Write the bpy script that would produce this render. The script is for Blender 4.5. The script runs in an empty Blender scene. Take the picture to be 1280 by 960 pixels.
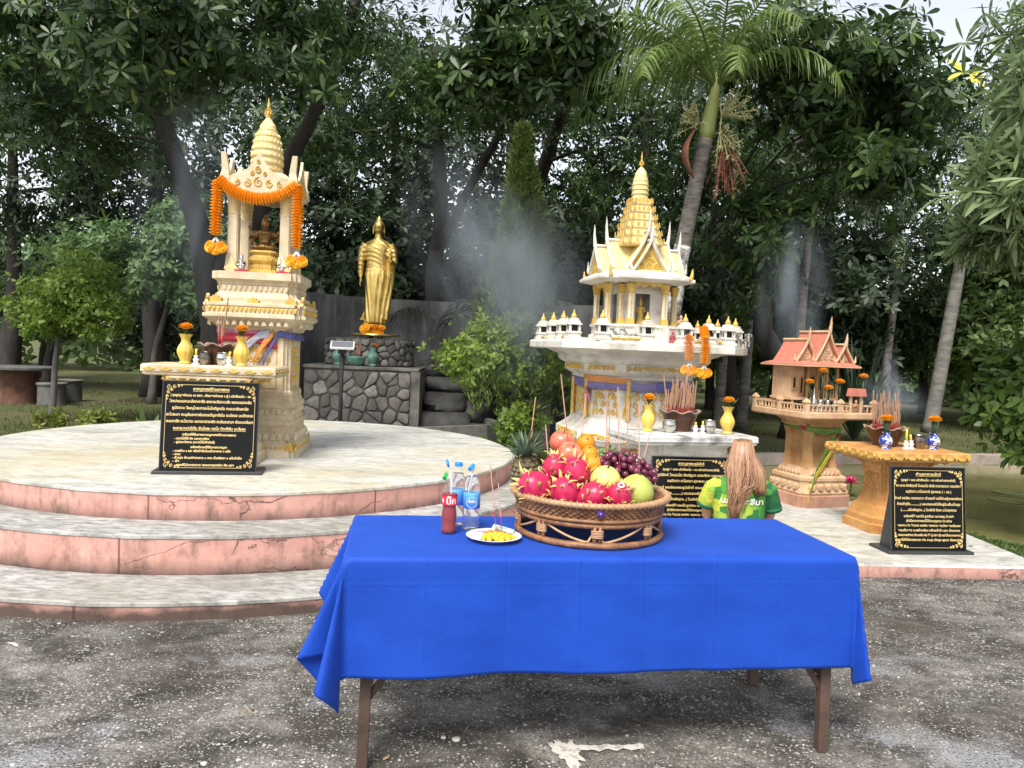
import bpy, bmesh, math, random
import numpy as np
from math import sin, cos, pi, radians as R
from mathutils import Vector, Matrix, noise

# ------------------------------------------------------------------ camera, sky, sun, exposure
SC = bpy.context.scene
COL = SC.collection
cam_data = bpy.data.cameras.new("camera")
cam_data.sensor_width = 36.0
cam_data.lens = 27.03
cam_data.clip_start = 0.05
cam_data.clip_end = 3000
CAM = bpy.data.objects.new("camera", cam_data)
COL.objects.link(CAM)
CAM.matrix_world = Matrix.Translation((0, 0, 1.5)) @ Matrix.Rotation(R(90) - 0.0471, 4, 'X') @ Matrix.Rotation(0.042, 4, 'Z')
SC.camera = CAM

SUN_ELEV, SUN_AZ = R(54), R(203)          # azimuth measured from +Y clockwise: high, behind the camera, a little left
W = bpy.data.worlds.new("World"); SC.world = W; W.use_nodes = True
wn, wl = W.node_tree.nodes, W.node_tree.links
bg = wn["Background"]
sky = wn.new("ShaderNodeTexSky"); sky.sky_type = 'NISHITA'; sky.sun_disc = False
sky.sun_elevation = SUN_ELEV; sky.sun_rotation = SUN_AZ
sky.air_density = 1.0; sky.dust_density = 1.0; sky.ozone_density = 1.0
hs = wn.new("ShaderNodeHueSaturation"); hs.inputs["Saturation"].default_value = 0.30   # thin white overcast
wl.new(sky.outputs[0], hs.inputs["Color"]); wl.new(hs.outputs[0], bg.inputs[0])
bg.inputs[1].default_value = 0.14
sun_d = bpy.data.lights.new("sun", 'SUN'); sun_d.energy = 2.7; sun_d.angle = R(24); sun_d.color = (1, .95, .86)
SUN = bpy.data.objects.new("sun", sun_d); COL.objects.link(SUN)
_sd = Vector((sin(SUN_AZ) * cos(SUN_ELEV), cos(SUN_AZ) * cos(SUN_ELEV), sin(SUN_ELEV)))
SUN.rotation_euler = _sd.to_track_quat('Z', 'Y').to_euler(); SUN.location = (0, -5, 20)
vs = SC.view_settings
vs.view_transform = 'Standard'; vs.look = 'None'; vs.exposure = 0.98; vs.gamma = 1.0
SC.cycles.max_bounces = 7; SC.cycles.diffuse_bounces = 3; SC.cycles.glossy_bounces = 3
SC.cycles.transmission_bounces = 6; SC.cycles.transparent_max_bounces = 8; SC.cycles.volume_bounces = 0
SC.cycles.volume_step_rate = 2.0; SC.cycles.volume_max_steps = 64

rng = np.random.default_rng(11)
random.seed(5)

# ------------------------------------------------------------------ mesh helpers
class MB:
    """collects shapes; build() links them as ONE mesh object"""
    def __init__(s): s.v = []; s.f = []
    def add(s, vs_, fs_, M=None):
        n = len(s.v)
        if M is not None: vs_ = [tuple(M @ Vector(p)) for p in vs_]
        s.v += [tuple(p) for p in vs_]; s.f += [tuple(i + n for i in f) for f in fs_]
        return s
    def box(s, x0, x1, y0, y1, z0, z1, M=None):
        return s.add([(x0,y0,z0),(x1,y0,z0),(x1,y1,z0),(x0,y1,z0),(x0,y0,z1),(x1,y0,z1),(x1,y1,z1),(x0,y1,z1)],
                     [(0,3,2,1),(4,5,6,7),(0,1,5,4),(1,2,6,5),(2,3,7,6),(3,0,4,7)], M)
    def cbox(s, c, d, M=None, rz=0):
        m = Matrix.Translation(c) @ Matrix.Rotation(rz, 4, 'Z')
        if M is not None: m = M @ m
        return s.box(-d[0]/2, d[0]/2, -d[1]/2, d[1]/2, -d[2]/2, d[2]/2, m)
    def loft(s, rings, cap=True, closed=True, M=None):
        n = len(rings[0]); v = [p for r in rings for p in r]; f = []
        for i in range(len(rings) - 1):
            for j in range(n if closed else n - 1):
                k = (j + 1) % n
                f.append((i*n+j, i*n+k, (i+1)*n+k, (i+1)*n+j))
        if cap and closed:
            f.append(tuple(range(n))[::-1]); f.append(tuple(range((len(rings)-1)*n, len(rings)*n)))
        return s.add(v, f, M)
    def stack(s, prof, sec, M=None):
        """prof: (half width, z) pairs; sec(w) -> list of (x, y)"""
        return s.loft([[(x, y, z) for x, y in sec(w)] for w, z in prof], M=M)
    def lathe(s, prof, n=16, M=None, sx=1, sy=1):
        return s.loft([[(r*sx*cos(2*pi*j/n), r*sy*sin(2*pi*j/n), z) for j in range(n)] for r, z in prof], M=M)
    def tube(s, pts, rad, n=6, M=None):
        pts = [Vector(p) for p in pts]; m = len(pts)
        if not hasattr(rad, '__len__'): rad = [rad] * m
        rings = []; up = None
        for i in range(m):
            d = (pts[min(i+1, m-1)] - pts[max(i-1, 0)]).normalized()
            if up is None: up = Vector((0,0,1)) if abs(d.z) < .9 else Vector((1,0,0))
            a = d.cross(up).normalized(); b = a.cross(d).normalized(); up = b
            rings.append([tuple(pts[i] + rad[i]*(a*cos(2*pi*j/n) + b*sin(2*pi*j/n))) for j in range(n)])
        return s.loft([r[::-1] for r in rings], M=M)
    def ell(s, c, r, nu=12, nv=8, M=None):
        if not hasattr(r, '__len__'): r = (r, r, r)
        v = [(c[0], c[1], c[2]-r[2])]; f = []
        for i in range(1, nv):
            t = -pi/2 + pi*i/nv
            v += [(c[0]+r[0]*cos(t)*cos(2*pi*j/nu), c[1]+r[1]*cos(t)*sin(2*pi*j/nu), c[2]+r[2]*sin(t)) for j in range(nu)]
        v.append((c[0], c[1], c[2]+r[2]))
        for j in range(nu):
            k = (j+1) % nu
            f.append((0, 1+k, 1+j)); f.append((len(v)-1, 1+(nv-2)*nu+j, 1+(nv-2)*nu+k))
            for i in range(nv-2): f.append((1+i*nu+j, 1+i*nu+k, 1+(i+1)*nu+k, 1+(i+1)*nu+j))
        return s.add(v, f, M)
    def poly(s, pts, t0, t1, M=None):
        """outline in x-z extruded along y from t0 to t1"""
        n = len(pts)
        a = sum(pts[i][0]*pts[(i+1)%n][1] - pts[(i+1)%n][0]*pts[i][1] for i in range(n))
        if a < 0: pts = pts[::-1]
        v = [(x, t0, z) for x, z in pts] + [(x, t1, z) for x, z in pts]
        f = [tuple(range(n)), tuple(range(2*n-1, n-1, -1))]
        f += [(i, n+i, n+(i+1) % n, (i+1) % n) for i in range(n)]
        return s.add(v, f, M)
    def torus(s, c, Rr, r, nu=24, nv=6, M=None, sx=1, sy=1):
        rings = []
        v = []; f = []
        for i in range(nu):
            a = 2*pi*i/nu
            for j in range(nv):
                b = 2*pi*j/nv
                v.append((c[0]+(Rr*sx+r*cos(b))*cos(a), c[1]+(Rr*sy+r*cos(b))*sin(a), c[2]+r*sin(b)))
        for i in range(nu):
            for j in range(nv):
                f.append((i*nv+j, ((i+1)%nu)*nv+j, ((i+1)%nu)*nv+(j+1)%nv, i*nv+(j+1)%nv))
        return s.add(v, f, M)
    def build(s, name, mat, parent=None, smooth=None):
        me = bpy.data.meshes.new(name); me.from_pydata(s.v, [], s.f); me.update()
        return obj(name, me, mat, parent, smooth)

def obj(name, me, mat, parent=None, smooth=None):
    o = bpy.data.objects.new(name, me); COL.objects.link(o)
    if mat is not None:
        if len(me.materials) == 0: me.materials.append(mat)
    if parent is not None: o.parent = parent
    if smooth:
        me.shade_smooth()
        if smooth is not True: me.set_sharp_from_angle(angle=R(smooth))
    return o
def bevel(o, w, seg=1):
    m = o.modifiers.new("bevel", 'BEVEL'); m.width = w; m.segments = seg; m.limit_method = 'ANGLE'; m.angle_limit = R(40)
    return o
def npmesh(name, V, F, mat=None, smooth=False):
    """fast mesh: V (n,3), F (m,k) one face size"""
    V = np.asarray(V, np.float32); F = np.asarray(F, np.int32)
    me = bpy.data.meshes.new(name); k = F.shape[1]
    me.vertices.add(len(V)); me.vertices.foreach_set("co", V.ravel())
    me.loops.add(F.size); me.loops.foreach_set("vertex_index", F.ravel())
    me.polygons.add(len(F)); me.polygons.foreach_set("loop_start", np.arange(0, F.size, k, dtype=np.int32))
    try: me.polygons.foreach_set("loop_total", np.full(len(F), k, np.int32))
    except Exception: pass
    me.update(calc_edges=True); me.validate()
    if mat: me.materials.append(mat)
    if smooth: me.shade_smooth()
    return me
def tag(o, label=None, cat=None, group=None, kind=None):
    if label: o['label'] = label
    if cat: o['category'] = cat
    if group: o['group'] = group
    if kind: o['kind'] = kind
    return o
def thing(name, label, cat, loc=(0,0,0), rz=0, group=None):
    o = bpy.data.objects.new(name, None); COL.objects.link(o); o.empty_display_size = .1
    o.location = loc; o.rotation_euler = (0, 0, rz)
    return tag(o, label, cat, group)
def dup(o, loc=None, rot=None, scale=None, label=None, parent=None):
    c = o.copy(); COL.objects.link(c); c.parent = parent
    if loc is not None: c.location = loc
    if rot is not None: c.rotation_euler = rot if hasattr(rot, '__len__') else (0, 0, rot)
    if scale is not None: c.scale = scale if hasattr(scale, '__len__') else (scale,)*3
    if label: c['label'] = label
    for ch in list(o.children): dup(ch, parent=c)
    return c
def sq(w, k=1.0): return [(-w,-w*k),(w,-w*k),(w,w*k),(-w,w*k)]
def red(n=.16):
    """square with stepped (redented) corners"""
    def s(w):
        a = w*(1-n); b = w*(1-2*n)
        q = [(w,-b),(w,b),(a,b),(a,a),(b,a),(b,w)]
        out = []
        for r in range(4):
            for x, y in q[1:]:
                for _ in range(r): x, y = -y, x
                out.append((x, y))
        return out
    return s
def cham(c):
    """square with chamfered corners, c as a share of the half width"""
    def s(w):
        k = w*(1-c)
        return [(-k,-w),(k,-w),(w,-k),(w,k),(k,w),(-k,w),(-w,k),(-w,-k)]
    return s
def ngon(n, ph=0):
    return lambda w: [(w*cos(2*pi*j/n+ph), w*sin(2*pi*j/n+ph)) for j in range(n)]

# ------------------------------------------------------------------ materials
MATS = {}
def mat(name, col, rough=.6, metal=0., var=.0, vscale=8., bump=0., bscale=40., col2=None, spec=.5, trans=0., ior=1.45, alpha=1., coat=0., stretch=None, ramp=(.35,.65), island=0.):
    """principled material with two noise layers: colour variation and fine relief"""
    m = bpy.data.materials.new(name); m.use_nodes = True; MATS[name] = m
    nt = m.node_tree; N, L = nt.nodes, nt.links; b = N["Principled BSDF"]
    b.inputs["Roughness"].default_value = rough; b.inputs["Metallic"].default_value = metal
    b.inputs["Specular IOR Level"].default_value = spec; b.inputs["Transmission Weight"].default_value = trans
    b.inputs["IOR"].default_value = ior; b.inputs["Alpha"].default_value = alpha; b.inputs["Coat Weight"].default_value = coat
    b.inputs["Base Color"].default_value = (*col, 1)
    co = N.new("ShaderNodeTexCoord"); src = co.outputs["Object"]
    if stretch:
        mp = N.new("ShaderNodeMapping"); mp.inputs["Scale"].default_value = stretch; L.new(src, mp.inputs[0]); src = mp.outputs[0]
    if var or col2:
        nz = N.new("ShaderNodeTexNoise"); nz.inputs["Scale"].default_value = vscale; nz.inputs["Detail"].default_value = 6; nz.inputs["Roughness"].default_value = .65
        L.new(src, nz.inputs[0])
        cr = N.new("ShaderNodeValToRGB"); cr.color_ramp.elements[0].position = ramp[0]; cr.color_ramp.elements[1].position = ramp[1]
        c2 = col2 or tuple(c*(1-var) for c in col)
        cr.color_ramp.elements[0].color = (*c2, 1); cr.color_ramp.elements[1].color = (*col, 1)
        L.new(nz.outputs[0], cr.inputs[0]); out = cr.outputs[0]
        if island:
            g = N.new("ShaderNodeNewGeometry"); mr = N.new("ShaderNodeMapRange"); mr.inputs[3].default_value = 1-island; mr.inputs[4].default_value = 1+island
            L.new(g.outputs["Random Per Island"], mr.inputs[0]); mx = N.new("ShaderNodeVectorMath"); mx.operation = 'SCALE'
            L.new(out, mx.inputs[0]); L.new(mr.outputs[0], mx.inputs["Scale"]); out = mx.outputs[0]
        L.new(out, b.inputs["Base Color"])
    if bump:
        nb = N.new("ShaderNodeTexNoise"); nb.inputs["Scale"].default_value = bscale; nb.inputs["Detail"].default_value = 5
        L.new(src, nb.inputs[0]); bp = N.new("ShaderNodeBump"); bp.inputs["Strength"].default_value = bump; bp.inputs["Distance"].default_value = .01
        L.new(nb.outputs[0], bp.inputs["Height"]); L.new(bp.outputs[0], b.inputs["Normal"])
    return m

def leafmat(name, a, b_, rough=.42, tl=.3, tint=None):
    """leaf: colour differs from leaf to leaf; glossy top, light passes through"""
    m = bpy.data.materials.new(name); m.use_nodes = True; MATS[name] = m
    nt = m.node_tree; N, L = nt.nodes, nt.links; p = N["Principled BSDF"]
    g = N.new("ShaderNodeNewGeometry"); cr = N.new("ShaderNodeValToRGB")
    cr.color_ramp.elements[0].color = (*a, 1); cr.color_ramp.elements[1].color = (*b_, 1)
    if tint: e = cr.color_ramp.elements.new(.97); e.color = (*b_, 1); cr.color_ramp.elements[-1].color = (*tint, 1)
    L.new(g.outputs["Random Per Island"], cr.inputs[0]); L.new(cr.outputs[0], p.inputs["Base Color"])
    p.inputs["Roughness"].default_value = rough; p.inputs["Specular IOR Level"].default_value = .42
    t = N.new("ShaderNodeBsdfTranslucent"); L.new(cr.outputs[0], t.inputs[0])
    mx = N.new("ShaderNodeMixShader"); mx.inputs[0].default_value = tl
    L.new(p.outputs[0], mx.inputs[1]); L.new(t.outputs[0], mx.inputs[2]); L.new(mx.outputs[0], N["Material Output"].inputs[0])
    return m

class G:
    """tiny node-graph helper for the richer surface materials"""
    def __init__(s, name, rough=.8, spec=.5):
        s.m = bpy.data.materials.new(name); s.m.use_nodes = True; MATS[name] = s.m
        s.N = s.m.node_tree.nodes; s.L = s.m.node_tree.links; s.b = s.N["Principled BSDF"]
        s.b.inputs["Roughness"].default_value = rough; s.b.inputs["Specular IOR Level"].default_value = spec
        s.co = s.N.new("ShaderNodeTexCoord").outputs["Object"]
    def map(s, scale=(1,1,1), loc=(0,0,0), src=None):
        n = s.N.new("ShaderNodeMapping"); n.inputs["Scale"].default_value = scale; n.inputs["Location"].default_value = loc
        s.L.new(src or s.co, n.inputs[0]); return n.outputs[0]
    def noise(s, scale, detail=6, rough=.6, src=None, dist=0.):
        n = s.N.new("ShaderNodeTexNoise"); n.inputs["Scale"].default_value = scale; n.inputs["Detail"].default_value = detail
        n.inputs["Roughness"].default_value = rough; n.inputs["Distortion"].default_value = dist
        s.L.new(src or s.co, n.inputs[0]); return n.outputs[0]
    def vor(s, scale, feature='F1', src=None, rand=1., out=0):
        n = s.N.new("ShaderNodeTexVoronoi"); n.feature = feature; n.inputs["Scale"].default_value = scale; n.inputs["Randomness"].default_value = rand
        s.L.new(src or s.co, n.inputs[0]); return n.outputs[out]
    def ramp(s, x, stops):
        n = s.N.new("ShaderNodeValToRGB"); e = n.color_ramp.elements
        while len(e) < len(stops): e.new(.5)
        for i, (p, c) in enumerate(stops):
            e[i].position = p; c = (c, c, c) if not hasattr(c, '__len__') else c; e[i].color = (*c, 1)
        s.L.new(x, n.inputs[0]); return n.outputs[0]
    def mix(s, fac, a, b, mode='MIX'):
        n = s.N.new("ShaderNodeMix"); n.data_type = 'RGBA'; n.blend_type = mode
        for i, x in ((0, fac), (6, a), (7, b)):
            if hasattr(x, 'is_linked') or isinstance(x, bpy.types.NodeSocket): s.L.new(x, n.inputs[i])
            elif i == 0: n.inputs[i].default_value = x
            else: n.inputs[i].default_value = (*x, 1)
        return n.outputs[2]
    def math(s, op, a, b=0., clamp=False):
        n = s.N.new("ShaderNodeMath"); n.operation = op; n.use_clamp = clamp
        for i, x in ((0, a), (1, b)):
            if isinstance(x, bpy.types.NodeSocket): s.L.new(x, n.inputs[i])
            else: n.inputs[i].default_value = x
        return n.outputs[0]
    def sep(s, src=None):
        n = s.N.new("ShaderNodeSeparateXYZ"); s.L.new(src or s.co, n.inputs[0]); return n.outputs
    def color(s, x): s.L.new(x, s.b.inputs["Base Color"]); return s
    def bump(s, h, strength=.4, dist=.01, prev=None):
        n = s.N.new("ShaderNodeBump"); n.inputs["Strength"].default_value = strength; n.inputs["Distance"].default_value = dist
        s.L.new(h, n.inputs["Height"]); s.L.new(n.outputs[0], s.b.inputs["Normal"]); return s
# ------------------------------------------------------------------ surface materials of the setting
g = G("aggregate_paving", .85, .3)
warp = g.N.new("ShaderNodeVectorMath"); warp.operation = 'MULTIPLY_ADD'
wn_ = g.N.new("ShaderNodeTexNoise"); wn_.inputs["Scale"].default_value = 18; g.L.new(g.co, wn_.inputs[0]); g.L.new(wn_.outputs[1], warp.inputs[0]); warp.inputs[1].default_value = (.03,.03,0); g.L.new(g.co, warp.inputs[2]); wp = warp.outputs[0]
big = g.noise(.7, 6, .68, dist=.3); mid = g.noise(2.6, 8, .72, dist=.5, src=g.map((1,1.5,1),(2,1,0))); fine = g.noise(85, 4, .75)
paste = g.ramp(mid, [(.34, (.026,.023,.019)), (.46, (.080,.073,.064)), (.56, (.17,.157,.14)), (.68, (.30,.285,.26))])
def layer(scale, cut, lo, hi, seed):
    src = g.map((1,1,1), (seed, seed*.7, 0), src=wp); d = g.vor(scale, 'F1', src=src); c3 = g.vor(scale, 'F1', src=src, out=1); sp = g.sep(c3)
    msk = g.math('MULTIPLY', g.ramp(d, [(lo, 1.), (hi, 0.)]), g.ramp(sp[1], [(cut, 0.), (cut+.04, 1.)]))
    return msk, g.ramp(sp[0], [(0., (.055,.048,.04)), (.30, (.17,.155,.135)), (.62, (.36,.345,.315)), (.85, (.55,.53,.50)), (1., (.70,.69,.66))])
cover = g.ramp(g.noise(1.9, 7, .72, src=g.map((1,1.3,1),(5,8,0)), dist=.4), [(.36, 0.), (.50, .75), (.62, 1.)])
m1, c1 = layer(95, .35, .34, .46, 1.); m2, c2 = layer(48, .60, .30, .42, 4.)
cc = g.mix(g.math('MULTIPLY', m1, cover), paste, c1); cc = g.mix(g.math('MULTIPLY', m2, cover), cc, c2)
mort = g.ramp(g.noise(1.05, 7, .66, src=g.map((1,1.4,1),(7,3,0))), [(.55, 0.), (.63, 1.)])
cc = g.mix(g.math('MULTIPLY', g.math('MULTIPLY', mort, .65), g.ramp(fine, [(.38, 0.), (.5, 1.)])), cc, (.36,.365,.39))
cc = g.mix(g.math('MULTIPLY', g.ramp(fine, [(.36, 1.), (.52, 0.)]), .72), cc, (.014,.012,.010))
dirt = g.ramp(big, [(.50, 0.), (.66, 1.)])
cc = g.mix(g.math('MULTIPLY', dirt, .72), cc, (.040,.032,.023))
g.color(cc); g.bump(g.math('ADD', g.math('ADD', g.math('MULTIPLY', m2, .8), g.math('MULTIPLY', m1, .5)), fine), .6, .006)

def concrete_top(name, base, dark, moss, mossamt, grime):
    g = G(name, .8, .35)
    s1 = g.noise(1.1, 8, .7, src=g.map((1,3.2,1)), dist=.5); s2 = g.noise(9, 6, .7, src=g.map((1,2.6,1)))
    c = g.ramp(s1, [(.30, dark), (.50, base), (.72, tuple(min(.8, x*1.14) for x in base))])
    c = g.mix(g.math('MULTIPLY', g.ramp(s2, [(.38, 1.), (.56, 0.)]), grime), c, tuple(x*.30 for x in base))
    blk = g.ramp(g.noise(4.2, 9, .78, src=g.map((1,2.2,1),(6,2,0)), dist=.6), [(.52, 0.), (.62, 1.)]); c = g.mix(g.math('MULTIPLY', blk, grime*.8), c, tuple(x*.22 for x in base))
    mo = g.ramp(g.noise(.62, 5, .6, src=g.map((1,1.8,1),(3.3,1.2,0))), [(.50, 0.), (.68, 1.)])
    c = g.mix(g.math('MULTIPLY', mo, mossamt), c, moss)
    gr = g.noise(120, 2, .6)
    c = g.mix(g.math('MULTIPLY', g.ramp(gr, [(.35, 1.), (.55, 0.)]), .35), c, tuple(x*.5 for x in base))
    jx = g.ramp(g.vor(.55, 'DISTANCE_TO_EDGE', src=g.map((1,1,1),(.3,.2,0))), [(.0, 1.), (.004, 0.)])
    c = g.mix(g.math('MULTIPLY', jx, .25), c, tuple(x*.35 for x in base))
    g.color(c); g.bump(g.math('ADD', s2, g.math('MULTIPLY', gr, .6)), .35, .006)
    return g.m
M_CONC = concrete_top("weathered_white_concrete", (.55,.54,.505), (.26,.24,.20), (.46,.385,.19), .55, .50)
M_TREAD = concrete_top("weathered_step_concrete", (.45,.44,.42), (.13,.12,.105), (.22,.20,.14), .5, .80)

def pink_paint(name, cyl):
    g = G(name, .75, .3); x, y, z = g.sep()[0], g.sep()[1], g.sep()[2]
    if cyl:
        u = g.math('MULTIPLY', g.math('ARCTAN2', y, x), 2.6)
    else: u = x
    cb = g.N.new("ShaderNodeCombineXYZ"); g.L.new(u, cb.inputs[0]); g.L.new(z, cb.inputs[1]); uv = cb.outputs[0]
    n1 = g.noise(2.2, 7, .7, src=g.map((1,1.3,1), src=uv)); n2 = g.noise(7., 6, .7, src=g.map((1,.55,1),(3,1,0), src=uv))
    c = g.ramp(n1, [(.3, (.46,.235,.195)), (.5, (.56,.30,.25)), (.7, (.60,.345,.29))])
    st = g.ramp(n2, [(.50, 0.), (.66, 1.)])
    c = g.mix(g.math('MULTIPLY', st, .75), c, (.19,.115,.09))
    drip = g.ramp(g.noise(5, 6, .75, src=g.map((1.6,.22,1),(1,7,0), src=uv)), [(.52, 0.), (.68, 1.)]); c = g.mix(g.math('MULTIPLY', drip, .5), c, (.15,.095,.075))
    blot_ = g.ramp(g.noise(2.8, 7, .75, src=g.map((1,1.4,1),(9,2,0), src=uv)), [(.58, 0.), (.70, 1.)]); c = g.mix(g.math('MULTIPLY', blot_, .45), c, (.62,.42,.36))
    # damp dirt creeping up from the tread below, its edge ragged
    fr = g.math('FRACT', g.math('MULTIPLY', g.math('SUBTRACT', z, .099), 4.6)) if cyl else g.math('MULTIPLY', z, 8.)
    low = g.math('SUBTRACT', g.math('ADD', .30, g.math('MULTIPLY', n2, .35)), fr, True)
    if cyl:
        low1 = g.math('SUBTRACT', g.math('MULTIPLY', g.noise(3.3, 6, .7, src=g.map((1,1.2,1),(8,1,0), src=uv)), .20), z, True)
        low = g.math('ADD', g.math('MULTIPLY', low, 2.), g.math('MULTIPLY', low1, 16.), True)
    c = g.mix(g.math('MULTIPLY', low, .9, True), c, (.05,.038,.03))
    ds = g.noise(3.2, 5, .6, src=uv)
    dv = g.N.new("ShaderNodeVectorMath"); dv.operation = 'MULTIPLY_ADD'
    cb2 = g.N.new("ShaderNodeCombineXYZ"); g.L.new(ds, cb2.inputs[0]); g.L.new(ds, cb2.inputs[1])
    g.L.new(cb2.outputs[0], dv.inputs[0]); dv.inputs[1].default_value = (.5,.35,0); g.L.new(uv, dv.inputs[2])
    ck = g.ramp(g.vor(1.55, 'DISTANCE_TO_EDGE', src=g.map((.8,2.4,1), src=dv.outputs[0])), [(0., 1.), (.016, 0.)])
    ckm = g.ramp(g.noise(.9, 3, .5, src=g.map((1,1,1),(5,2,0), src=uv)), [(.47, 0.), (.53, 1.)])
    ck = g.math('MULTIPLY', ck, ckm)
    jt = g.math('LESS_THAN', g.math('ABSOLUTE', g.math('SUBTRACT', g.math('FRACT', g.math('MULTIPLY', u, .62)), .5)), .004)
    ck = g.math('MAXIMUM', ck, g.math('MULTIPLY', jt, .8))
    c = g.mix(g.math('MULTIPLY', ck, .85), c, (.05,.03,.025))
    g.color(c); g.bump(g.math('SUBTRACT', g.math('MULTIPLY', n2, .4), ck), .5, .01)
    return g.m
M_PINK = pink_paint("pink_painted_render", True); M_PINK2 = pink_paint("pink_painted_kerb", False)

g = G("lawn", .95, .1)
a = g.noise(.5, 6, .65); b_ = g.noise(6, 6, .7); c_ = g.noise(50, 3, .7)
lc = g.ramp(b_, [(.3, (.050,.066,.022)), (.55, (.115,.135,.048)), (.75, (.19,.18,.085))])
lc = g.mix(g.math('MULTIPLY', g.ramp(a, [(.42, 0.), (.62, 1.)]), .75), lc, (.20,.165,.105))
lc = g.mix(g.math('MULTIPLY', g.ramp(c_, [(.35, 1.), (.6, 0.)]), .5), lc, (.02,.025,.01))
g.color(lc); g.bump(c_, .8, .03); M_LAWN = g.m

g = G("pond_water", .06, .5)
w1 = g.noise(5, 4, .55, src=g.map((1,2.2,1))); w2 = g.noise(1.2, 3, .5)
g.color(g.ramp(w2, [(.35, (.16,.15,.055)), (.65, (.24,.22,.095))])); g.bump(w1, .12, .02); g.b.inputs["IOR"].default_value = 1.33
M_WATER = g.m

g = G("stained_wall_concrete", .9, .2)
s1 = g.noise(2.2, 7, .7, src=g.map((3.,3.,.35))); s2 = g.noise(1.1, 6, .65)
wc = g.ramp(s1, [(.3, (.075,.075,.075)), (.5, (.17,.17,.168)), (.72, (.28,.28,.272))])
wc = g.mix(g.math('MULTIPLY', g.ramp(s2, [(.42, 1.), (.62, 0.)]), .7), wc, (.05,.05,.05))
g.color(wc); g.bump(s2, .4, .02); M_WALL = g.m

# ------------------------------------------------------------------ ground, pond, paving
POND = [(4.75,5.3),(4.3,6.4),(3.85,7.1),(3.62,8.0),(3.35,8.75),(2.75,9.0),(2.6,9.6),(2.85,10.7),(3.6,11.5),(5.5,12.1),(9,13.0),(15,13.6),(19,11),(18,6),(12,3.6),(7,4.2)]
def inpoly(x, y, P):
    c = np.zeros(x.shape, bool); n = len(P); j = n-1
    for i in range(n):
        xi, yi = P[i]; xj, yj = P[j]
        c ^= ((yi > y) != (yj > y)) & (x < (xj-xi)*(y-yi)/(yj-yi+1e-12)+xi); j = i
    return c
def distpoly(x, y, P):
    d = np.full(x.shape, 1e9)
    for i in range(len(P)):
        ax, ay = P[i]; bx, by = P[(i+1) % len(P)]
        t = np.clip(((x-ax)*(bx-ax)+(y-ay)*(by-ay))/((bx-ax)**2+(by-ay)**2), 0, 1)
        d = np.minimum(d, np.hypot(x-ax-t*(bx-ax), y-ay-t*(by-ay)))
    return d
def axis(lo, hi, step, far):
    a = list(np.arange(lo, hi+1e-6, step)); s = step; l, h = lo, hi
    while h < far: s *= 1.5; h += s; l -= s; a = [l]+a+[h]
    return np.array(a)
gx, gy = axis(-14, 19, .16, 900), axis(-2, 26, .16, 900)
X, Y = np.meshgrid(gx, gy); zz = np.zeros(X.shape) - .012
near = (np.abs(X) < 60) & (Y < 80)
zz += np.where(near, .03*np.sin(X*.9+1.3*np.sin(Y*.5))*np.cos(Y*.7), 0)*np.clip((Y-9.5)/4, 0, 1) - .02*(Y < 9)
ip = inpoly(X, Y, POND); dp_ = distpoly(X, Y, POND)
zz = np.where(ip, -.02 - np.clip(dp_/.35, 0, 1)*.5, zz)
idx = np.arange(X.size).reshape(X.shape)
F = np.stack([idx[:-1,:-1], idx[:-1,1:], idx[1:,1:], idx[1:,:-1]], -1).reshape(-1, 4)
lawn = obj("lawn", npmesh("lawn", np.stack([X, Y, zz], -1).reshape(-1, 3), F, M_LAWN, True), None); tag(lawn, kind='structure')
m = MB(); m.add([(x, y, -.11) for x, y in POND], [tuple(range(len(POND)))]); tag(m.build("pond_water", M_WATER), kind='structure')

# pale concrete edging along the far bank
edge = [(2.55,9.7),(2.8,10.75),(3.56,11.56),(5.47,12.17),(8.97,13.07),(14.97,13.67)]; rings = []
for i, (x, y) in enumerate(edge):
    d = (Vector(edge[min(i+1, 5)])-Vector(edge[max(i-1, 0)])).normalized(); q = Vector((d.y, -d.x))*.13
    rings.append([(x+q.x, y+q.y, -.3), (x+q.x, y+q.y, .05), (x-q.x, y-q.y, .05), (x-q.x, y-q.y, -.3)])
tag(MB().loft(rings).build("pond_kerb", mat("pinkish_concrete", (.38,.31,.27), .85, var=.5, vscale=3, bump=.3, col2=(.20,.17,.14))), kind='structure')
m = MB(); nx = 60
fr = [(-12 + i*(17.2/nx), 5.5 + .05*sin(i*1.7) + .03*sin(i*4.1)) for i in range(nx+1)]
m.add([(-12,-6,0)] + [(5.2,-6,0)] + [(x, y, 0) for x, y in fr[::-1]], [tuple(range(nx+3))])
tag(m.build("pavement", MATS["aggregate_paving"]), kind='structure')

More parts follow.
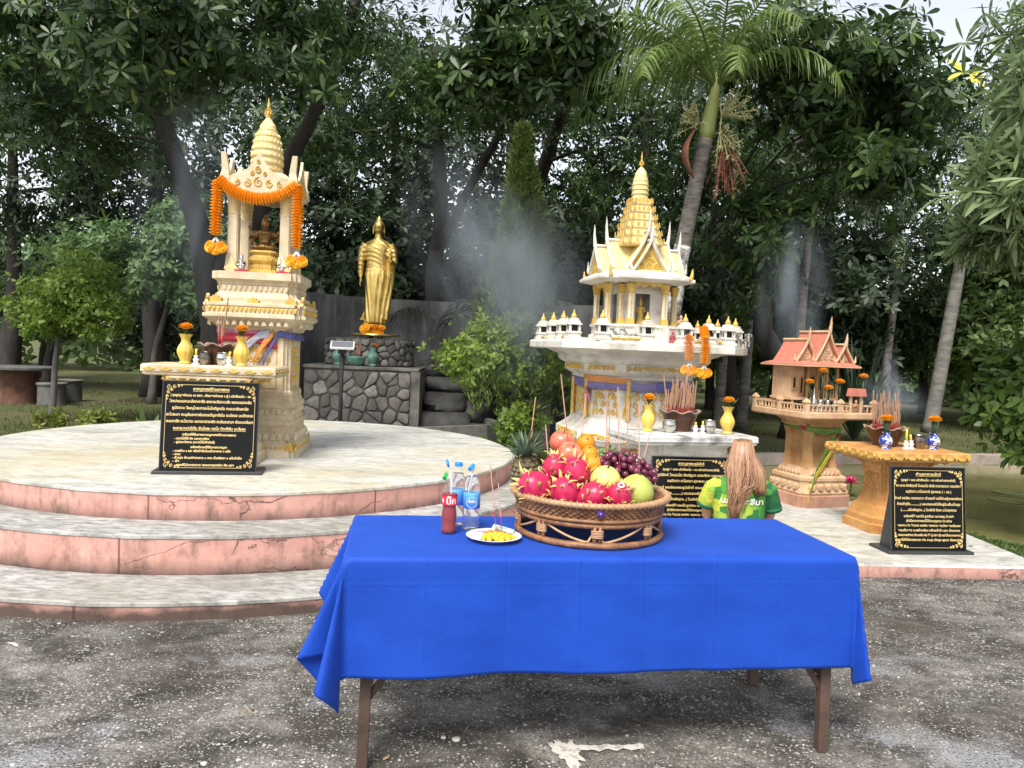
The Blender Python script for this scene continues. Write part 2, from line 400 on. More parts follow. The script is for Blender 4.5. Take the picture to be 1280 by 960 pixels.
# pebbles worn proud of the paving
def pebbles(n):
    base = np.array([(1,0,0),(.5,.87,0),(-.5,.87,0),(-1,0,0),(-.5,-.87,0),(.5,-.87,0),(.45,.25,1),(-.35,.35,1),(-.1,-.45,1)], float)
    fs = np.array([(0,1,6),(1,7,6),(1,2,7),(2,3,7),(3,8,7),(3,4,8),(4,5,8),(5,6,8),(5,0,6),(6,7,8)])
    y = 1.7 + (5.25-1.7)*rng.random(n*3)**1.7; x = (rng.random(n*3)*2-1)*y*.74
    dens = np.array([noise.noise((a*1.3, b*1.3, 3.)) + .55*noise.noise((a*4, b*4, 9.)) for a, b in zip(x, y)])
    k = (dens + .25*rng.normal(size=n*3) > .02) & (np.hypot(x+2.275, y-7.046) > 3.17); x, y = x[k][:n], y[k][:n]; n = len(x)
    s = .0026 + .0042*rng.random(n)**2.5 + .006*(rng.random(n) > .985); a = rng.random(n)*6.3; e = .55+.45*rng.random(n)
    bx = base[None,:,0]*s[:,None]; by = base[None,:,1]*(s*e)[:,None]; bz = base[None,:,2]*(s*.35)[:,None] - .0004
    V = np.stack([x[:,None]+bx*np.cos(a)[:,None]-by*np.sin(a)[:,None], y[:,None]+bx*np.sin(a)[:,None]+by*np.cos(a)[:,None], bz], -1)
    return V.reshape(-1, 3), (fs[None] + (np.arange(n)*9)[:,None,None]).reshape(-1, 3)
gm = G("pebble", .8, .3); gi = gm.N.new("ShaderNodeNewGeometry").outputs["Random Per Island"]
gm.color(gm.ramp(gi, [(0., (.07,.06,.05)), (.35, (.20,.18,.155)), (.75, (.32,.30,.275)), (1., (.50,.48,.45))]))
V, F = pebbles(26000)
tag(obj("pebbles", npmesh("pebbles", V, F, gm.m, True), None), 'pale pebbles worn proud of the dark paving', 'pebbles', kind='stuff')

# white paint mark on the paving: a blot and a bar
M_MARK = mat("worn_white_paint", (.52,.49,.44), .8, var=.45, vscale=30, col2=(.30,.28,.25), ramp=(.38,.5))
def blot(c, rx, ry, n, ph, z, rz=0, rough=.18):
    return [(c[0]+cos(rz)*a-sin(rz)*b, c[1]+sin(rz)*a+cos(rz)*b, z) for a, b in
            [(rx*r_*cos(t), ry*r_*sin(t)) for t, r_ in [(2*pi*i/n, 1+rough*noise.noise((3*cos(2*pi*i/n)+ph, 3*sin(2*pi*i/n), ph))) for i in range(n)]]]
m = MB(); m.add(blot((.262,2.80),.046,.10,40,1.3,.004,.25,.9), [tuple(range(40))])
bar = []
for i in range(22):
    t = i/21; bar.append((.275+.285*t, 2.825+.034*t-.017+.016*noise.noise((t*9,1,2)), .0055))
for i in range(22):
    t = 1-i/21; bar.append((.275+.285*t, 2.825+.034*t+.02+.018*noise.noise((t*9,5,2)), .0055))
m.add(bar, [tuple(range(44))])
tag(m.build("painted_mark", M_MARK), 'worn white paint mark, a blot with a bar, on the paving below the blue cloth', 'paint mark')

# low terrace that carries the two right-hand shrines
TER = [(-.3,5.075),(.8,5.17),(1.9,5.265),(3.0,5.36),(3.90,5.44),(3.90,6.45),(3.66,7.0),(3.50,7.5),(3.48,8.0),(3.25,8.55),(2.4,8.75),(1.9,9.0),(.3,9.0),(-.3,8.4)]
def slab(name, outline, z0, z1, mt, ms):
    m = MB(); n = len(outline)
    e = .012
    m.add([(x, y, z0) for x, y in outline] + [(x, y, z1-e) for x, y in outline], [(i, (i+1) % n, n+(i+1) % n, n+i) for i in range(n)])
    cx = sum(p[0] for p in outline)/n; cy = sum(p[1] for p in outline)/n
    ins = [(x+(cx-x)*e/2, y+(cy-y)*e/2) for x, y in outline]
    m.add([(x, y, z1-e) for x, y in outline] + [(x, y, z1) for x, y in ins], [(i, (i+1) % n, n+(i+1) % n, n+i) for i in range(n)] + [tuple(range(n, 2*n))])
    me = bpy.data.meshes.new(name); me.from_pydata(m.v, [], m.f); me.materials.append(mt); me.materials.append(ms)
    for i, p in enumerate(me.polygons):
        if i < n: p.material_index = 1
    me.update(); return obj(name, me, None)
tag(slab("terrace", TER, -.1, .09, M_CONC, M_PINK2), kind='structure')

# round platform in three tiers (its centre is the object origin, the paint follows the curve)
PC = (-2.275, 7.046)
plat = bpy.data.objects.new("circular_platform", None); COL.objects.link(plat); plat.location = (*PC, 0); tag(plat, kind='structure')
def tier(name, Rr, z0, z1, mt, inner=None):
    n = 160; rr = [Rr + .006*noise.noise((cos(2*pi*i/n)*9, sin(2*pi*i/n)*9, Rr)) + .004*noise.noise((cos(2*pi*i/n)*40, sin(2*pi*i/n)*40, Rr)) for i in range(n)]
    ring = lambda k, z: [((rr[i]+k)*cos(2*pi*i/n), (rr[i]+k)*sin(2*pi*i/n), z + (.0025*noise.noise((cos(2*pi*i/n)*12, sin(2*pi*i/n)*12, 4.)) if z > z0+.01 else 0)) for i in range(n)]
    m = MB(); m.loft([ring(0, z0), ring(0, z1-.026)], cap=False); nf = len(m.f)
    m.loft([ring(0, z1-.026), ring(.006, z1-.022), ring(.005, z1-.006), ring(-.008, z1)], cap=False)
    k = len(m.v); m.add(ring(-.008, z1), [tuple(range(n))])
    me = bpy.data.meshes.new(name); me.from_pydata(m.v, [], m.f); me.materials.append(mt); me.materials.append(M_PINK)
    for i, p in enumerate(me.polygons):
        if i < nf: p.material_index = 1
    me.update(); obj(name, me, None, plat)
tier("step", 3.14, -.05, .099, M_TREAD); tier("step", 2.67, .09, .335, M_TREAD); tier("platform_floor", 2.305, .33, .516, M_CONC)
# ------------------------------------------------------------------ vegetation
M_BARK = mat("dark_bark", (.045,.038,.033), .9, var=.6, vscale=6, bump=.8, bscale=22, stretch=(1,1,.3))
M_BARKG = mat("grey_bark", (.17,.155,.14), .9, var=.5, vscale=7, bump=.6, bscale=26, stretch=(1,1,.5))
L_ALST = leafmat("whorled_leaf", (.016,.038,.011), (.074,.134,.034), .40, .30, (.20,.25,.05))
L_DARK = leafmat("dark_leaf", (.020,.038,.017), (.050,.082,.034), .45, .25)
L_MID = leafmat("mid_leaf", (.065,.115,.033), (.14,.205,.060), .45, .40)
L_LIME = leafmat("lime_leaf", (.115,.20,.026), (.24,.33,.055), .5, .45)
L_BLUE = leafmat("bluish_leaf", (.085,.165,.060), (.165,.26,.105), .5, .38)
L_LANCE = leafmat("lance_leaf", (.12,.185,.070), (.24,.32,.15), .42, .36)
L_GLOSS = leafmat("glossy_leaf", (.085,.160,.030), (.165,.255,.060), .30, .35)
L_CONE = leafmat("conifer_leaf", (.085,.135,.035), (.18,.245,.07), .7, .25)
L_PALM = leafmat("palm_leaf", (.11,.18,.045), (.22,.30,.09), .38, .40)
L_PALMD = leafmat("dark_palm_leaf", (.032,.055,.026), (.072,.105,.050), .42, .25)
L_GRASS = leafmat("grass_blade", (.050,.068,.020), (.125,.130,.050), .6, .3)

def unit(a): return a/np.maximum(np.linalg.norm(a, axis=-1, keepdims=True), 1e-9)
def rosettes(P, A, k, L, Wd, lo=50, hi=95, droop=.25, shape='hex', jit=.25):
    """k leaves around each tip P along axis A; returns one mesh's vertices and faces"""
    n = len(P); A = unit(A)
    ref = np.where(np.abs(A[:, 2:3]) < .9, np.array([[0,0,1.]]), np.array([[1.,0,0]]))
    U = unit(np.cross(A, ref)); Vv = np.cross(A, U)
    ph = 2*pi*(np.arange(k)[None]/k + rng.random((n,1))) + rng.normal(size=(n,k))*.3
    al = np.radians(lo + (hi-lo)*rng.random((n,k)))
    D = np.cos(al)[...,None]*A[:,None] + np.sin(al)[...,None]*(np.cos(ph)[...,None]*U[:,None] + np.sin(ph)[...,None]*Vv[:,None])
    D[...,2] -= droop*rng.random((n,k)); D = unit(D)
    S = unit(np.cross(D, A[:,None] + .15*rng.normal(size=(n,k,3)))); Nn = np.cross(S, D)
    ln = L*(1 + jit*rng.normal(size=(n,k)))[...,None].clip(.4, 1.7); w = Wd*(ln/L)
    B = P[:,None] + D*ln*.06
    if shape == 'rhomb':
        V = np.stack([B, B+D*ln*.55+S*w*.5-Nn*w*.1, B+D*ln-Nn*ln*.12, B+D*ln*.55-S*w*.5-Nn*w*.1], 2); f = np.array([[0,1,2,3]])
    else:
        c = lambda t, q: B + D*ln*t + S*w*q - Nn*ln*(.22*t*t) + Nn*w*abs(q)*.18
        V = np.stack([c(0,0), c(.34,.36), c(.68,.5), c(.9,.28), c(1,0), c(.9,-.28), c(.68,-.5), c(.34,-.36)], 2)
        f = np.array([[0,1,2,3,4,5,6,7]])
    q = V.shape[2]; V = V.reshape(-1, 3)
    F = (f[None] + (np.arange(n*k)*q)[:,None,None]).reshape(-1, f.shape[1])
    return V, F
def clumps(c, r, n, per=26, sig=.22):
    """rosette tips gathered in clumps spread through an ellipsoid (more towards its shell)"""
    c = np.array(c, float); r = np.array(r, float); m = max(3, n//per)
    d = unit(rng.normal(size=(m,3))); cen = c + d*r*(rng.random((m,1))**.45)
    k = rng.integers(0, m, n); P = cen[k] + rng.normal(size=(n,3))*r*sig
    out = unit((P-c)/r); ax = unit(out*.75 + np.array([0,0,.45]) + .45*rng.normal(size=(n,3)))
    return P, ax, cen
LEAF = {  # leaves per tip, length, width, angles, droop, shape
    'alst': (9, .146, .043, 50, 95, .45, 'hex'), 'alst_far': (6, .155, .06, 40, 105, .4, 'rhomb'),
    'small': (5, .085, .042, 30, 95, .15, 'rhomb'), 'mid': (6, .14, .06, 40, 100, .3, 'rhomb'),
    'lance': (11, .20, .027, 35, 90, .5, 'hex'), 'gloss': (6, .105, .046, 35, 90, .2, 'hex'), 'far': (6, .26, .11, 30, 110, .3, 'rhomb')}
def tree(name, label, cat, trunks, crown, leaf, lm, bm, group=None, per=26, sig=.22, twig=.35, lscale=1.):
    """trunks: list of (points, r0, r1); crown: list of (centre, radii, tips)"""
    base = trunks[0][0][0]; o = thing(name, label, cat, base, 0, group); off = -Vector(base)
    M = Matrix.Translation(off); t = MB(); nodes = []
    for pts, r0, r1 in trunks:
        P = [Vector(p) for p in pts]; fine = []
        for a, b in zip(P[:-1], P[1:]):
            for q in range(4): fine.append(a.lerp(b, q/4))
        fine.append(P[-1]); n = len(fine)
        fine = [p + Vector((noise.noise(p*.9), noise.noise(p*.9+Vector((7,0,0))), 0))*.10*min(1, i/3) for i, p in enumerate(fine)]
        rad = [(r0 + (r1-r0)*i/(n-1))*(1+.12*noise.noise(fine[i]*3)) for i in range(n)]; rad[0] *= 1.35
        t.tube(fine, rad, 9, M); nodes += [(p, r) for p, r in zip(fine, rad)][n//3:]
    Vs, Fs, nv = [], [], 0
    k, L, Wd, lo, hi, dr, sh = LEAF[leaf]
    for c, r, n in crown:
        P, ax, cen = clumps(c, r, int(n*1.2) if leaf == 'alst' else n, per, sig); cv = Vector(c)
        p0, r0 = min(nodes, key=lambda q: (q[0]-cv).length + .6*max(0, q[0].z-cv.z))
        midp = p0.lerp(cv, .5) + Vector((0,0,.12*(cv-p0).length)); rb = min(r0*.6, .02+.02*max(r))
        t.tube([p0, p0.lerp(midp, .5), midp, midp.lerp(cv, .5)+Vector((0,0,.04)), cv], [rb, rb*.85, rb*.7, rb*.5, rb*.35], 6, M)
        for q in cen[rng.random(len(cen)) < twig]:
            q = Vector(q); s = midp.lerp(cv, .3+.7*random.random())
            t.tube([s, s.lerp(q, .5)+Vector((0,0,.06*(q-s).length)), q], [rb*.32, rb*.22, .004], 4, M)
        q = lscale*(.74 if leaf == 'alst' and c[1] > 10.8 else 1.)
        V, F = rosettes(P, ax, k, L*q, Wd*q, lo, hi, dr, sh)
        Vs.append(V + np.array(off)); Fs.append(F+nv); nv += len(V)
    t.build("trunk", bm, o, True)
    obj("crown", npmesh("crown", np.concatenate(Vs), np.concatenate(Fs), lm), None, o)
    return o

# big whorled-leaf tree behind the left shrine: leaning fork
tree("broadleaf_tree", 'big dark forked tree leaning behind the left four-column shrine', 'tree',
     [([(-4.55,11.6,0),(-4.5,11.6,1.6),(-4.75,11.5,3.0),(-5.2,11.3,4.6),(-5.5,11,6.5)], .24, .09),
      ([(-4.6,11.6,2.2),(-3.9,11.5,3.3),(-3.1,11.3,4.6),(-2.3,11,6.6)], .17, .07)],
     [((-5.6,9.6,5.2),(1.5,1.2,.8),420),((-4.3,9.2,5.0),(1.3,1.1,.8),420),((-3.2,9.6,5.3),(1.2,1.2,.9),360),((-7.2,11.2,4.8),(1.6,1.5,1.1),420),
      ((-6.0,11.2,4.2),(1.2,1.2,.8),300),((-2.6,11,5.9),(1.4,1.3,.8),330)], 'alst', L_ALST, M_BARK, 'large trees with whorled leaves')
tree("broadleaf_tree", 'slender dark-trunked tree rising behind the golden standing statue', 'tree',
     [([(-1.55,14.2,0),(-1.5,14.2,2.2),(-1.45,14.1,4.4),(-1.7,14,6.8)], .17, .09), ([(-1.5,14.2,3.2),(-.7,13.8,4.6),(.1,13.2,6.2)], .10, .05)],
     [((-1.6,12.8,5.7),(1.5,1.3,.8),420),((-3.4,13.2,4.9),(1.2,1.2,.9),330),((-.3,13.2,6.1),(1.4,1.4,.8),330)], 'alst', L_ALST, M_BARK, 'large trees with whorled leaves')
tree("broadleaf_tree", 'tree with bright whorled leaves hanging above the pointed green conifer', 'tree',
     [([(-.4,15.2,0),(-.3,15.2,2.5),(.2,14.8,4.2),(.7,13.6,5.6),(.4,11.5,6.4)], .21, .07)],
     [((-.1,9.2,5.3),(.85,.9,.75),420),((-.6,9.6,4.75),(.6,.6,.5),210),((.45,9.3,5.1),(.6,.7,.55),230),((.7,12.5,5.6),(1.4,1.2,.9),330),((1.5,12.6,4.5),(1.0,1,.8),240)],
     'alst', L_ALST, M_BARK, 'large trees with whorled leaves')
tree("broadleaf_tree", 'spreading whorled-leaf tree above the orange spirit house, one yellow leaf cluster', 'tree',
     [([(5.4,14.5,0),(5.3,14.5,1.0),(4.6,14.3,2.0),(4.5,14.0,3.4),(4.6,13,5.2)], .27, .10), ([(4.5,14.1,2.6),(3.4,12.5,3.3),(2.7,11.5,3.2)], .08, .04)],
     [((3.7,9.6,5.0),(1.1,1.1,.75),460),((4.5,9.8,4.9),(1.0,1,.7),380),((4.3,9.6,3.9),(.7,.7,.5),210),((3.4,10.4,3.1),(.7,.7,.55),170),((2.7,12,5.2),(1.4,1.3,1.1),330),((5.4,11.8,4.6),(1.3,1.3,1.2),330),
      ((4.0,12.2,4.3),(1.6,1.2,.9),330),((3.8,12.6,2.7),(.8,.8,.6),150)],
     'alst', L_ALST, M_BARK, 'large trees with whorled leaves')
V, F = rosettes(np.array([[4.83,8.6,4.73],[4.87,8.58,4.70]]), np.array([[0,-.6,.6],[.2,-.6,.3]]), 7, .17, .06)
M_YEL = mat("yellow_leaf", (.55,.52,.06), .5, var=.25)
tag(obj("yellow_leaf_cluster", npmesh("yellow_leaf_cluster", V, F, M_YEL), None), 'bright yellow leaf cluster among dark leaves, upper right', 'leaf cluster')
# near tree at the right edge with long pale leaves
tree("lance_leaf_tree", 'near tree with long narrow pale leaves hanging in at the right edge', 'tree',
     [([(6.6,6.6,0),(6.5,6.5,1.6),(6.3,6.4,3.4),(6.2,6.2,5.0)], .14, .06)],
     [((4.35,6.3,3.05),(.62,.5,.50),400),((4.5,6.2,3.9),(.6,.6,.55),360),((4.15,6.6,2.65),(.3,.3,.22),90),((4.75,6.2,2.5),(.55,.5,.35),190),((5.2,6.2,3.3),(.7,.6,.9),300),((5.0,7.2,4.6),(.9,.8,.6),240)],
     'lance', L_LANCE, M_BARKG, per=14, sig=.26)
# small round tree on a bare stem, left
tree("small_round_tree", 'small lime-green round tree on a bare stem at the left', 'tree',
     [([(-7.55,12.6,0),(-7.5,12.6,.8),(-7.42,12.6,1.5)], .055, .035)],
     [((-7.25,12.5,2.1),(.9,.7,.68),1000),((-7.6,12.4,1.7),(.6,.5,.38),360),((-6.7,12.4,1.7),(.55,.5,.38),360)], 'small', L_LIME, M_BARKG, per=14, sig=.15, lscale=.95)
tree("bluish_tree", 'bushy bluish-green tree behind the small round tree, beside the left shrine', 'tree',
     [([(-7.6,16.2,0),(-7.5,16.2,1.1),(-7.3,16.2,2.2)], .09, .05)],
     [((-6.9,15.4,2.9),(1.5,1.0,.9),900),((-5.7,15.4,2.4),(1.2,.9,.8),700),((-8.4,15.6,2.7),(1.2,1,.8),500),((-6.4,15.6,3.7),(1.1,.9,.6),420)], 'mid', L_BLUE, M_BARKG, per=20, sig=.17)
# shrub with two stems between platform and white shrine
tree("garden_shrub", 'lime-green garden shrub in front of the black rocks, right of the round platform', 'shrub',
     [([(.12,9.4,0),(.10,9.4,.6),(-.05,9.3,1.1)], .03, .018), ([(.14,9.45,.25),(.38,9.5,.8),(.42,9.4,1.3)], .02, .012)],
     [((-.28,9.2,1.42),(.52,.45,.36),620),((.28,9.2,1.45),(.48,.42,.36),520),((0,9.3,1.7),(.38,.36,.22),260),((.1,9.2,.62),(.30,.28,.30),260),((.0,9.1,.3),(.3,.25,.2),180)], 'small', L_LIME, M_BARKG, per=12, sig=.22, lscale=.85)
# glossy shrub on the pond bank at the right edge
tree("glossy_shrub", 'dense glossy-leaved shrub overhanging the pond at the right edge', 'shrub',
     [([(5.35,7.4,-.1),(5.3,7.4,.6),(5.2,7.3,1.1)], .04, .02)],
     [((4.95,7.2,1.22),(.50,.5,.55),640),((5.4,7.2,1.55),(.6,.5,.45),520),((5.1,7.0,.72),(.38,.35,.3),260),((5.7,7.3,.8),(.5,.5,.4),220)], 'gloss', L_GLOSS, M_BARKG, per=16, sig=.22)

# pointed conifer: upright sprays around a stem
def conifer():
    o = thing("conifer", 'pointed dark-green conifer behind the smoke, left of the white shrine', 'tree', (.10,11.6,0)); o.scale = (.82,.82,.93)
    MB().tube([(0,0,0),(0,0,2.5),(-.1,0,5.0)], [.09,.06,.01], 7).build("trunk", M_BARK, o, True)
    n = 4200; t = rng.random(n)**.85; z = .5+4.6*t; rad = (1.0*(1-t)**1.05+.04)*(.75+.3*rng.random(n)); a = rng.random(n)*2*pi
    lump = 1+.22*np.sin(a*3+z*2.2)+.12*np.sin(a*7-z*3.1); r = rad*lump*np.where(rng.random(n) < .7, 1, rng.random(n)**.5)
    P = np.stack([r*np.cos(a)-.1*t, r*np.sin(a), z], -1)
    ax = unit(np.stack([np.cos(a)*.5, np.sin(a)*.5, np.full(n, 1.)], -1)+.2*rng.normal(size=(n,3)))
    V, F = rosettes(P, ax, 8, .135, .022, 10, 48, 0, 'rhomb')
    obj("crown", npmesh("crown", V, F, L_CONE), None, o)
conifer()

# palms
def frond_mesh(name, L, leaflet, n, el0, bend, mat_, w=.035, hang=.9):
    """feather frond: the rachis leaves at el0 degrees and bends down by bend degrees; leaflets hang"""
    pts = [Vector((0,0,0))]
    for i in range(14):
        th = R(el0 - bend*((i+.5)/14)**1.25); pts.append(pts[-1]+Vector((cos(th), 0, sin(th)))*L/14)
    r = MB().tube(pts, [.022*(1-.85*i/14)+.002 for i in range(15)], 5); V = list(r.v); F3 = [tuple(f) for f in r.f]
    for i in range(n):
        t = .14+.85*(i+.5)/n; q = t*14; k = min(int(q), 13); p = pts[k].lerp(pts[k+1], q-k); d = (pts[k+1]-pts[k]).normalized()
        ll = leaflet*(sin(pi*min(1, .15+t*.80))**.6)*random.uniform(.8,1.15)
        for s in (-1, 1):
            dr = (Vector((0,s,0))*.75 + d*random.uniform(.35,.75) + Vector((0,0,random.uniform(-.25,.30)))).normalized()
            wv = d*w*.5; b0 = len(V); hg = hang*random.uniform(.6,1.15)
            for j in range(5):
                u = j/4; hw = wv*(1-.92*u**1.6) if j else wv*.5; c = p + dr*ll*(u-.28*hg*u*u) + Vector((0,0,-hg*.72*ll*u*u)); V += [tuple(c-hw), tuple(c+hw)]
            for j in range(4): F3.append((b0+2*j, b0+2*j+1, b0+2*j+3, b0+2*j+2))
    me = bpy.data.meshes.new(name); me.from_pydata(V, [], F3); me.materials.append(mat_); return me
FR1 = [frond_mesh("frond", 2.3, .55, 52, e, b_, L_PALM, .036, 1.0) for e, b_ in ((78,85),(62,115),(40,115))]
FR2 = [frond_mesh("frond", 2.0, .50, 44, e, b_, L_PALMD, .032, 1.) for e, b_ in ((62,110),(35,110))]
M_PTRUNK = mat("palm_trunk_bark", (.20,.18,.16), .9, var=.65, vscale=5, bump=.6, bscale=14, stretch=(1,1,3.5), col2=(.06,.052,.045))
M_PSHAFT = mat("palm_crownshaft", (.36,.36,.10), .5, var=.3, vscale=3, stretch=(3,3,.5), col2=(.20,.25,.09))
M_WASH = mat("lime_wash", (.50,.50,.48), .9, var=.5, vscale=12, col2=(.13,.12,.11), ramp=(.4,.56))
def palm(name, label, trunk, r0, r1, shaft, fronds, meshes, group=None, wash=None, bark=None):
    base = Vector(trunk[0]); o = thing(name, label, 'palm', base, 0, group); M = Matrix.Translation(-base)
    P = [Vector(p) for p in trunk]; fine = []
    for a, b in zip(P[:-1], P[1:]):
        for q in range(10): fine.append(a.lerp(b, q/10))
    fine.append(P[-1]); n = len(fine)
    rad = [(r0+(r1-r0)*i/(n-1))*(1+.035*(i % 2)) for i in range(n)]; rad[0] *= 1.25
    MB().tube(fine, rad, 12, M).build("trunk", bark or M_PTRUNK, o, True)
    if wash:
        k = [i for i in range(n) if wash[0] <= fine[i].z <= wash[1]]
        MB().tube([fine[i] for i in k], [rad[i]*1.03 for i in k], 12, M).build("lime_wash_coat", M_WASH, o, True)
    top = P[-1]; d = (P[-1]-P[-2]).normalized(); tip = top + d*shaft
    MB().tube([top-d*.04, top+d*shaft*.15, top+d*shaft*.6, tip, tip+d*.35], [r1*.9, r1*1.08, r1*.92, r1*.62, r1*.25], 12, M).build("crownshaft", M_PSHAFT, o, True)
    for az, el, k, sc in fronds:
        f = bpy.data.objects.new("frond", meshes[k]); COL.objects.link(f); f.parent = o
        f.location = tip - base; f.rotation_euler = (random.uniform(-.3,.3), -R(el), R(az)); f.scale = (sc,)*3
    return o, tip
pp, tip = palm("coconut_like_palm", 'palm with flower clusters and arching fronds right behind the white shrine', [(1.75,9.7,0),(1.9,9.65,1.3),(2.02,9.6,2.7),(2.24,9.55,4.15)], .112, .092, .62,
     [(178,0,1,1.0),(192,0,2,0.95),(205,0,1,0.95),(170,0,0,1.0),(222,0,2,0.8),(240,0,1,0.85),(258,0,0,0.85),(268,0,2,0.65),(295,0,1,0.75),(318,0,2,0.8),(335,0,1,0.9),(350,0,2,0.9),(0,0,1,1.0),(14,0,0,1.0),(40,0,1,1.0),(85,0,0,1.0),(125,0,1,1.0),(155,0,2,0.95),(60,0,1,1.0),(300,0,0,0.9)], FR1, wash=(1.9,2.98))
M_INFL = mat("palm_flower", (.42,.40,.20), .8, var=.3, vscale=20); M_SPATHE = mat("dry_spathe", (.30,.12,.075), .7, var=.5, vscale=7, bump=.4)
def inflorescence(c, out, s, mt, hang=.1):
    m = MB()
    for i in range(26):
        d = (Vector(out) + Vector((random.uniform(-.8,.8), random.uniform(-.8,.8), random.uniform(-.6,.9)))).normalized(); L = s*random.uniform(.6,1.1)
        a = Vector(c); pts = [a, a+d*L*.5+Vector((0,0,-hang*L*.2)), a+d*L+Vector((0,0,-hang*L))]
        m.tube(pts, [.008,.006,.003], 4)
        for j in range(7):
            q = pts[1].lerp(pts[2], random.random()); e = Vector((random.uniform(-1,1), random.uniform(-1,1), random.uniform(-1,1))).normalized()*.05
            m.tube([q, q+e], [.007,.003], 4)
    return m
pb = pp.location
for c, out, s, mt, hg in (((-.12,-.12,0),(-.8,-.4,.25),.34,M_INFL,.1), ((.14,-.12,.1),(.7,-.5,.35),.38,M_INFL,.05), ((.15,-.05,-.08),(.5,-.4,-.6),.30,M_INFL,.4), ((.2,-.05,-.25),(.35,-.3,-1.2),.36,M_SPATHE,.7)):
    inflorescence(Vector((2.24,9.5,4.28))-pb+Vector(c), out, s, mt, hg).build("flower_cluster", mt, pp)
for sx in (-1, 1):
    rings = []
    for i in range(7):
        t = i/6; w = .13*sin(pi*(.15+.8*t)); z = -.05-.62*t
        rings.append([(sx*(.14+.12*sin(pi*t))+w*cos(a)*.35*sx, -.10+w*sin(a), z) for a in np.linspace(-1.6, 1.6, 7)])
    MB().loft([[tuple(Vector((2.24,9.52,4.30))-pb+Vector(p)) for p in r] for r in rings], cap=False, closed=False).build("dry_spathe", M_SPATHE, pp, True)
R8 = [(a, 0, k, 1.) for a, e, k in ((10,35,0),(55,20,1),(100,40,0),(150,15,1),(195,35,0),(240,20,1),(285,38,0),(330,15,1),(75,65,0),(210,65,0))]
M_PLIGHT = mat("pale_palm_bark", (.22,.21,.185), .85, var=.5, vscale=4, bump=.4, bscale=14, stretch=(1,1,3), col2=(.09,.088,.078))
palm("foxtail_palm", 'pale smooth-trunked palm leaning on the far lawn behind the orange offering table', [(9.40,17.2,0),(9.55,17.1,1.8),(9.7,17,3.6),(9.85,16.9,5.0)], .155, .11, 1.1, R8, FR2, 'palms on the far lawn', bark=M_PLIGHT)
palm("foxtail_palm", 'thin dark palm just left of the pale palm trunk', [(8.6,17.8,0),(8.65,17.8,1.8),(8.75,17.8,3.4)], .10, .075, .7, R8, FR2, 'palms on the far lawn')
palm("foxtail_palm", 'thin palm with drooping dark fronds behind the orange roof', [(6.2,17,0),(6.3,17,2),(6.35,17,4.0)], .11, .08, .8, R8, FR2, 'palms on the far lawn')
palm("foxtail_palm", 'slim palm stem seen through smoke left of the orange roof', [(4.75,15.8,0),(4.8,15.8,2),(4.9,15.8,4.3)], .12, .09, .7, R8, FR2, 'palms on the far lawn')
palm("foxtail_palm", 'slim dark stem between the white shrine and the orange roof', [(3.95,14.6,0),(3.98,14.6,2),(4.05,14.6,4.4)], .10, .08, .7, R8, FR2, 'palms on the far lawn')
# fountain of fronds from the ground (no trunk)
def clump(name, label, cat, loc, meshes, k, el0, el1, s0, s1, group=None):
    o = thing(name, label, cat, loc, 0, group)
    for i in range(k):
        f = bpy.data.objects.new("frond", meshes[i % len(meshes)]); COL.objects.link(f); f.parent = o
        f.rotation_euler = (random.uniform(-.3,.3), -R(random.uniform(el0, el1)), 2*pi*(i+random.random()*.7)/k); sc = random.uniform(s0, s1); f.scale = (sc,)*3
clump("areca_palm", 'feathery palm clump left of the pointed conifer, above the grey wall', 'palm', (-.9,14.0,.9), FR2, 13, 0, 25, 1.1, 1.6, 'feathery palm clumps')
clump("areca_palm", 'feathery palm clump between the conifer and the white shrine', 'palm', (1.3,13.6,.9), FR2, 13, 0, 25, 1.0, 1.5, 'feathery palm clumps')
def blades(name, label, loc, n, L, w, mt, spread=1., group=None):
    o = thing(name, label, 'plant', loc, 0, group); m = MB()
    for i in range(n):
        a = 2*pi*i/n+random.uniform(-.4,.4); e = random.uniform(.25,1.)*spread; ll = L*random.uniform(.7,1.1); d = Vector((cos(a), sin(a), 0)); s = Vector((-sin(a), cos(a), 0))
        b0 = len(m.v); vs_ = []
        for j in range(7):
            u = j/6; p = d*ll*e*u + Vector((0,0,ll*(u*(1.15-.35*e) - .55*e*u*u))); hw = w*.5*(sin(pi*min(1,.15+.85*u))**.7+.03)*(1 if j < 6 else .05)
            vs_ += [tuple(p-s*hw), tuple(p+s*hw)]
        m.add(vs_, [(2*j, 2*j+1, 2*j+3, 2*j+2) for j in range(6)])
    m.build("leaves", mt, o, True); return o
blades("strap_leaf_plant", 'broad strap-leaved plant just behind the platform left of the black plaque', (-4.55,9.6,0), 15, .62, .085, L_MID, .95)
blades("spiky_grass_clump", 'tall spiky leaf clump behind the orange spirit house in the smoke', (6.55,14.6,0), 80, 1.9, .05, L_PALMD, .7)
for k, (x, y, lb) in enumerate(((-6.1,10.0,'low yellow-green seedling shrub at the left platform edge'),(-5.3,9.85,'tiny yellow-green seedling shrub next to the strap-leaved plant'),(-5.75,10.5,'small yellow-green shrub under the small round tree'))):
    tree("seedling_shrub", lb, 'shrub', [([(x,y,0),(x,y,.15),(x+.02,y,.3)], .012, .006)], [((x,y,.30),(.24,.18,.16),90),((x+.2,y,.2),(.16,.14,.1),45)], 'small', leafmat("seedling_leaf", (.12,.17,.03), (.27,.29,.06), .5, .4) if k == 0 else MATS["seedling_leaf"], M_BARKG, 'seedling shrubs behind the platform', lscale=.8)

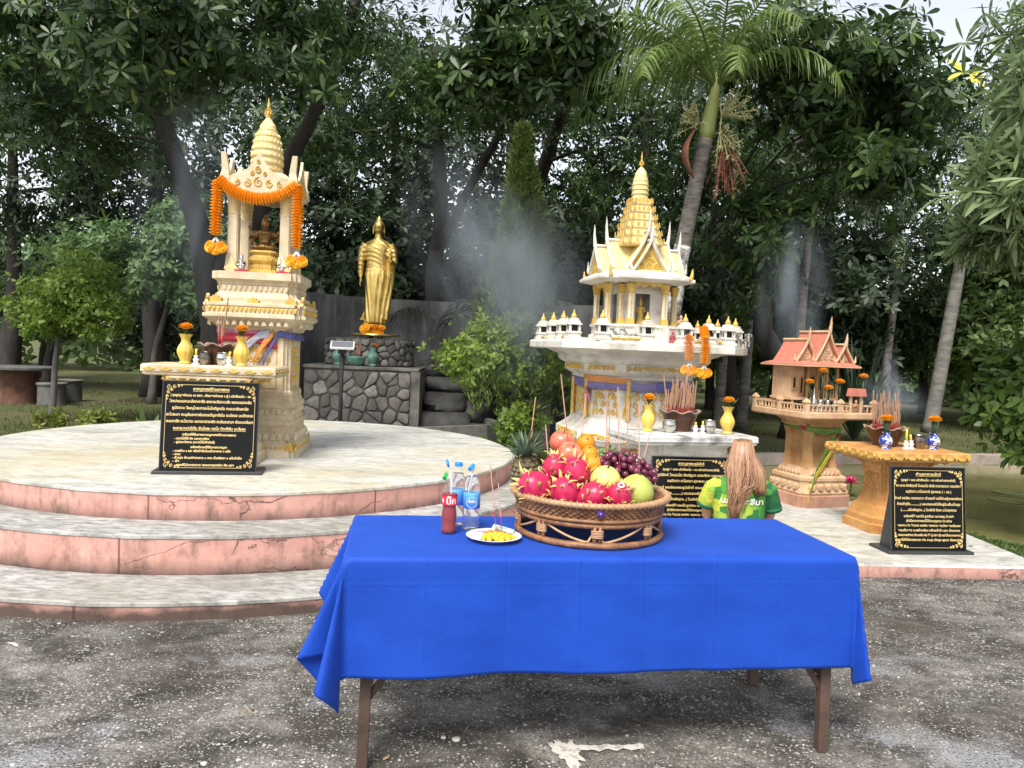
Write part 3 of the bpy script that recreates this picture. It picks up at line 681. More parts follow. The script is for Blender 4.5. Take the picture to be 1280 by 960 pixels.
# ------------------------------------------------------------------ woodland behind: a few kinds, then copies
def forest_proto(name, label, h, crown_r, tips, lm, leaf, per=40):
    c = [((0,0,h*.78),(crown_r,crown_r,h*.24),tips), ((crown_r*.45,.2,h*.55),(crown_r*.6,crown_r*.6,h*.15),tips//3), ((-crown_r*.5,-.2,h*.5),(crown_r*.55,crown_r*.6,h*.15),tips//3)]
    return tree(name, label, 'tree', [([(0,0,0),(.1,.05,h*.3),(0,0,h*.8)], .16+.012*h, .06)], c, leaf, lm, M_BARK, 'woodland trees behind the shrines', per=per, sig=.2, twig=.25)
PA = forest_proto("woodland_tree", '', 7.5, 2.3, 1200, L_DARK, 'alst_far')
PB = forest_proto("woodland_tree", '', 6.5, 2.1, 800, L_MID, 'mid')
PCc = forest_proto("understory_tree", '', 3.6, 1.5, 1300, L_MID, 'mid')
PD = forest_proto("understory_tree", '', 3.2, 1.6, 1300, L_LIME, 'mid')
PE = forest_proto("understory_tree", '', 3.4, 1.6, 1300, L_DARK, 'alst_far')
spots = [  # kind, x, y, scale, label
    (PA,-11.5,17.5,1.1,'tall dark woodland tree at the far left edge'),(PA,-8.6,18.5,1.15,'tall dark woodland tree behind the bushy bluish tree'),(PA,-5.4,17.0,1.1,'tall dark woodland tree straight behind the left shrine'),
    (PA,-2.9,17.8,1.15,'tall dark woodland tree behind the golden statue'),(PA,-.2,18,1.15,'tall dark woodland tree behind the conifer'),(PA,2.6,16.6,1.12,'tall dark woodland tree behind the white shrine spire'),
    (PA,5.2,18.5,1.1,'tall dark woodland tree behind the flowering palm'),(PA,8.0,20.0,1.15,'tall dark woodland tree above the orange roof'),(PA,12.2,20,1.1,'tall dark woodland tree right of the pale palm trunk'),(PA,15.0,19,1.1,'tall dark woodland tree at the far right edge'),
    (PB,-14,23,.85,'mid-green woodland tree far back at the left edge'),(PB,-9.5,25,.85,'mid-green woodland tree far back left of the shrine'),(PB,-4.5,24.5,.85,'mid-green woodland tree far back between shrine and statue'),(PA,.8,24,.85,'dark woodland tree far back behind the conifer'),
    (PB,5.6,25.5,.85,'mid-green woodland tree far back right of the white shrine'),(PB,10.6,26,.85,'mid-green woodland tree far back behind the orange house'),(PB,15.8,26,.85,'mid-green woodland tree far back at the right'),(PB,20.5,25,.85,'mid-green woodland tree far back at the right edge'),
    (PCc,-12.2,20.2,.9,'mid-green understory tree behind the stone table'),(PE,-9.2,20.4,.85,'dark understory tree left of the bluish tree'),(PD,-10.6,26.5,1.0,'lime understory tree in the clearing at the left'),(PE,-6.0,19.2,.9,'dark understory tree behind the left shrine pedestal'),
    (PD,-3.9,19.8,.95,'lime understory tree left of the golden statue'),(PCc,-2.4,19.4,.9,'mid-green understory tree behind the golden statue'),(PE,-.4,19.8,.95,'dark understory tree behind the grey wall'),(PE,1.6,19,.95,'dark understory tree behind the smoke'),(PE,.2,16.4,1.25,'dark understory tree just behind the conifer'),(PE,-2.9,15.9,1.2,'dark understory tree just behind the curved wall left end'),(PE,2.9,15.2,1.15,'dark understory tree just right behind the conifer'),
    (PCc,4.0,20.8,.9,'mid-green understory tree right of the white shrine'),(PD,5.6,21.5,.9,'lime understory tree left of the orange roof'),(PCc,7.6,22.5,.9,'mid-green understory tree behind the orange roof'),(PCc,11.4,18.4,1.3,'mid-green understory tree left behind the three straight trunks'),(PE,8.3,19.0,1.25,'dark understory tree behind the thin palms'),(PCc,10.2,22,.9,'mid-green understory tree right of the thin palms'),
    (PD,12.6,23.4,.95,'lime understory tree right of the pale palm trunk'),(PE,15.2,22.5,1.0,'dark understory tree behind the glossy shrub'),(PCc,18,23,1.0,'mid-green understory tree at the far right edge'),(PE,-15,21,1.0,'dark understory tree at the far left edge')]
seen = set()
for i, (pr, x, y, s, lb) in enumerate(spots):
    if pr.name not in seen:
        seen.add(pr.name); o = pr; o.location = (x, y, -.02); o.rotation_euler = (0,0,i*2.4); o.scale = (s,)*3; o['label'] = lb
    else: dup(pr, (x, y, -.02), i*2.4, (s, s, s*(.95+.1*random.random())), lb)
# far wood that reads as one mass
n = 7000; a = rng.uniform(-1.25, 1.25, n); d = rng.uniform(31, 37, n); P = np.stack([d*np.sin(a)*1.1, d*np.cos(a), rng.random(n)**.8*(3.6+1.2*np.sin(a*9)+.6*np.sin(a*23))], -1)
V, F = rosettes(P, unit(np.stack([-np.sin(a), -np.cos(a), np.full(n, .8)], -1)+.5*rng.normal(size=(n,3))), 6, .42, .24, 30, 110, .3, 'rhomb')
tag(obj("far_wood", npmesh("far_wood", V, F, L_MID), None), 'far green wood closing the view behind the trees', 'wood', kind='stuff')
# dark straight trunks at the right, further back
for x, y, lb in ((13.3,19.6,'left one of three dark straight trunks at the right'),(14.1,19.9,'middle one of three dark straight trunks at the right'),(14.9,20.1,'right one of three dark straight trunks at the right')):
    tree("straight_tree", lb, 'tree', [([(x,y,0),(x+.1,y,2),(x+.35,y,4),(x+.5,y,6)], .17, .09)], [((x+.4,y,6.2),(1.4,1.4,1.2),300),((x+.3,y,4.8),(1.1,1,.5),120)], 'alst_far', L_DARK, M_BARK, 'dark straight trunks at the right')
# grass blades on the lawn
n = 60000; y = 8.8 + 14*rng.random(n)**1.6; x = rng.uniform(-1, 1, n)*y*.78
k = ~inpoly(x, y, POND) & (np.hypot(x+2.275, y-7.046) > 3.2) & ~inpoly(x, y, TER) & (np.array([noise.noise((a*.6, b*.6, 1.)) for a, b in zip(x, y)]) > -.18); x, y = x[k], y[k]; n = len(x)
a = rng.random(n)*6.3; h = .035+.05*rng.random(n); lean = rng.normal(size=(n,2))*.03; w = .006+.004*rng.random(n)
V = np.stack([np.stack([x-np.cos(a)*w, y-np.sin(a)*w, np.full(n,-.03)], -1), np.stack([x+np.cos(a)*w, y+np.sin(a)*w, np.full(n,-.03)], -1), np.stack([x+lean[:,0], y+lean[:,1], h], -1)], 1).reshape(-1,3)
tag(obj("grass", npmesh("grass", V, np.arange(n*3).reshape(-1,3), L_GRASS), None), 'short patchy grass of the far lawn', 'grass', kind='stuff')
n = 9000; t = rng.random(n); P0 = np.array([4.0,5.6]); x = 3.92+rng.random(n)*.5; y = 5.4+1.9*rng.random(n); k = (~inpoly(x, y, POND)) & ~inpoly(x, y, TER); x, y = x[k], y[k]; n = len(x)
P = np.stack([x, y, np.full(n, -.01)], -1); V, F = rosettes(P, unit(np.array([0,0,1.])+.4*rng.normal(size=(n,3))), 3, .05, .016, 10, 70, 0, 'rhomb')
tag(obj("bank_weeds", npmesh("bank_weeds", V, F, L_MID), None), 'low weeds on the pond bank beside the terrace', 'weeds', kind='stuff')
# ------------------------------------------------------------------ shrine materials and ornament helpers
CREAM = mat("cream_paint", (.64,.545,.385), .6, var=.3, vscale=6, bump=.2, bscale=60, col2=(.47,.365,.23))
WHITE = mat("aged_white_paint", (.64,.61,.55), .6, var=.5, vscale=4.5, bump=.2, bscale=60, col2=(.38,.34,.28), ramp=(.30,.54))
GOLDP = mat("gold_paint", (.68,.46,.11), .45, metal=.12, var=.3, vscale=14, col2=(.48,.29,.06))
YELP = mat("yellow_roof_paint", (.76,.61,.28), .5, var=.2, vscale=10)
PALEG = mat("pale_gold_paint", (.76,.63,.34), .5, metal=.03, var=.3, vscale=9, col2=(.64,.48,.20))
GOLDM = mat("polished_gold", (.84,.61,.21), .36, metal=1., var=.35, vscale=5, bump=.1, bscale=30, col2=(.58,.38,.11))
OCHRE = mat("ochre_paint", (.55,.34,.15), .6, var=.45, vscale=5, bump=.2, bscale=50, col2=(.38,.20,.08))
PEACH = mat("peach_paint", (.62,.43,.27), .65, var=.4, vscale=6, bump=.2, bscale=50, col2=(.45,.27,.15))
PINKB = mat("worn_pink_base", (.52,.30,.22), .7, var=.4, vscale=7, col2=(.38,.19,.12), bump=.2)
SALMON = mat("salmon_roof_paint", (.60,.20,.14), .55, var=.25, vscale=18, bump=.25, bscale=70)
SILVER = mat("silver_metal", (.62,.61,.58), .22, metal=1., var=.3, vscale=14)
BRONZE = mat("dark_bronze_gold", (.40,.24,.085), .38, metal=.8, var=.5, vscale=24, col2=(.14,.075,.03))
CLAYP = mat("brown_glaze", (.10,.042,.022), .35, var=.5, vscale=14, bump=.2)
CLAYRIM = mat("worn_rim_glaze", (.34,.24,.18), .6, var=.5, vscale=20)
YVASE = mat("yellow_glaze", (.74,.52,.10), .25, var=.2, vscale=8, coat=.3)
MARI = mat("marigold_orange", (.98,.50,.030), .75, var=.3, vscale=60, col2=(.95,.38,.016))
MARIY = mat("marigold_yellow", (.92,.50,.025), .75, var=.3, vscale=60, col2=(.84,.36,.012))
STEM = mat("flower_stem", (.035,.075,.022), .5, var=.3); WHITEF = mat("white_petals", (.72,.70,.64), .7, var=.15, vscale=20)
STICKR = mat("incense_red_stem", (.40,.035,.035), .7); STICKB = mat("incense_paste", (.42,.24,.15), .9, var=.3, vscale=30)
BLACK = mat("black_paint_and_shade", (.012,.012,.012), .7); PLAST_W = mat("white_plastic", (.72,.71,.68), .35)  # the black also stands in for shade inside lantern and window openings
WAXY = mat("yellow_wax", (.80,.50,.06), .5); REDP = mat("red_plastic", (.50,.02,.05), .4)
MIRROR = mat("dark_wall_paint", (.10,.085,.07), .5)

def spiral(m, c, r, turns, dirn, rad, M, n=16, a0=0.):
    pts = [];
    for i in range(n+1):
        t = i/n; rr = r*(1-.88*t); a = a0 + dirn*turns*2*pi*t
        pts.append((c[0]+rr*cos(a), 0, c[1]+rr*sin(a)))
    m.tube(pts, [rad*(1-.45*i/n) for i in range(n+1)], 4, M)
def ornament(m, w, h, M, rad=.006, cells=(4,3), fill=.92):
    """mirrored scrolls filling a w x h panel in the x-z plane"""
    cx, cz = cells; dx = w/cx/2; dz = h/cz
    for i in range(cx):
        for j in range(cz):
            x = (i+.5)*dx; z = (j+.5)*dz
            for s in (-1, 1):
                spiral(m, (s*x, z), min(dx, dz)*.5*fill, 1.3, s*(1 if (i+j) % 2 else -1), rad, M, 12, pi/2)
    for s in (-1, 1):
        m.tube([(s*w*.5*sin(t*pi*.5), 0, h*(1-.02)*cos(t*pi*.5)*.9) for t in np.linspace(0, 1, 8)], rad*.8, 4, M)
def side(k, w, z=0, rz=0): return Matrix.Rotation(k*pi/2+rz, 4, 'Z') @ Matrix.Translation((0, -w, z))
def band(m, w, z0, z1, n, d=.014, span=None, kind='petal', sides=4, M=None):
    """row of raised petals along each side of a square of half width w"""
    span = span or 2*w*.94; u = span/n
    for k in range(sides):
        S = side(k, w)
        if M is not None: S = M @ S
        for i in range(n):
            x = -span/2+(i+.5)*u; hw = u*.46; h = z1-z0
            if kind == 'petal': o = [(-hw,0),(-hw*.95,h*.45),(-hw*.6,h*.8),(0,h),(hw*.6,h*.8),(hw*.95,h*.45),(hw,0)]
            elif kind == 'down': o = [(-hw,h),(-hw*.9,h*.5),(-hw*.5,h*.15),(0,0),(hw*.5,h*.15),(hw*.9,h*.5),(hw,h)][::-1]
            else: o = [(-hw,h*.5),(0,0),(hw,h*.5),(0,h)][::-1]
            o = [(x+a, b) for a, b in o]; q = len(o)
            cz = z0+h*.45
            m.add([(a, .002, z0+b) for a, b in o] + [(x+(a-x)*.55, -d, cz+(z0+b-cz)*.55) for a, b in o],
                  [(i2, q+i2, q+(i2+1) % q, (i2+1) % q) for i2 in range(q)] + [tuple(range(q, 2*q))[::-1]], S)
def flame(m, w, h, t, M):
    o = [(-w,0),(-w*.75,h*.35),(-w*.95,h*.5),(-w*.45,h*.55),(-w*.5,h*.75),(-w*.12,h*.78),(0,h),(w*.12,h*.78),(w*.5,h*.75),(w*.45,h*.55),(w*.95,h*.5),(w*.75,h*.35),(w,0)]
    m.poly(o, -t, t, M)
def horn(m, base, h, out, r, M=None):
    """slender curved roof finial"""
    b = Vector(base); o = Vector(out)
    m.tube([b, b+Vector((0,0,h*.25))+o*.35, b+Vector((0,0,h*.55))+o*.75, b+Vector((0,0,h*.8))+o*.75, b+Vector((0,0,h))+o*1.0], [r*1.25, r*1.1, r*.8, r*.5, r*.12], 6, M)
def gable(parts, M, hw, ze, zr, y0, y1, th=.02, orn=True, hornh=.14, cells=(3,3)):
    """gabled roof along y from y0 (front) to y1; parts: roof, trim, face, horn builders"""
    roof, trim, face, hn = parts; h = zr-ze
    cv = lambda t: (hw*t, zr - h*(t**.82))                    # slightly hollow slope
    T = [0,.25,.5,.75,1.]
    for s in (-1, 1):
        top = [[(s*cv(t)[0], y, cv(t)[1]) for t in T] for y in (y0, y1)]; n = len(T)
        v = top[0]+top[1]+[(x, y, z-th) for x, y, z in top[0]]+[(x, y, z-th) for x, y, z in top[1]]
        f = []
        for i in range(n-1):
            f += [(i, i+1, n+i+1, n+i), (2*n+i, 3*n+i, 3*n+i+1, 2*n+i+1), (i, 2*n+i, 2*n+i+1, i+1), (n+i, n+i+1, 3*n+i+1, 3*n+i)]
        f += [(n-1, 3*n-1, 4*n-1, 2*n-1)]
        if s < 0: f = [q[::-1] for q in f]
        roof.add(v, f, M)
        trim.tube([(s*cv(t)[0], y0-.012, cv(t)[1]+.014) for t in T], [.022*max(.6, hw*3)]*5, 5, M)
        hn.tube([(s*hw*.98, y0-.012, ze+.01), (s*hw*1.12, y0-.014, ze+.03), (s*hw*1.16, y0-.014, ze+.03+hornh*.45)], [.018,.016,.003], 5, M)
    trim.tube([(0, y0, zr+.012), (0, y1, zr+.012)], .018, 6, M)
    face.poly([(-hw*.93, ze+.0), (hw*.93, ze+.0), (hw*.45, ze+h*.44), (0, zr-.02), (-hw*.45, ze+h*.44)], y0+.03, y0+.05, M)
    if orn:
        G_ = M @ Matrix.Translation((0, y0+.026, ze+.02))
        for (cx, cz, r) in ((0,h*.16,h*.13),(-hw*.45,h*.14,h*.11),(hw*.45,h*.14,h*.11),(0,h*.44,h*.12),(-hw*.2,h*.34,h*.07),(hw*.2,h*.34,h*.07),(0,h*.68,h*.07)):
            spiral(face, (cx, cz), r, 1.4, 1 if cx >= 0 else -1, .008, G_, 12, pi/2)
    horn(hn, (0, y0-.01, zr), hornh, (0, -.02, 0), .018, M)

# marigold pieces
def bloom_mesh(name, r, mt, layers=3, n=13):
    m = MB()
    for l in range(layers):
        z = (l-(layers-1)/2)*r*.22
        rr = r*(1-.25*abs(l-(layers-1)/2))
        v = [(0,0,z+r*.13),(0,0,z-r*.13)]
        for i in range(n*2):
            a = pi*i/n+l*.2; q = rr*(1 if i % 2 == 0 else .82)*(1+.08*random.uniform(-1,1)); v.append((q*cos(a), q*sin(a), z+r*.07*random.uniform(-1,1)))
        f = [(0, 2+i, 2+(i+1) % (2*n)) for i in range(2*n)] + [(1, 2+(i+1) % (2*n), 2+i) for i in range(2*n)]
        m.add(v, f)
    me = bpy.data.meshes.new(name); me.from_pydata(m.v, [], m.f); me.materials.append(mt); return me
def puff_mesh(name, r, mt):
    """round marigold head: shells of ragged petals"""
    m = MB()
    for l in range(6):
        t = l/5; el = -.25+1.5*t; n = max(3, int(15*cos(min(1.45, max(0, el))))+2)
        for i in range(n):
            a = 2*pi*i/n+l*.35; d = Vector((cos(a)*cos(el), sin(a)*cos(el), sin(el)*.62)); s = Vector((-sin(a), cos(a), 0)); b = d*r*.5; c = d*r*random.uniform(.92,1.08)
            w = r*.27; u = Vector((0,0,r*.06))
            m.add([tuple(b-s*w*.5), tuple(b+s*w*.5), tuple(c+s*w+u), tuple(c*1.04), tuple(c-s*w-u*.5)], [(0,1,2,3,4)])
    m.ell((0,0,0), (r*.7, r*.7, r*.45), 8, 6)
    me = bpy.data.meshes.new(name); me.from_pydata(m.v, [], m.f); me.materials.append(mt); return me
BLOOM = bloom_mesh("bloom", .056, MARI); PUFF_O = puff_mesh("flower_head", .050, MARI); PUFF_Y = puff_mesh("flower_head", .050, MARIY)
def along(path, step):
    P = [Vector(p) for p in path]; out = []; acc = 0
    for a, b in zip(P[:-1], P[1:]):
        L = (b-a).length; d = (b-a)/L
        while acc <= L: out.append((a+d*acc, d)); acc += step
        acc -= L
    return out
def garland(name, label, loc, rz, paths, step=.024, tails=(), scale=1., group=None):
    o = thing(name, label, 'garland', loc, rz, group)
    for path in paths:
        for p, d in along(path, step*scale):
            b = bpy.data.objects.new("bloom", BLOOM); COL.objects.link(b); b.parent = o; b.location = p
            q = d.to_track_quat('Z', 'Y'); b.rotation_mode = 'QUATERNION'; b.rotation_quaternion = q; b.scale = (scale*random.uniform(.93,1.07),)*3
    for p in tails:
        p = Vector(p); m = MB()
        for s in (-1, 1): m.tube([p, p+Vector((s*.018,0,-.03))*scale, p+Vector((s*.03,0,-.055))*scale], [.009*scale,.014*scale,.006*scale], 6)
        m.build("white_tassel", WHITEF, o, True)
        for s in (-1, 0, 1):
            b = bpy.data.objects.new("bloom", PUFF_O); COL.objects.link(b); b.parent = o; b.location = p+Vector((s*.048,0,-.078-.016*(s == 0)))*scale; b.rotation_euler = (pi/2, 0, s*.4); b.scale = (.95*scale,)*3
    return o

# ------------------------------------------------------------------ left shrine: four columns under a bullet spire
LS = thing("brahma_shrine", 'tall cream and gold shrine with four columns and bullet-shaped spire on the round platform', 'shrine', (-2.16,6.62,.516), R(6)); LS.scale = (.89,.89,1)
rd = red(.09)
m = MB(); m.stack([(.43,0),(.43,.055),(.415,.06),(.415,.105),(.395,.11),(.385,.13),(.385,.20),(.365,.21),(.365,.255),(.378,.26),(.378,.30),(.36,.305),(.35,.34),(.35,.40),(.365,.405),(.365,.44),(.345,.455),(.33,.50)], rd)
m.build("base", CREAM, LS)
m = MB(); m.stack([(.315,.495),(.315,1.04)], rd); m.stack([(.335,.50),(.335,.53),(.322,.55)], rd); m.build("shaft", CREAM, LS)
m = MB(); m.stack([(.325,1.03),(.34,1.04),(.36,1.07),(.41,1.11),(.445,1.13),(.46,1.14),(.46,1.165),(.445,1.17),(.445,1.225),(.455,1.23),(.455,1.25),(.41,1.265),(.41,1.295),(.37,1.31),(.355,1.34),(.345,1.345),(.345,1.405),(.355,1.41),(.355,1.425),(.37,1.44),(.395,1.45),(.395,1.51)], rd)
m.build("cornice", CREAM, LS)
m = MB(); band(m, .386, .132, .198, 11, .014, .70); band(m, .351, .345, .398, 12, .012, .62); band(m, .40, 1.065, 1.13, 10, .03, .66, 'petal'); band(m, .346, 1.35, 1.402, 13, .010, .60, 'down'); m.build("relief_band", CREAM, LS)
m = MB(); band(m, .446, 1.176, 1.222, 20, .010, .80, 'down'); band(m, .416, .066, .100, 18, .005, .76, 'diamond')
for k in range(4):
    for sx, hh in ((-.33,.075),(0,.06),(.33,.075)): flame(m, .06, hh, .012, side(k, .425) @ Matrix.Translation((sx,.0,1.25)))
    for sx in (-.345, .345): flame(m, .05, .075, .01, side(k, .40) @ Matrix.Translation((sx,-.006,.06)))
m.build("gold_trim", GOLDP, LS)
m = MB()
for k in range(4):
    S = side(k, .317, .60)
    ornament(m, .30, .32, S, .007, (3,4)); m.tube([(-.2,0,-.03),(.2,0,-.03),(.2,0,.38),(-.2,0,.38),(-.2,0,-.03)], .005, 4, S)
m.build("scroll_panel", GOLDP, LS)
for sx in (-1, 1):
    for sy in (-1, 1):
        M = Matrix.Translation((sx*.235, sy*.235, 0))
        c = MB(); c.stack([(.062,1.505),(.062,1.53),(.055,1.54),(.048,1.57),(.046,1.98),(.05,2.0)], red(.12), M); col_ = c.build("column", CREAM, LS)
        d = MB(); d.stack([(.050,1.985),(.056,2.0),(.052,2.012),(.058,2.03),(.054,2.042),(.062,2.065),(.057,2.078),(.066,2.10),(.062,2.115),(.074,2.15),(.078,2.17),(.07,2.185)], ngon(12), M); d.build("capital", PALEG, col_, 40)
        d = MB()
        for k in range(4): d.poly([(-.066,0),(.066,0),(.03,.04),(0,.12),(-.03,.04)], -.052-.012, -.05, M @ Matrix.Rotation(k*pi/2, 4, 'Z') @ Matrix.Translation((0,0,1.532)))
        d.build("leaf_base", PALEG, col_)
m = MB()
for k in range(4): m.box(-.31, .31, -.012, .012, 0, .06, side(k, .235, 2.185 - (.0015*(k % 2))))
m.stack([(.315,2.245),(.335,2.255),(.335,2.275),(.29,2.285)], sq); m.build("beam", CREAM, LS)
m = MB(); m.stack([(.29,2.283),(.21,2.34),(.165,2.36)], sq); m.build("roof", CREAM, LS)
ped = MB(); po = MB()
for k in range(4):
    S = side(k, .318, 2.20)
    ped.poly([(-.30,-.02),(-.27,.0),(-.18,-.03),(0,-.06),(.18,-.03),(.27,.0),(.30,-.02),(.30,.075),(.2,.09),(.11,.14),(.05,.21),(0,.29),(-.05,.21),(-.11,.14),(-.2,.09),(-.30,.075)], -.02, .004, S)
    for cx, cz, r in ((0,.04,.045),(-.1,.03,.036),(.1,.03,.036),(-.19,.03,.028),(.19,.03,.028),(0,.14,.032),(-.06,.11,.02),(.06,.11,.02),(0,.205,.018)):
        spiral(po, (cx, cz), r, 1.5, 1 if cx >= 0 else -1, .007, S @ Matrix.Translation((0,-.024,0)), 12, pi/2)
ped.build("pediment", CREAM, LS); po.build("pediment_scrolls", GOLDP, LS)
for sx in (-1, 1):
    for sy in (-1, 1):
        MB().loft([[(sx*(.30+o)+w*a, sy*(.30+o)+w*b, z) for a, b in ((-1,-1),(1,-1),(1,1),(-1,1))] for z, o, w in ((2.21,.0,.05),(2.26,.005,.042),(2.33,.0,.030),(2.40,.008,.026),(2.47,.018,.022))]).build("corner_horn", CREAM, LS)
prof = []
for i in range(8):
    z = 2.33+.056*i; w = .152*(1-.10*(i/7)**3) if i < 6 else .152*(1-.12*(i-4))
    w = [.136,.146,.150,.149,.142,.130,.111,.086][i]
    prof += [(w, z), (w+.006, z+.012), (w-.008, z+.018), (w-.012, z+.05)]
prof += [(.060,2.79),(.036,2.82),(.018,2.845)]
m = MB(); m.stack(prof, ngon(20)); sp = m.build("spire", PALEG, LS, 30)
m = MB()
for i in range(7):
    z = 2.345+.056*i; w = [.136,.146,.150,.149,.142,.130,.111][i]
    for k in range(20):
        S = Matrix.Rotation(2*pi*(k+.5)/20, 4, 'Z') @ Matrix.Translation((0, -w*.98, z))
        m.poly([(-.011,0),(.011,0),(0,.022)], -.005, .01, S)
m.build("spire_leaves", YELP, sp)
m = MB(); m.lathe([(.02,2.835),(.026,2.86),(.012,2.88),(.022,2.90),(.010,2.92),(.014,2.94),(.003,3.01)], 10)
for k in range(4): flame(m, .04, .07, .005, Matrix.Rotation(k*pi/4, 4, 'Z') @ Matrix.Translation((0,0,2.87)))
m.build("finial", GOLDP, LS)

def remesh(o, vox, it=4, fac=.6):
    r = o.modifiers.new("remesh", 'REMESH'); r.mode = 'VOXEL'; r.voxel_size = vox; r.use_smooth_shade = True
    s = o.modifiers.new("smooth", 'SMOOTH'); s.iterations = it; s.factor = fac
    return o
# seated deity with four faces and many arms
BR = thing("deity_statue", 'small bronze-gold seated four-faced statue inside the left shrine', 'statue', (-2.16,6.62,2.026), R(6))
m = MB(); m.stack([(.125,0),(.125,.03),(.10,.045),(.095,.09),(.11,.105),(.12,.12),(.12,.14),(.10,.15),(.09,.165),(.11,.19),(.105,.205)], red(.14)); band(m, .096, .05, .088, 7, .01, .16, 'petal'); m.build("throne", GOLDP, BR)
m = MB()
m.ell((0,0,.24), (.095,.075,.045)); m.ell((-.06,-.03,.235), (.055,.05,.03)); m.ell((.06,-.03,.235), (.055,.05,.03))
m.loft([[(w*cos(a), w*.7*sin(a), z) for a in np.linspace(0, 2*pi, 13)[:-1]] for w, z in ((.062,.23),(.048,.28),(.055,.33),(.066,.365),(.05,.385),(.02,.395),(.019,.41))])
m.ell((0,0,.435), (.034,.034,.036)); m.lathe([(.034,.45),(.028,.47),(.03,.478),(.015,.50),(.006,.53)], 8)
for s in (-1, 1):
    for p in ([(.055,0,.365),(.11,-.01,.33),(.12,-.06,.30)], [(.055,0,.36),(.10,.01,.30),(.07,-.06,.265)], [(.055,.01,.37),(.115,.02,.37),(.135,-.02,.415)]):
        m.tube([(s*x, y, z) for x, y, z in p], [.019,.016,.011], 7)
remesh(m.build("figure", BRONZE, BR, True), .006, 2, .5)
for i, (sx, lb) in enumerate(((-.165,'small silver figurine on a red base, left inside the left shrine'),(.165,'small silver figurine on a red base, right inside the left shrine'))):
    f = thing("figurine", lb, 'figurine', (-2.13+sx*cos(R(6))+.25*sin(R(6)), 6.63-.25*cos(R(6))+sx*sin(R(6)), 2.026), R(6), 'silver figurines in the left shrine')
    MB().box(-.045,.045,-.035,.035,0,.022).build("red_base", REDP, f)
    m = MB(); m.lathe([(.03,.02),(.034,.04),(.022,.065),(.026,.085),(.012,.10),(.018,.118),(.014,.135),(.003,.145)], 10); m.tube([(-.03,0,.08),(-.035,-.02,.055),(-.01,-.03,.06)], .008, 5); m.tube([(.03,0,.08),(.035,-.02,.055),(.01,-.03,.06)], .008, 5)
    m.build("body", SILVER, f, True)
# marigold garland swagged between the front columns
fy = -.345
lg = garland("marigold_garland", 'long orange marigold garland swagged across the left shrine front', (-2.13,6.63,.516), R(6),
        [[(-.33+.66*t, fy-.01, 2.235-.13*sin(pi*t)**.8) for t in np.linspace(0, 1, 15)], [(-.345,fy,2.22),(-.35,fy,2.0),(-.35,fy,1.80)], [(.345,fy,2.22),(.35,fy,2.0),(.35,fy,1.72)]],
        tails=((-.35,fy,1.775),(.35,fy,1.695))); lg.location = LS.location; lg.scale = (.92,.91,1)
# ribbons wound round the shaft
def ribbon(m, path, w, th=.004):
    P = [Vector(p) for p in path]
    m.loft([[tuple(p+Vector((0,0,w/2))), tuple(p-Vector((0,0,w/2)))] for p in P], cap=False, closed=False)
RIB = {k: mat("ribbon_"+k, c, .55, var=.35, vscale=10, bump=.3, bscale=25, stretch=(1,1,4)) for k, c in dict(red=(.52,.03,.06), pink=(.62,.16,.28), violet=(.20,.16,.36), orange=(.66,.27,.06), blue=(.10,.11,.32), lilac=(.46,.44,.52), green=(.14,.26,.05), yellow=(.66,.50,.06)).items()}
def sash(name, label, loc, rz, pieces, group=None):
    o = thing(name, label, 'sash', loc, rz, group)
    for col_, path, w in pieces:
        fine = []
        P = [Vector(p) for p in path]
        for a, b in zip(P[:-1], P[1:]):
            for q in range(5): fine.append(a.lerp(b, q/5))
        fine.append(P[-1]); m = MB(); rows = 5
        m.loft([[tuple(p + Vector((0,0,1))*w*(.5-j/(rows-1)) + Vector((0,-1,0))*.012*noise.noise(Vector((p.x*9, j*.9, p.z*6)))) for j in range(rows)] for p in fine], cap=False, closed=False)
        r = m.build("ribbon", RIB[col_], o, True); s = r.modifiers.new("thickness", 'SOLIDIFY'); s.thickness = .003
    return o
w = .332
rs_ = sash("ribbon_sash", 'red, lilac, orange and blue ribbons wound round the left shrine shaft', (-2.13,6.63,.516), R(6), [
    ('red', [(-w,w,1.0),(-w,-w,.985),(-.02,-w-.004,.985),(w*.6,-w-.008,.93)], .085), ('pink', [(-w-.006,w,1.045),(-w-.006,-w-.006,1.035),(.05,-w-.008,1.03)], .05),
    ('lilac', [(-.08,-w-.016,.90),(.05,-w-.02,1.0),(.14,-w-.02,1.02)], .07), ('orange', [(0,-w-.02,.78),(.08,-w-.026,.92),(.17,-w-.022,1.02)], .07), ('blue', [(.08,-w-.014,.76),(.16,-w-.016,.93),(.22,-w-.012,1.02),(w+.01,-w-.01,1.0),(w+.01,w,.99)], .055),
    ('orange', [(-.2,-w-.014,.60),(-.05,-w-.018,.63),(.06,-w-.014,.68)], .10)])
rs_.location = LS.location; rs_.scale = LS.scale
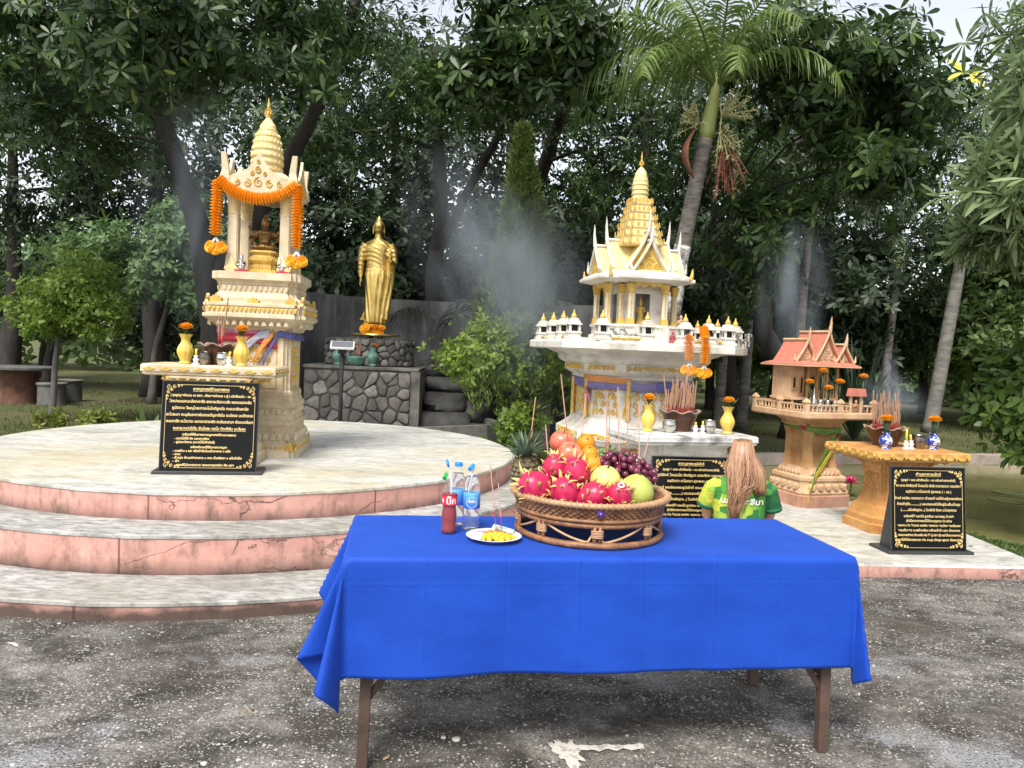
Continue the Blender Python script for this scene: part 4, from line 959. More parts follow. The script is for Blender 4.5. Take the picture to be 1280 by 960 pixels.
# ------------------------------------------------------------------ central white and gold shrine
CS = thing("spirit_shrine", 'large white and gold shrine with tiered spire on a wide octagonal pedestal', 'shrine', (1.22,7.9,.09), R(12))
oc = cham(.42)
m = MB(); m.stack([(.82,0),(.82,.10),(.78,.11),(.78,.22),(.72,.24),(.72,.33),(.66,.35),(.60,.44),(.60,.50),(.64,.51),(.67,.56),(.67,.63),(.62,.66),(.55,.72),(.53,.76)], oc); m.build("base", WHITE, CS)
m = MB(); m.stack([(.51,.75),(.51,1.13),(.535,1.145),(.535,1.18)], oc); m.build("shaft", WHITE, CS)
m = MB(); m.stack([(.53,1.175),(.56,1.19),(.61,1.22),(.61,1.29),(.65,1.305),(.68,1.34),(.68,1.375),(.74,1.40),(.80,1.425)], oc); m.build("cornice", WHITE, CS)
m = MB(); m.stack([(.90,1.424),(.93,1.435),(.93,1.49),(.915,1.51)], cham(.30)); m.build("terrace_slab", WHITE, CS)
m = MB(); a8 = [(k*pi/4) for k in range(8)]
def oside(k, w, z): return Matrix.Rotation(k*pi/4, 4, 'Z') @ Matrix.Translation((0, -(w if k % 2 == 0 else w*(2-.42)/math.sqrt(2)), z))
for k in range(8):
    wd = .52 if k % 2 == 0 else .26
    ornament(m, wd, .30, oside(k, .513, .79), .010, (3 if k % 2 == 0 else 2, 4))
    ornament(m, wd*1.1, .055, oside(k, .613, 1.226), .009, (5 if k % 2 == 0 else 3, 1)); ornament(m, wd*1.1, .07, oside(k, .672, .56), .010, (5 if k % 2 == 0 else 3, 1))
    ornament(m, wd*1.1, .05, oside(k, .602, .445), .008, (5 if k % 2 == 0 else 3, 1))
for k in range(8):
    a = k*pi/4+pi/8; x, y = .51*math.hypot(1,.58)*cos(a), .51*math.hypot(1,.58)*sin(a)
    m.tube([(x,y,.76),(x,y,1.14)], .022, 6)
m.build("gold_relief", GOLDP, CS)
# low balustrade, lanterns, stair
m = MB(); mo = MB()
for k in range(4):
    S = side(k, .84, 1.508)
    for x0, x1 in ((-.66,-.22),(.22,.66)):
        MB().box(x0, x1, -.02, .02, 0, .055, S).build("low_wall", WHITE, CS); mo.tube([(x0,-.026,.03),(x1,-.026,.03)], .009, 5, S)
        for i in range(8): spiral(mo, (x0+(i+.5)*(x1-x0)/8, .028), .02, 1.2, 1 if i % 2 else -1, .005, S @ Matrix.Translation((0,-.022,0)), 8)
mo.build("low_wall_scrolls", GOLDP, CS)
def lantern(M):
    m = MB(); m.stack([(.062,0),(.062,.02),(.05,.025),(.05,.045),(.056,.05),(.056,.06),(.044,.065)], red(.12), M); l = m.build("lantern", WHITE, CS)
    m = MB()
    for sx in (-1, 1):
        for sy in (-1, 1): m.box(sx*.036-.008, sx*.036+.008, sy*.036-.008, sy*.036+.008, .064, .115, M)
    m.stack([(.056,.114),(.056,.124),(.044,.13),(.044,.142),(.034,.148),(.034,.16),(.02,.166)], red(.12), M); m.build("lantern_roof", WHITE, l)
    MB().box(-.024,.024,-.024,.024,.064,.113, M).build("lantern_opening_shade", BLACK, l)  # black block put in for the shade between the lantern posts
    MB().lathe([(.02,.165),(.024,.178),(.016,.195),(.008,.205),(.003,.23)], 8, M).build("lantern_bulb", GOLDP, l, True)
for x, y in [(q*.93, w*.93) for q, w in ((-.88,-.66),(-.90,-.35),(-.90,.05),(-.90,.5),(-.66,-.90),(-.20,-.90),(.20,-.90),(.45,-.90),(.66,-.90),(.90,-.6),(.90,-.2),(.90,.3),(.9,.7),(-.5,.9),(.5,.9))]:
    lantern(Matrix.Translation((x, y, 1.508)) @ Matrix.Scale(1.22, 4))
m = MB(); m.stack([(.46,1.508),(.46,1.58),(.43,1.59),(.43,1.66),(.45,1.665),(.45,1.69)], red(.2)); m.build("plinth", WHITE, CS)
MB().box(-.13,.13,-.62,-.50,1.509,1.56).box(-.13,.13,-.54,-.40,1.558,1.63).box(-.17,-.13,-.64,-.42,1.509,1.66).box(.13,.17,-.64,-.42,1.509,1.66).build("stair", WHITE, CS)
cpos = []
for sx in (-1, 1):
    for sy in (-1, 1): cpos += [(sx*.40, sy*.20), (sx*.20, sy*.40), (sx*.26, sy*.26)]
for x, y in cpos:
    M = Matrix.Translation((x, y, 0))
    c = MB().stack([(.040,1.69),(.040,1.715),(.030,1.73),(.028,2.02),(.032,2.04)], red(.14), M).build("column", WHITE, CS)
    d = MB(); d.stack([(.044,1.692),(.036,1.75)], red(.14), M); d.stack([(.033,1.99),(.036,2.0),(.034,2.02),(.044,2.06),(.046,2.08)], red(.14), M)
    for k in range(4): d.box(-.010,.010,-.033,-.027,1.76,1.98, M @ Matrix.Rotation(k*pi/2, 4, 'Z'))
    d.build("column_gilding", GOLDP, c)
m = MB()
for k in range(4):
    S = side(k, .24); m.box(-.24,-.09,-.012,.012,1.69,2.09,S); m.box(.09,.24,-.012,.012,1.69,2.09,S); m.box(-.09,.09,-.011,.011,2.0,2.09,S)
m.build("cella_wall", WHITE, CS)
m = MB()
for k in range(4):
    S = side(k, .415, 2.065)
    m.poly([(-.22,.04),(-.22,.0),(-.15,-.01),(-.10,.01),(-.06,-.015),(0,.015),(.06,-.015),(.10,.01),(.15,-.01),(.22,.0),(.22,.04)], -.012, .012, S)
m.build("lintel_scallops", GOLDP, CS)
m = MB(); m.stack([(.44,2.098),(.55,2.118),(.565,2.128),(.565,2.15),(.46,2.205),(.40,2.215)], red(.16)); m.build("eaves", WHITE, CS)
m = MB()
for a in (45,135,225,315): horn(m, (.545*math.sqrt(2)*.86*cos(R(a)), .545*math.sqrt(2)*.86*sin(R(a)), 2.145), .11, (.02*cos(R(a)), .02*sin(R(a)), 0), .02)
m.build("eave_tips", GOLDP, CS)
m = MB(); m.stack([(.47,2.160),(.475,2.172),(.40,2.225)], red(.16)); m.build("eave_roof", YELP, CS)
parts = [MB() for _ in range(4)]
for k in range(4):
    M = Matrix.Rotation(k*pi/2, 4, 'Z')
    if k % 2 == 0:
        gable(parts, M, .20, 2.20, 2.50, -.43, 0, hornh=.17); gable(parts, M, .245, 2.22, 2.60, -.33, 0, hornh=.20, orn=False)
    else:
        gable(parts, M, .20, 2.20, 2.46, -.50, 0, hornh=.22, orn=True); gable(parts, M, .24, 2.22, 2.53, -.36, 0, hornh=.24, orn=False)
for p, nm, mt in zip(parts, ("roof","rake_boards","pediment","roof_horns"), (YELP, WHITE, GOLDP, WHITE)): p.build(nm, mt, CS)
m = MB(); prof = []; w = .235
for i in range(6):
    z = 2.48+.082*i; prof += [(w, z), (w+.012, z+.018), (w+.012, z+.034), (w-.012, z+.04), (w-.018, z+.078)]; w -= .024
m.stack(prof, red(.16)); tw = m.build("tiered_spire", PALEG, CS)
m = MB(); w = .235
for i in range(6):
    z = 2.48+.082*i
    for k in range(4):
        for x in (-.8,-.4,0,.4,.8): flame(m, .017, .055, .005, side(k, w+.008) @ Matrix.Translation((x*w,0,z+.03)))
    w -= .024
m.build("spire_flames", GOLDP, tw)
prof = []
for i in range(6):
    z = 2.965+.045*i; w = [.100,.102,.101,.097,.089,.075][i]; prof += [(w, z), (w+.004, z+.008), (w-.006, z+.014), (w-.008, z+.04)]
prof += [(.055,3.25),(.03,3.28),(.012,3.295)]
m = MB().stack(prof, ngon(16)); m.build("spire", PALEG, CS, 30)
m = MB(); m.lathe([(.012,3.285),(.02,3.31),(.008,3.33),(.016,3.35),(.007,3.37),(.011,3.385),(.002,3.45)], 8)
for k in range(4): flame(m, .032, .06, .004, Matrix.Rotation(k*pi/4, 4, 'Z') @ Matrix.Translation((0,0,3.315)))
m.build("finial", GOLDP, CS)
def local(o, p): return Matrix.Translation(o.location) @ Matrix.Rotation(o.rotation_euler.z, 4, 'Z') @ Matrix.Diagonal((*o.scale, 1)) @ Vector(p)
# gold figure standing in the doorway
m = MB(); m.stack([(.05,0),(.05,.03),(.036,.04),(.036,.06)], red(.14)); m.lathe([(.032,.058),(.034,.10),(.024,.14),(.03,.165),(.034,.18),(.012,.195),(.019,.215),(.016,.235),(.006,.25),(.002,.29)], 12)
for s in (-1, 1): m.tube([(s*.03,0,.175),(s*.045,-.01,.14),(s*.02,-.03,.13)], .009, 5)
o = m.build("golden_figure", GOLDP, None, 45); o.location = local(CS, (0,-.16,1.69)); o.rotation_euler.z = R(8); tag(o, 'small golden figure standing in the doorway of the white shrine', 'figurine')
# figurines on the terrace
FIGC = [mat("figurine_paint_a", (.55,.30,.18), .6, var=.4, vscale=40), mat("figurine_paint_b", (.50,.48,.42), .6, var=.5, vscale=40, col2=(.10,.10,.10)), mat("figurine_paint_c", (.45,.10,.12), .6, var=.5, vscale=40)]
def doll(name, label, loc, s, mt, rz=0, group=None):
    m = MB(); m.lathe([(.035,0),(.036,.03),(.026,.06),(.03,.085),(.012,.098),(.018,.115),(.014,.135),(.003,.145)], 10)
    for q in (-1, 1): m.tube([(q*.028,0,.085),(q*.04,-.015,.06),(q*.012,-.032,.06)], .009, 5)
    o = m.build(name, mt, None, 45); o.location = loc; o.scale = (s,)*3; o.rotation_euler.z = rz; return tag(o, label, 'figurine', group)
def beast(name, label, loc, s, mt, rz=0, group=None):
    o = thing(name, label, 'figurine', loc, rz, group); m = MB(); m.ell((0,0,.06), (.055,.028,.03), 10, 7)
    for x in (-.035, .035):
        for y in (-.015, .015): m.tube([(x,y,.05),(x*1.05,y,0)], [.012,.009], 6)
    m.tube([(.045,0,.07),(.07,0,.10),(.078,0,.115)], [.02,.016,.014], 7); m.ell((.09,0,.115), (.022,.012,.013), 8, 6); m.tube([(.10,0,.11),(.115,0,.08),(.112,0,.045)], [.008,.006,.004], 5); m.tube([(-.05,0,.07),(-.07,0,.05),(-.068,0,.02)], [.006,.005,.003], 5)
    for q in (-1, 1): m.add([(.075,q*.012,.125),(.068,q*.035,.12),(.072,q*.03,.09)], [(0,1,2)])
    b = m.build("body", mt, o, 45); o.scale = (s,)*3; return o
for i, (x, y, k, lb) in enumerate(((-.42,-.80,1,'leftmost small animal figurine on the white shrine terrace'),(-.30,-.74,1,'second small animal figurine from the left on the white shrine terrace'),(-.55,-.72,1,'small animal figurine behind the low wall, left of the shrine stair'),(.75,-.80,1,'small animal figurine at the right end of the white shrine terrace'),(.86,-.76,1,'rightmost small animal figurine on the white shrine terrace'))):
    beast("animal_figurine", lb, local(CS, (x, y, 1.51)), 1., FIGC[k], R(160+25*i), 'animal figurines on the white shrine terrace')
for i, (x, y, k, lb) in enumerate(((.17,-.60,2,'small doll in red by the stair of the white shrine'),(-.16,-.70,0,'small brown doll left of the white shrine stair'),(.27,-.55,0,'small brown doll right of the doorway of the white shrine'))):
    doll("doll", lb, local(CS, (x, y, 1.51+(.15 if i == 2 else 0))), .9, FIGC[k], R(8), 'dolls on the white shrine terrace')
garland("marigold_garland", 'left one of two marigold garlands hanging from the white shrine terrace', local(CS, (.16,-.985,0)), R(8), [[(0,0,1.58),(.0,-.004,1.50),(.02,0,1.36)]], tails=((.02,0,1.34),), scale=.85, group='garlands hanging from the white shrine terrace')
garland("marigold_garland", 'right one of two marigold garlands hanging from the white shrine terrace', local(CS, (.32,-.985,0)), R(8), [[(0,.05,1.66),(.0,.0,1.58),(.01,-.004,1.45),(.005,0,1.34)]], tails=((.005,0,1.32),), scale=.85, group='garlands hanging from the white shrine terrace')
w = .545
pts = lambda w, z: [(-w*.58,w,z),(-w,w*.58,z),(-w,-w*.58,z-.02),(-w*.58,-w,z-.01),(-.1,-w-.01,z-.035),(w*.58,-w,z),(w,-w*.58,z)]
sash("ribbon_sash", 'faded violet, pink and orange ribbons wound round the white shrine shaft', (1.22,7.9,.09), R(12), [('violet', pts(w, 1.11), .09), ('pink', [(-w*1.02,-w*.4,1.04),(-w*1.04,-w*.56,1.0),(-w*1.0,-w*.62,.94)], .07), ('orange', [(-w,-w*.2,1.16),(-w*1.01,-w*.58,1.15),(-w*.6,-w*1.01,1.14),(-.2,-w-.004,1.13)], .06), ('blue', [(w*.1,-w-.012,1.08),(w*.45,-w-.014,1.10),(w*.6,-w*1.03,1.02)], .10)])

# ------------------------------------------------------------------ orange spirit house on a pillar
OS = thing("spirit_house", 'peach spirit house with salmon gabled roofs on an orange pillar by the pond', 'spirit house', (2.99,7.62,.09), R(18))
rd = red(.1)
m = MB(); m.stack([(.345,0),(.345,.11),(.335,.12)], rd); m.build("foot", PINKB, OS)
m = MB(); m.stack([(.325,.118),(.335,.14),(.32,.17),(.30,.22),(.30,.25),(.31,.26),(.31,.29),(.27,.31),(.25,.35),(.225,.38)], rd); m.build("base", PEACH, OS)
m = MB(); band(m, .318, .155, .235, 5, .03, .52, 'down'); band(m, .262, .31, .36, 7, .02, .40, 'petal'); m.build("base_relief", PEACH, OS)
m = MB(); m.stack([(.15,.37),(.14,.42),(.135,.74),(.15,.78)], sq)
for sx in (-1, 1):
    for sy in (-1, 1):
        m.stack([(.062,.375),(.05,.42),(.042,.52),(.042,.70),(.055,.75),(.062,.79)], red(.12), Matrix.Translation((sx*.155, sy*.155, 0)))
m.build("pillar", OCHRE, OS)
m = MB(); m.stack([(.215,.785),(.235,.80),(.235,.82),(.27,.845),(.30,.87),(.30,.885)], rd); m.build("capital", OCHRE, OS)
m = MB(); band(m, .238, .80, .845, 9, .02, .42, 'petal'); m.build("capital_relief", OCHRE, OS)
HW = .475
m = MB(); m.stack([(HW-.03,.884),(HW,.90),(HW,.945),(HW-.01,.955)], sq); m.build("deck", PEACH, OS)
# railing: posts, rail, balusters
m = MB(); 
for k in range(4):
    S = side(k, HW-.03, .954)
    m.box(-HW+.035, HW-.035, -.012, .012, .062, .076, S) if k else m.box(-HW+.035, .10, -.012, .012, .062, .076, S).box(.30, HW-.035, -.012, .012, .062, .076, S)
m.build("handrail", PEACH, OS)
for k in range(4):
    S = side(k, HW-.03, .954)
    for i in range(16):
        x = -HW+.06+i*(2*HW-.12)/15
        if k == 0 and .09 < x < .31: continue
        if i in (0, 15): continue
        MB().lathe([(.009,0),(.013,.018),(.006,.034),(.011,.05),(.009,.063)], 6, S @ Matrix.Translation((x,0,0))).build("baluster", PEACH, OS, True)
for x, y in [(-1,-1),(1,-1),(1,1),(-1,1),(.0,-1),(-1,0)]:
    MB().stack([(.024,.953),(.024,1.04),(.032,1.046),(.032,1.056),(.004,1.09)], sq, Matrix.Translation((x*(HW-.03), y*(HW-.03), 0))).build("rail_post", PEACH, OS)
# house on stilts
for x in (-.30,-.1,.12,.30):
    for y in (-.02,.30): MB().stack([(.018,.953),(.018,1.055)], ngon(8), Matrix.Translation((x, y, 0))).build("stilt", OCHRE, OS)
MB().box(-.335,.335,-.045,.335,1.05,1.075).build("floor", PEACH, OS)
m = MB(); m.box(-.32,-.12,.02,.32,1.074,1.40).box(.0,.31,.14,.32,1.074,1.40).box(-.12,0,.20,.31,1.074,1.398); wl_ = m.build("wall", PEACH, OS)
for x, y, sx, z0, z1 in ((-.26,.017,.022,1.17,1.27),(-.16,.017,.022,1.12,1.27),(.08,.137,.035,1.15,1.28),(.21,.137,.03,1.15,1.28)):
    MB().box(x-sx,x+sx,y-.004,y+.05,z0,z1).build("window", BLACK, wl_); mm = MB()
    for a in (-1, 1): mm.box(x+a*sx-.006,x+a*sx+.006,y-.012,y+.03,z0-.01,z1+.01)
    mm.box(x-sx-.006,x+sx+.006,y-.014,y+.03,z1+.010,z1+.022).box(x-sx-.006,x+sx+.006,y-.014,y+.03,z0-.022,z0-.010); mm.build("window_frame", OCHRE, wl_)
for x in (-.10,.02,.16,.30): MB().stack([(.016,1.074),(.016,1.10),(.011,1.11),(.011,1.40)], sq, Matrix.Translation((x,-.02,0))).build("post", OCHRE, OS)
for x in np.linspace(.04,.28,8): MB().lathe([(.006,1.074),(.008,1.10),(.005,1.13),(.006,1.15)], 5, Matrix.Translation((x,-.035,0))).build("veranda_baluster", PEACH, OS)
m = MB(); m.stack([(.37,1.395),(.40,1.40),(.40,1.412),(.33,1.437),(.30,1.44)], lambda w: [(-w,-w+.13),(w,-w+.13),(w,w+.11-.07),(-w,w+.11-.07)]); m.build("eave_roof", SALMON, OS)
MB().stack([(.402,1.391),(.407,1.393),(.407,1.403),(.402,1.404)], lambda w: [(-w,-w+.13),(w,-w+.13),(w,w+.04),(-w,w+.04)]).build("eave_board", PEACH, OS)
parts = [MB() for _ in range(4)]
M0 = Matrix.Identity(4)
gable(parts, Matrix.Translation((-.16,0,0)), .155, 1.425, 1.65, -.06, .36, hornh=.14, orn=True); gable(parts, Matrix.Translation((.06,0,0)), .18, 1.425, 1.735, -.13, .36, hornh=.17); gable(parts, Matrix.Translation((.27,0,0)), .125, 1.425, 1.61, -.15, .33, hornh=.13)
for p, nm, mt in zip(parts, ("gable_roof","rake_boards","gable_face","roof_horns"), (SALMON, PEACH, PEACH, PEACH)): p.build(nm, mt, OS)
# small gate roof at the front rail
m = MB()
for x in (.13,.27): m.box(x-.012,x+.012,-HW+.018,-HW+.042,.954,1.12)
m.build("gate_posts", PEACH, OS)
MB().poly([(-.11,0),(.11,0),(.09,.075),(-.09,.075)], -HW-.01, -HW+.06, Matrix.Translation((.20,0,1.12))).build("gate_roof", SALMON, OS)
OS.scale = (.87, .87, .97)
gs = sash("gauze_sash", 'green and yellow gauze sash trailing down the orange pillar', (2.99,7.62,.09), R(18), [
    ('green', [(-.22,.2,.80),(-.225,-.22,.78),(0,-.235,.745),(.22,-.225,.76)], .06), ('yellow', [(.225,.1,.74),(.228,-.2,.70),(.1,-.25,.56),(-.12,-.30,.34),(-.28,-.37,.16),(-.30,-.38,.02)], .08), ('green', [(.15,-.24,.70),(0,-.26,.54),(-.14,-.30,.36),(-.24,-.36,.20)], .10), ('red', [(.2,-.23,.73),(.24,-.2,.68),(.25,-.16,.52)], .07), ('red', [(-.235,-.1,.80),(-.24,-.2,.77)], .04)])
gs.scale = OS.scale
for ch in CS.children:
    if ch.name.split('.')[0] in ('plinth','stair','column','cella_wall','lintel_scallops','eaves','eave_tips','eave_roof','roof','rake_boards','pediment','roof_horns','tiered_spire','spire','finial'): ch.scale = (.88,.88,1)
# ------------------------------------------------------------------ offering tables and what stands on them
M_TIMBER = mat("orange_lacquer", (.58,.31,.11), .5, var=.45, vscale=7, bump=.15, col2=(.42,.19,.055))
STAINW = mat("stained_white_stone", (.56,.55,.53), .55, var=.6, vscale=5, bump=.25, bscale=50, col2=(.17,.155,.14), ramp=(.36,.52))
def offering_table(label, loc, rz, hw, hd, h, topm, pedm, trim, style):
    o = thing("offering_table", label, 'offering table', loc, rz); kf = hd/hw
    rect = lambda w: [(-w, -(w-hw+hd)), (w, -(w-hw+hd)), (w, w-hw+hd), (-w, w-hw+hd)]
    m = MB(); m.stack([(hw-.03,h-.085),(hw-.01,h-.075),(hw-.01,h-.062),(hw,h-.055),(hw,h-.012),(hw-.012,h)], rect); m.build("table_top", topm, o)
    m = MB()
    for k in range(4):
        L = hw if k % 2 == 0 else hd; d = hd if k % 2 == 0 else hw; S = side(k, d, h-.036); n = int(L*2/.115)
        if style == 'diamond':
            for i in range(n+1): x = -L+.03+i*(2*L-.06)/n; m.poly([(x-.02,0),(x,-.024),(x+.02,0),(x,.024)], -.014, .001, S)
            for i in range(n): x = -L+.03+(i+.5)*(2*L-.06)/n; m.poly([(x-.035,-.012),(x-.02,-.026),(x+.02,-.026),(x+.035,-.012),(x,-.002)], -.007, .001, S)
        elif style == 'scroll':
            for i in range(n): x = -L+(i+.5)*2*L/n; m.poly([(x-.045,0),(x,-.016),(x+.045,0),(x,.016)], -.007, .001, S); spiral(m, (x, 0), .013, 1.2, 1, .004, S @ Matrix.Translation((0,-.006,0)), 8)
        else: m.box(-L+.002, L-.002, -.004, .002, -.014, -.006, S)
    m.build("edge_ornament", trim, o)
    p = .20 if style != 'plain' else .24
    M = Matrix.Scale(1, 4)
    m = MB(); rsec = lambda w: [(x, y*.72) for x, y in red(.1)(w)]
    if style == 'plain': prof = [(p+.16,0),(p+.16,.09),(p+.13,.10),(p+.13,.16),(p+.09,.18),(p+.09,.22),(p+.05,.24),(p+.02,.30),(p+.02,.42),(p+.05,.44),(p+.05,.48),(p+.08,.50),(p+.08,.55),(p+.11,.57),(p+.11,.62),(p+.15,h-.085)]
    else: prof = [(p+.13,0),(p+.13,.07),(p+.11,.08),(p+.11,.12),(p+.09,.14),(p+.07,.20),(p+.04,.22),(p+.02,.26),(p,.34),(p,.48),(p+.02,.50),(p+.02,.53),(p+.03,.56),(p+.08,.62),(p+.15,h-.10),(p+.15,h-.085)]
    m.stack(prof, rsec); m.build("pedestal", pedm, o)
    if style != 'plain':
        m = MB()
        for k in range(4):
            w = (p+.03) if k % 2 == 0 else (p+.03)*1.0
            fy = .72 if k % 2 == 0 else 1.; fx = 1. if k % 2 == 0 else .72
            for i in range(9):
                x = (-.9+1.8*i/8)*w*fx
                m.tube([(x, 0, .56), (x*1.18, -.055*fy, .62), (x*1.42, -.115*fy, h-.10)], [.010,.014,.017], 5, side(k, w*fy))
            ornament(m, w*fx*1.2, .2, side(k, p*fy+.003, .29), .008, (2,3))
        m.build("pedestal_ribs", trim if style == 'scroll' else pedm, o)
    return o
LT = offering_table('cream and gold offering table before the left shrine', (-2.29,5.98,.516), R(5), .49, .25, .755, CREAM, CREAM, GOLDP, 'scroll')
CT = offering_table('stained white offering table in front of the white shrine', (1.50,6.74,.09), R(16), .56, .34, .735, STAINW, WHITE, STAINW, 'plain')
OT = offering_table('orange lacquered offering table at the right by the pond', (3.30,6.55,.09), R(10), .43, .36, .70, M_TIMBER, M_TIMBER, GOLDP, 'diamond')

def vase(label, T, x, y, h, flower, group, mt=YVASE, ribs=10, leaf=True):
    loc = local(T, (x, y, T['top'])); s = h/.23
    o = thing("flower_vase", label, 'vase', loc, random.random()*6, group); n = 40
    prof = [(.036,0),(.045,.004),(.046,.014),(.036,.024),(.046,.05),(.060,.085),(.061,.11),(.050,.14),(.034,.168),(.031,.185),(.036,.205),(.047,.226),(.050,.232)]
    rings = []
    for r, z in prof:
        amp = .045 if .03 < z < .2 else (.09 if z > .22 else 0)
        rings.append([((r*(1+amp*cos(ribs*2*pi*j/n)))*s*cos(2*pi*j/n), (r*(1+amp*cos(ribs*2*pi*j/n)))*s*sin(2*pi*j/n), (z+(.006*cos(ribs*2*pi*j/n) if z > .22 else 0))*s) for j in range(n)])
    rings += [[(x_*.82, y_*.82, z_-.01*s) for x_, y_, z_ in rings[-1]]]
    MB().loft(rings).build("vase_body", mt, o, 60)
    flowerhead(o, h, flower, leaf)
    return o
def flowerhead(o, h, me, leaf=True, hh=.05):
    MB().tube([(0,0,h-.02),(.004,0,h+hh*.6),(0,0,h+hh)], .006, 5).build("stem", STEM, o)
    m = MB()
    for i in range(5):
        a = i*1.25; d = Vector((cos(a), sin(a), 0)); sd = Vector((-sin(a), cos(a), 0)); b = Vector((0,0,h))
        m.add([tuple(b), tuple(b+d*.02+sd*.014+Vector((0,0,.03))), tuple(b+d*.03+Vector((0,0,.06))), tuple(b+d*.02-sd*.014+Vector((0,0,.03)))], [(0,1,2,3)])
    if leaf:
        for s in (-1, 1):
            for j in range(1): m.add([(0,0,h),(s*.05,.0,h+.035),(s*.115,.01,h+.085),(s*.055,.012,h+.028)], [(0,1,2,3)])
    m.build("leaves", STEM, o)
    f = bpy.data.objects.new("flower_head", me); COL.objects.link(f); f.parent = o; f.location = (0,0,h+hh+.01)
LT['top'] = .755; CT['top'] = .735; OT['top'] = .70
vg = 'yellow vases with marigolds'
vase('yellow vase with orange marigold at the left end of the cream offering table', LT, -.23, -.06, .225, PUFF_O, vg); vase('yellow vase with orange marigold at the right of the cream offering table', LT, .20, -.10, .225, PUFF_O, vg)
vase('yellow vase with marigold at the left of the white offering table', CT, -.31, .02, .235, PUFF_O, vg); vase('yellow vase with marigold at the right end of the white offering table', CT, .38, -.13, .235, PUFF_Y, vg)
def censer(label, T, x, y, r, h):
    o = thing("incense_pot", label, 'incense pot', local(T, (x, y, T['top'])), T.rotation_euler.z); n = 48
    prof = [(.55,0),(.62,.06),(.60,.14),(.72,.40),(.86,.75),(.93,.92),(1.02,1.)]
    def rg(q, z, wv=0, sc=1): return [((q*r*(1+wv*.05*cos(8*2*pi*j/n)))*cos(2*pi*j/n), (q*r*(1+wv*.05*cos(8*2*pi*j/n)))*sin(2*pi*j/n), z*h+wv*.012*cos(8*2*pi*j/n)) for j in range(n)]
    MB().loft([rg(q, z, 1 if z > .9 else 0) for q, z in prof] + [rg(.9,.97,1), rg(.86,.82)]).build("pot_body", CLAYP, o, 50)
    m = MB(); m.loft([rg(1.02,.99,1), rg(1.07,1.02,1), rg(1.06,1.07,1), rg(.98,1.07,1), rg(.93,.99,1)], cap=False); m.build("wavy_rim", CLAYRIM, o, True)
    MB().lathe([(r*.86,h*.83),(r*.85,h*.88),(r*.4,h*.9)], 20).build("ash", mat("incense_ash", (.25,.23,.21), .95, var=.4, vscale=40) if "incense_ash" not in MATS else MATS["incense_ash"], o)
    return o
LCEN = censer('brown wavy-rimmed incense pot on the cream offering table', LT, -.02, .06, .145, .15)
CCEN = censer('brown wavy-rimmed incense pot crowded with sticks on the white offering table', CT, .03, .09, .175, .17)
OCEN = censer('brown wavy-rimmed incense pot crowded with sticks on the orange table', OT, -.03, .10, .165, .15)
def cup(label, T, x, y, r, h, group='metal cups on the offering tables', mt=SILVER):
    o = MB().lathe([(r*.55,0),(r*.62,h*.06),(r*.9,h*.3),(r,h*.55),(r*.92,h*.8),(r*.82,h*.9),(r*.93,h),(r*.86,h),(r*.75,h*.9),(r*.5,h*.75)], 24).build("metal_cup", mt, None, 60)
    o.location = local(T, (x, y, T['top'])); tag(o, label, 'cup', group)
DARKS = mat("blackened_silver", (.40,.36,.31), .3, metal=.9, var=.8, vscale=9, col2=(.03,.03,.03))
cup('blackened metal cup left of centre on the cream offering table', LT, -.08, -.10, .05, .10, mt=DARKS); cup('shiny metal cup right of centre on the cream offering table', LT, .06, -.11, .05, .10)
cup('shiny metal cup left of the crowded incense pot on the white table', CT, -.15, -.07, .062, .115); cup('shiny metal cup right of the crowded incense pot on the white table', CT, .22, -.10, .06, .115)
cup('metal cup behind the left blue and white vase', OT, -.12, -.03, .055, .11, mt=DARKS); cup('blackened metal cup beside the right blue and white vase', OT, .17, -.06, .06, .115, mt=DARKS)
def candle(label, T, x, y, h, lean=0.):
    o = thing("candle_holder", label, 'candle', local(T, (x, y, T['top'])), 0, 'candles on the offering tables')
    MB().lathe([(.03,0),(.032,.008),(.014,.014),(.02,.03),(.024,.042),(.012,.05),(.018,.066),(.016,.07)], 14).build("holder", PLAST_W, o, 50)
    MB().tube([(0,0,.06),(lean*.5,0,.06+h*.5),(lean,0,.06+h)], [.009,.009,.008], 8).build("candle", WAXY, o, True)
candle('short yellow candle left on the cream offering table', LT, -.125, -.14, .06); candle('short yellow candle right on the cream offering table', LT, .12, -.15, .05, .01)
candle('left short candle before the incense pot on the white table', CT, .065, -.14, .04); candle('right short candle before the incense pot on the white table', CT, .14, -.13, .05)
candle('tall yellow candle on the orange table', OT, .0, -.13, .11); candle('shorter leaning yellow candle on the orange table', OT, .07, -.10, .06, -.012)
BWV = G("blue_white_china", .2, .5); q = BWV.noise(38, 3, .5, dist=1.2); BWV.color(BWV.ramp(q, [(.44, (.66,.67,.68)), (.50, (.02,.045,.34))])); BWV = BWV.m
def china(label, x, y):
    o = thing("china_vase", label, 'vase', local(OT, (x, y, OT['top'])), 0, 'blue and white vases')
    MB().lathe([(.034,0),(.036,.006),(.03,.014),(.05,.045),(.054,.068),(.045,.095),(.028,.108),(.026,.12),(.037,.138),(.03,.138),(.02,.11)], 24).build("vase_body", BWV, o, 60)
    m = MB()
    for i in range(7): a = i*.9; m.tube([(.008*cos(a), .008*sin(a), .10),(.018*cos(a), .018*sin(a), .24)], [.007,.008], 5)
    m.build("leaf_wrap", STEM, o, True)
    for dx, dy, me in ((-.018,0,PUFF_Y),(.02,.005,PUFF_O),(0,-.02,PUFF_Y)):
        f = bpy.data.objects.new("flower_head", me); COL.objects.link(f); f.parent = o; f.location = (dx, dy, .255); f.scale = (.85,)*3; f.rotation_euler = (dy*10, dx*12, dx*40)
china('left blue and white vase with marigolds on the orange table', -.19, -.13); china('right blue and white vase with marigolds on the orange table', .28, -.10)

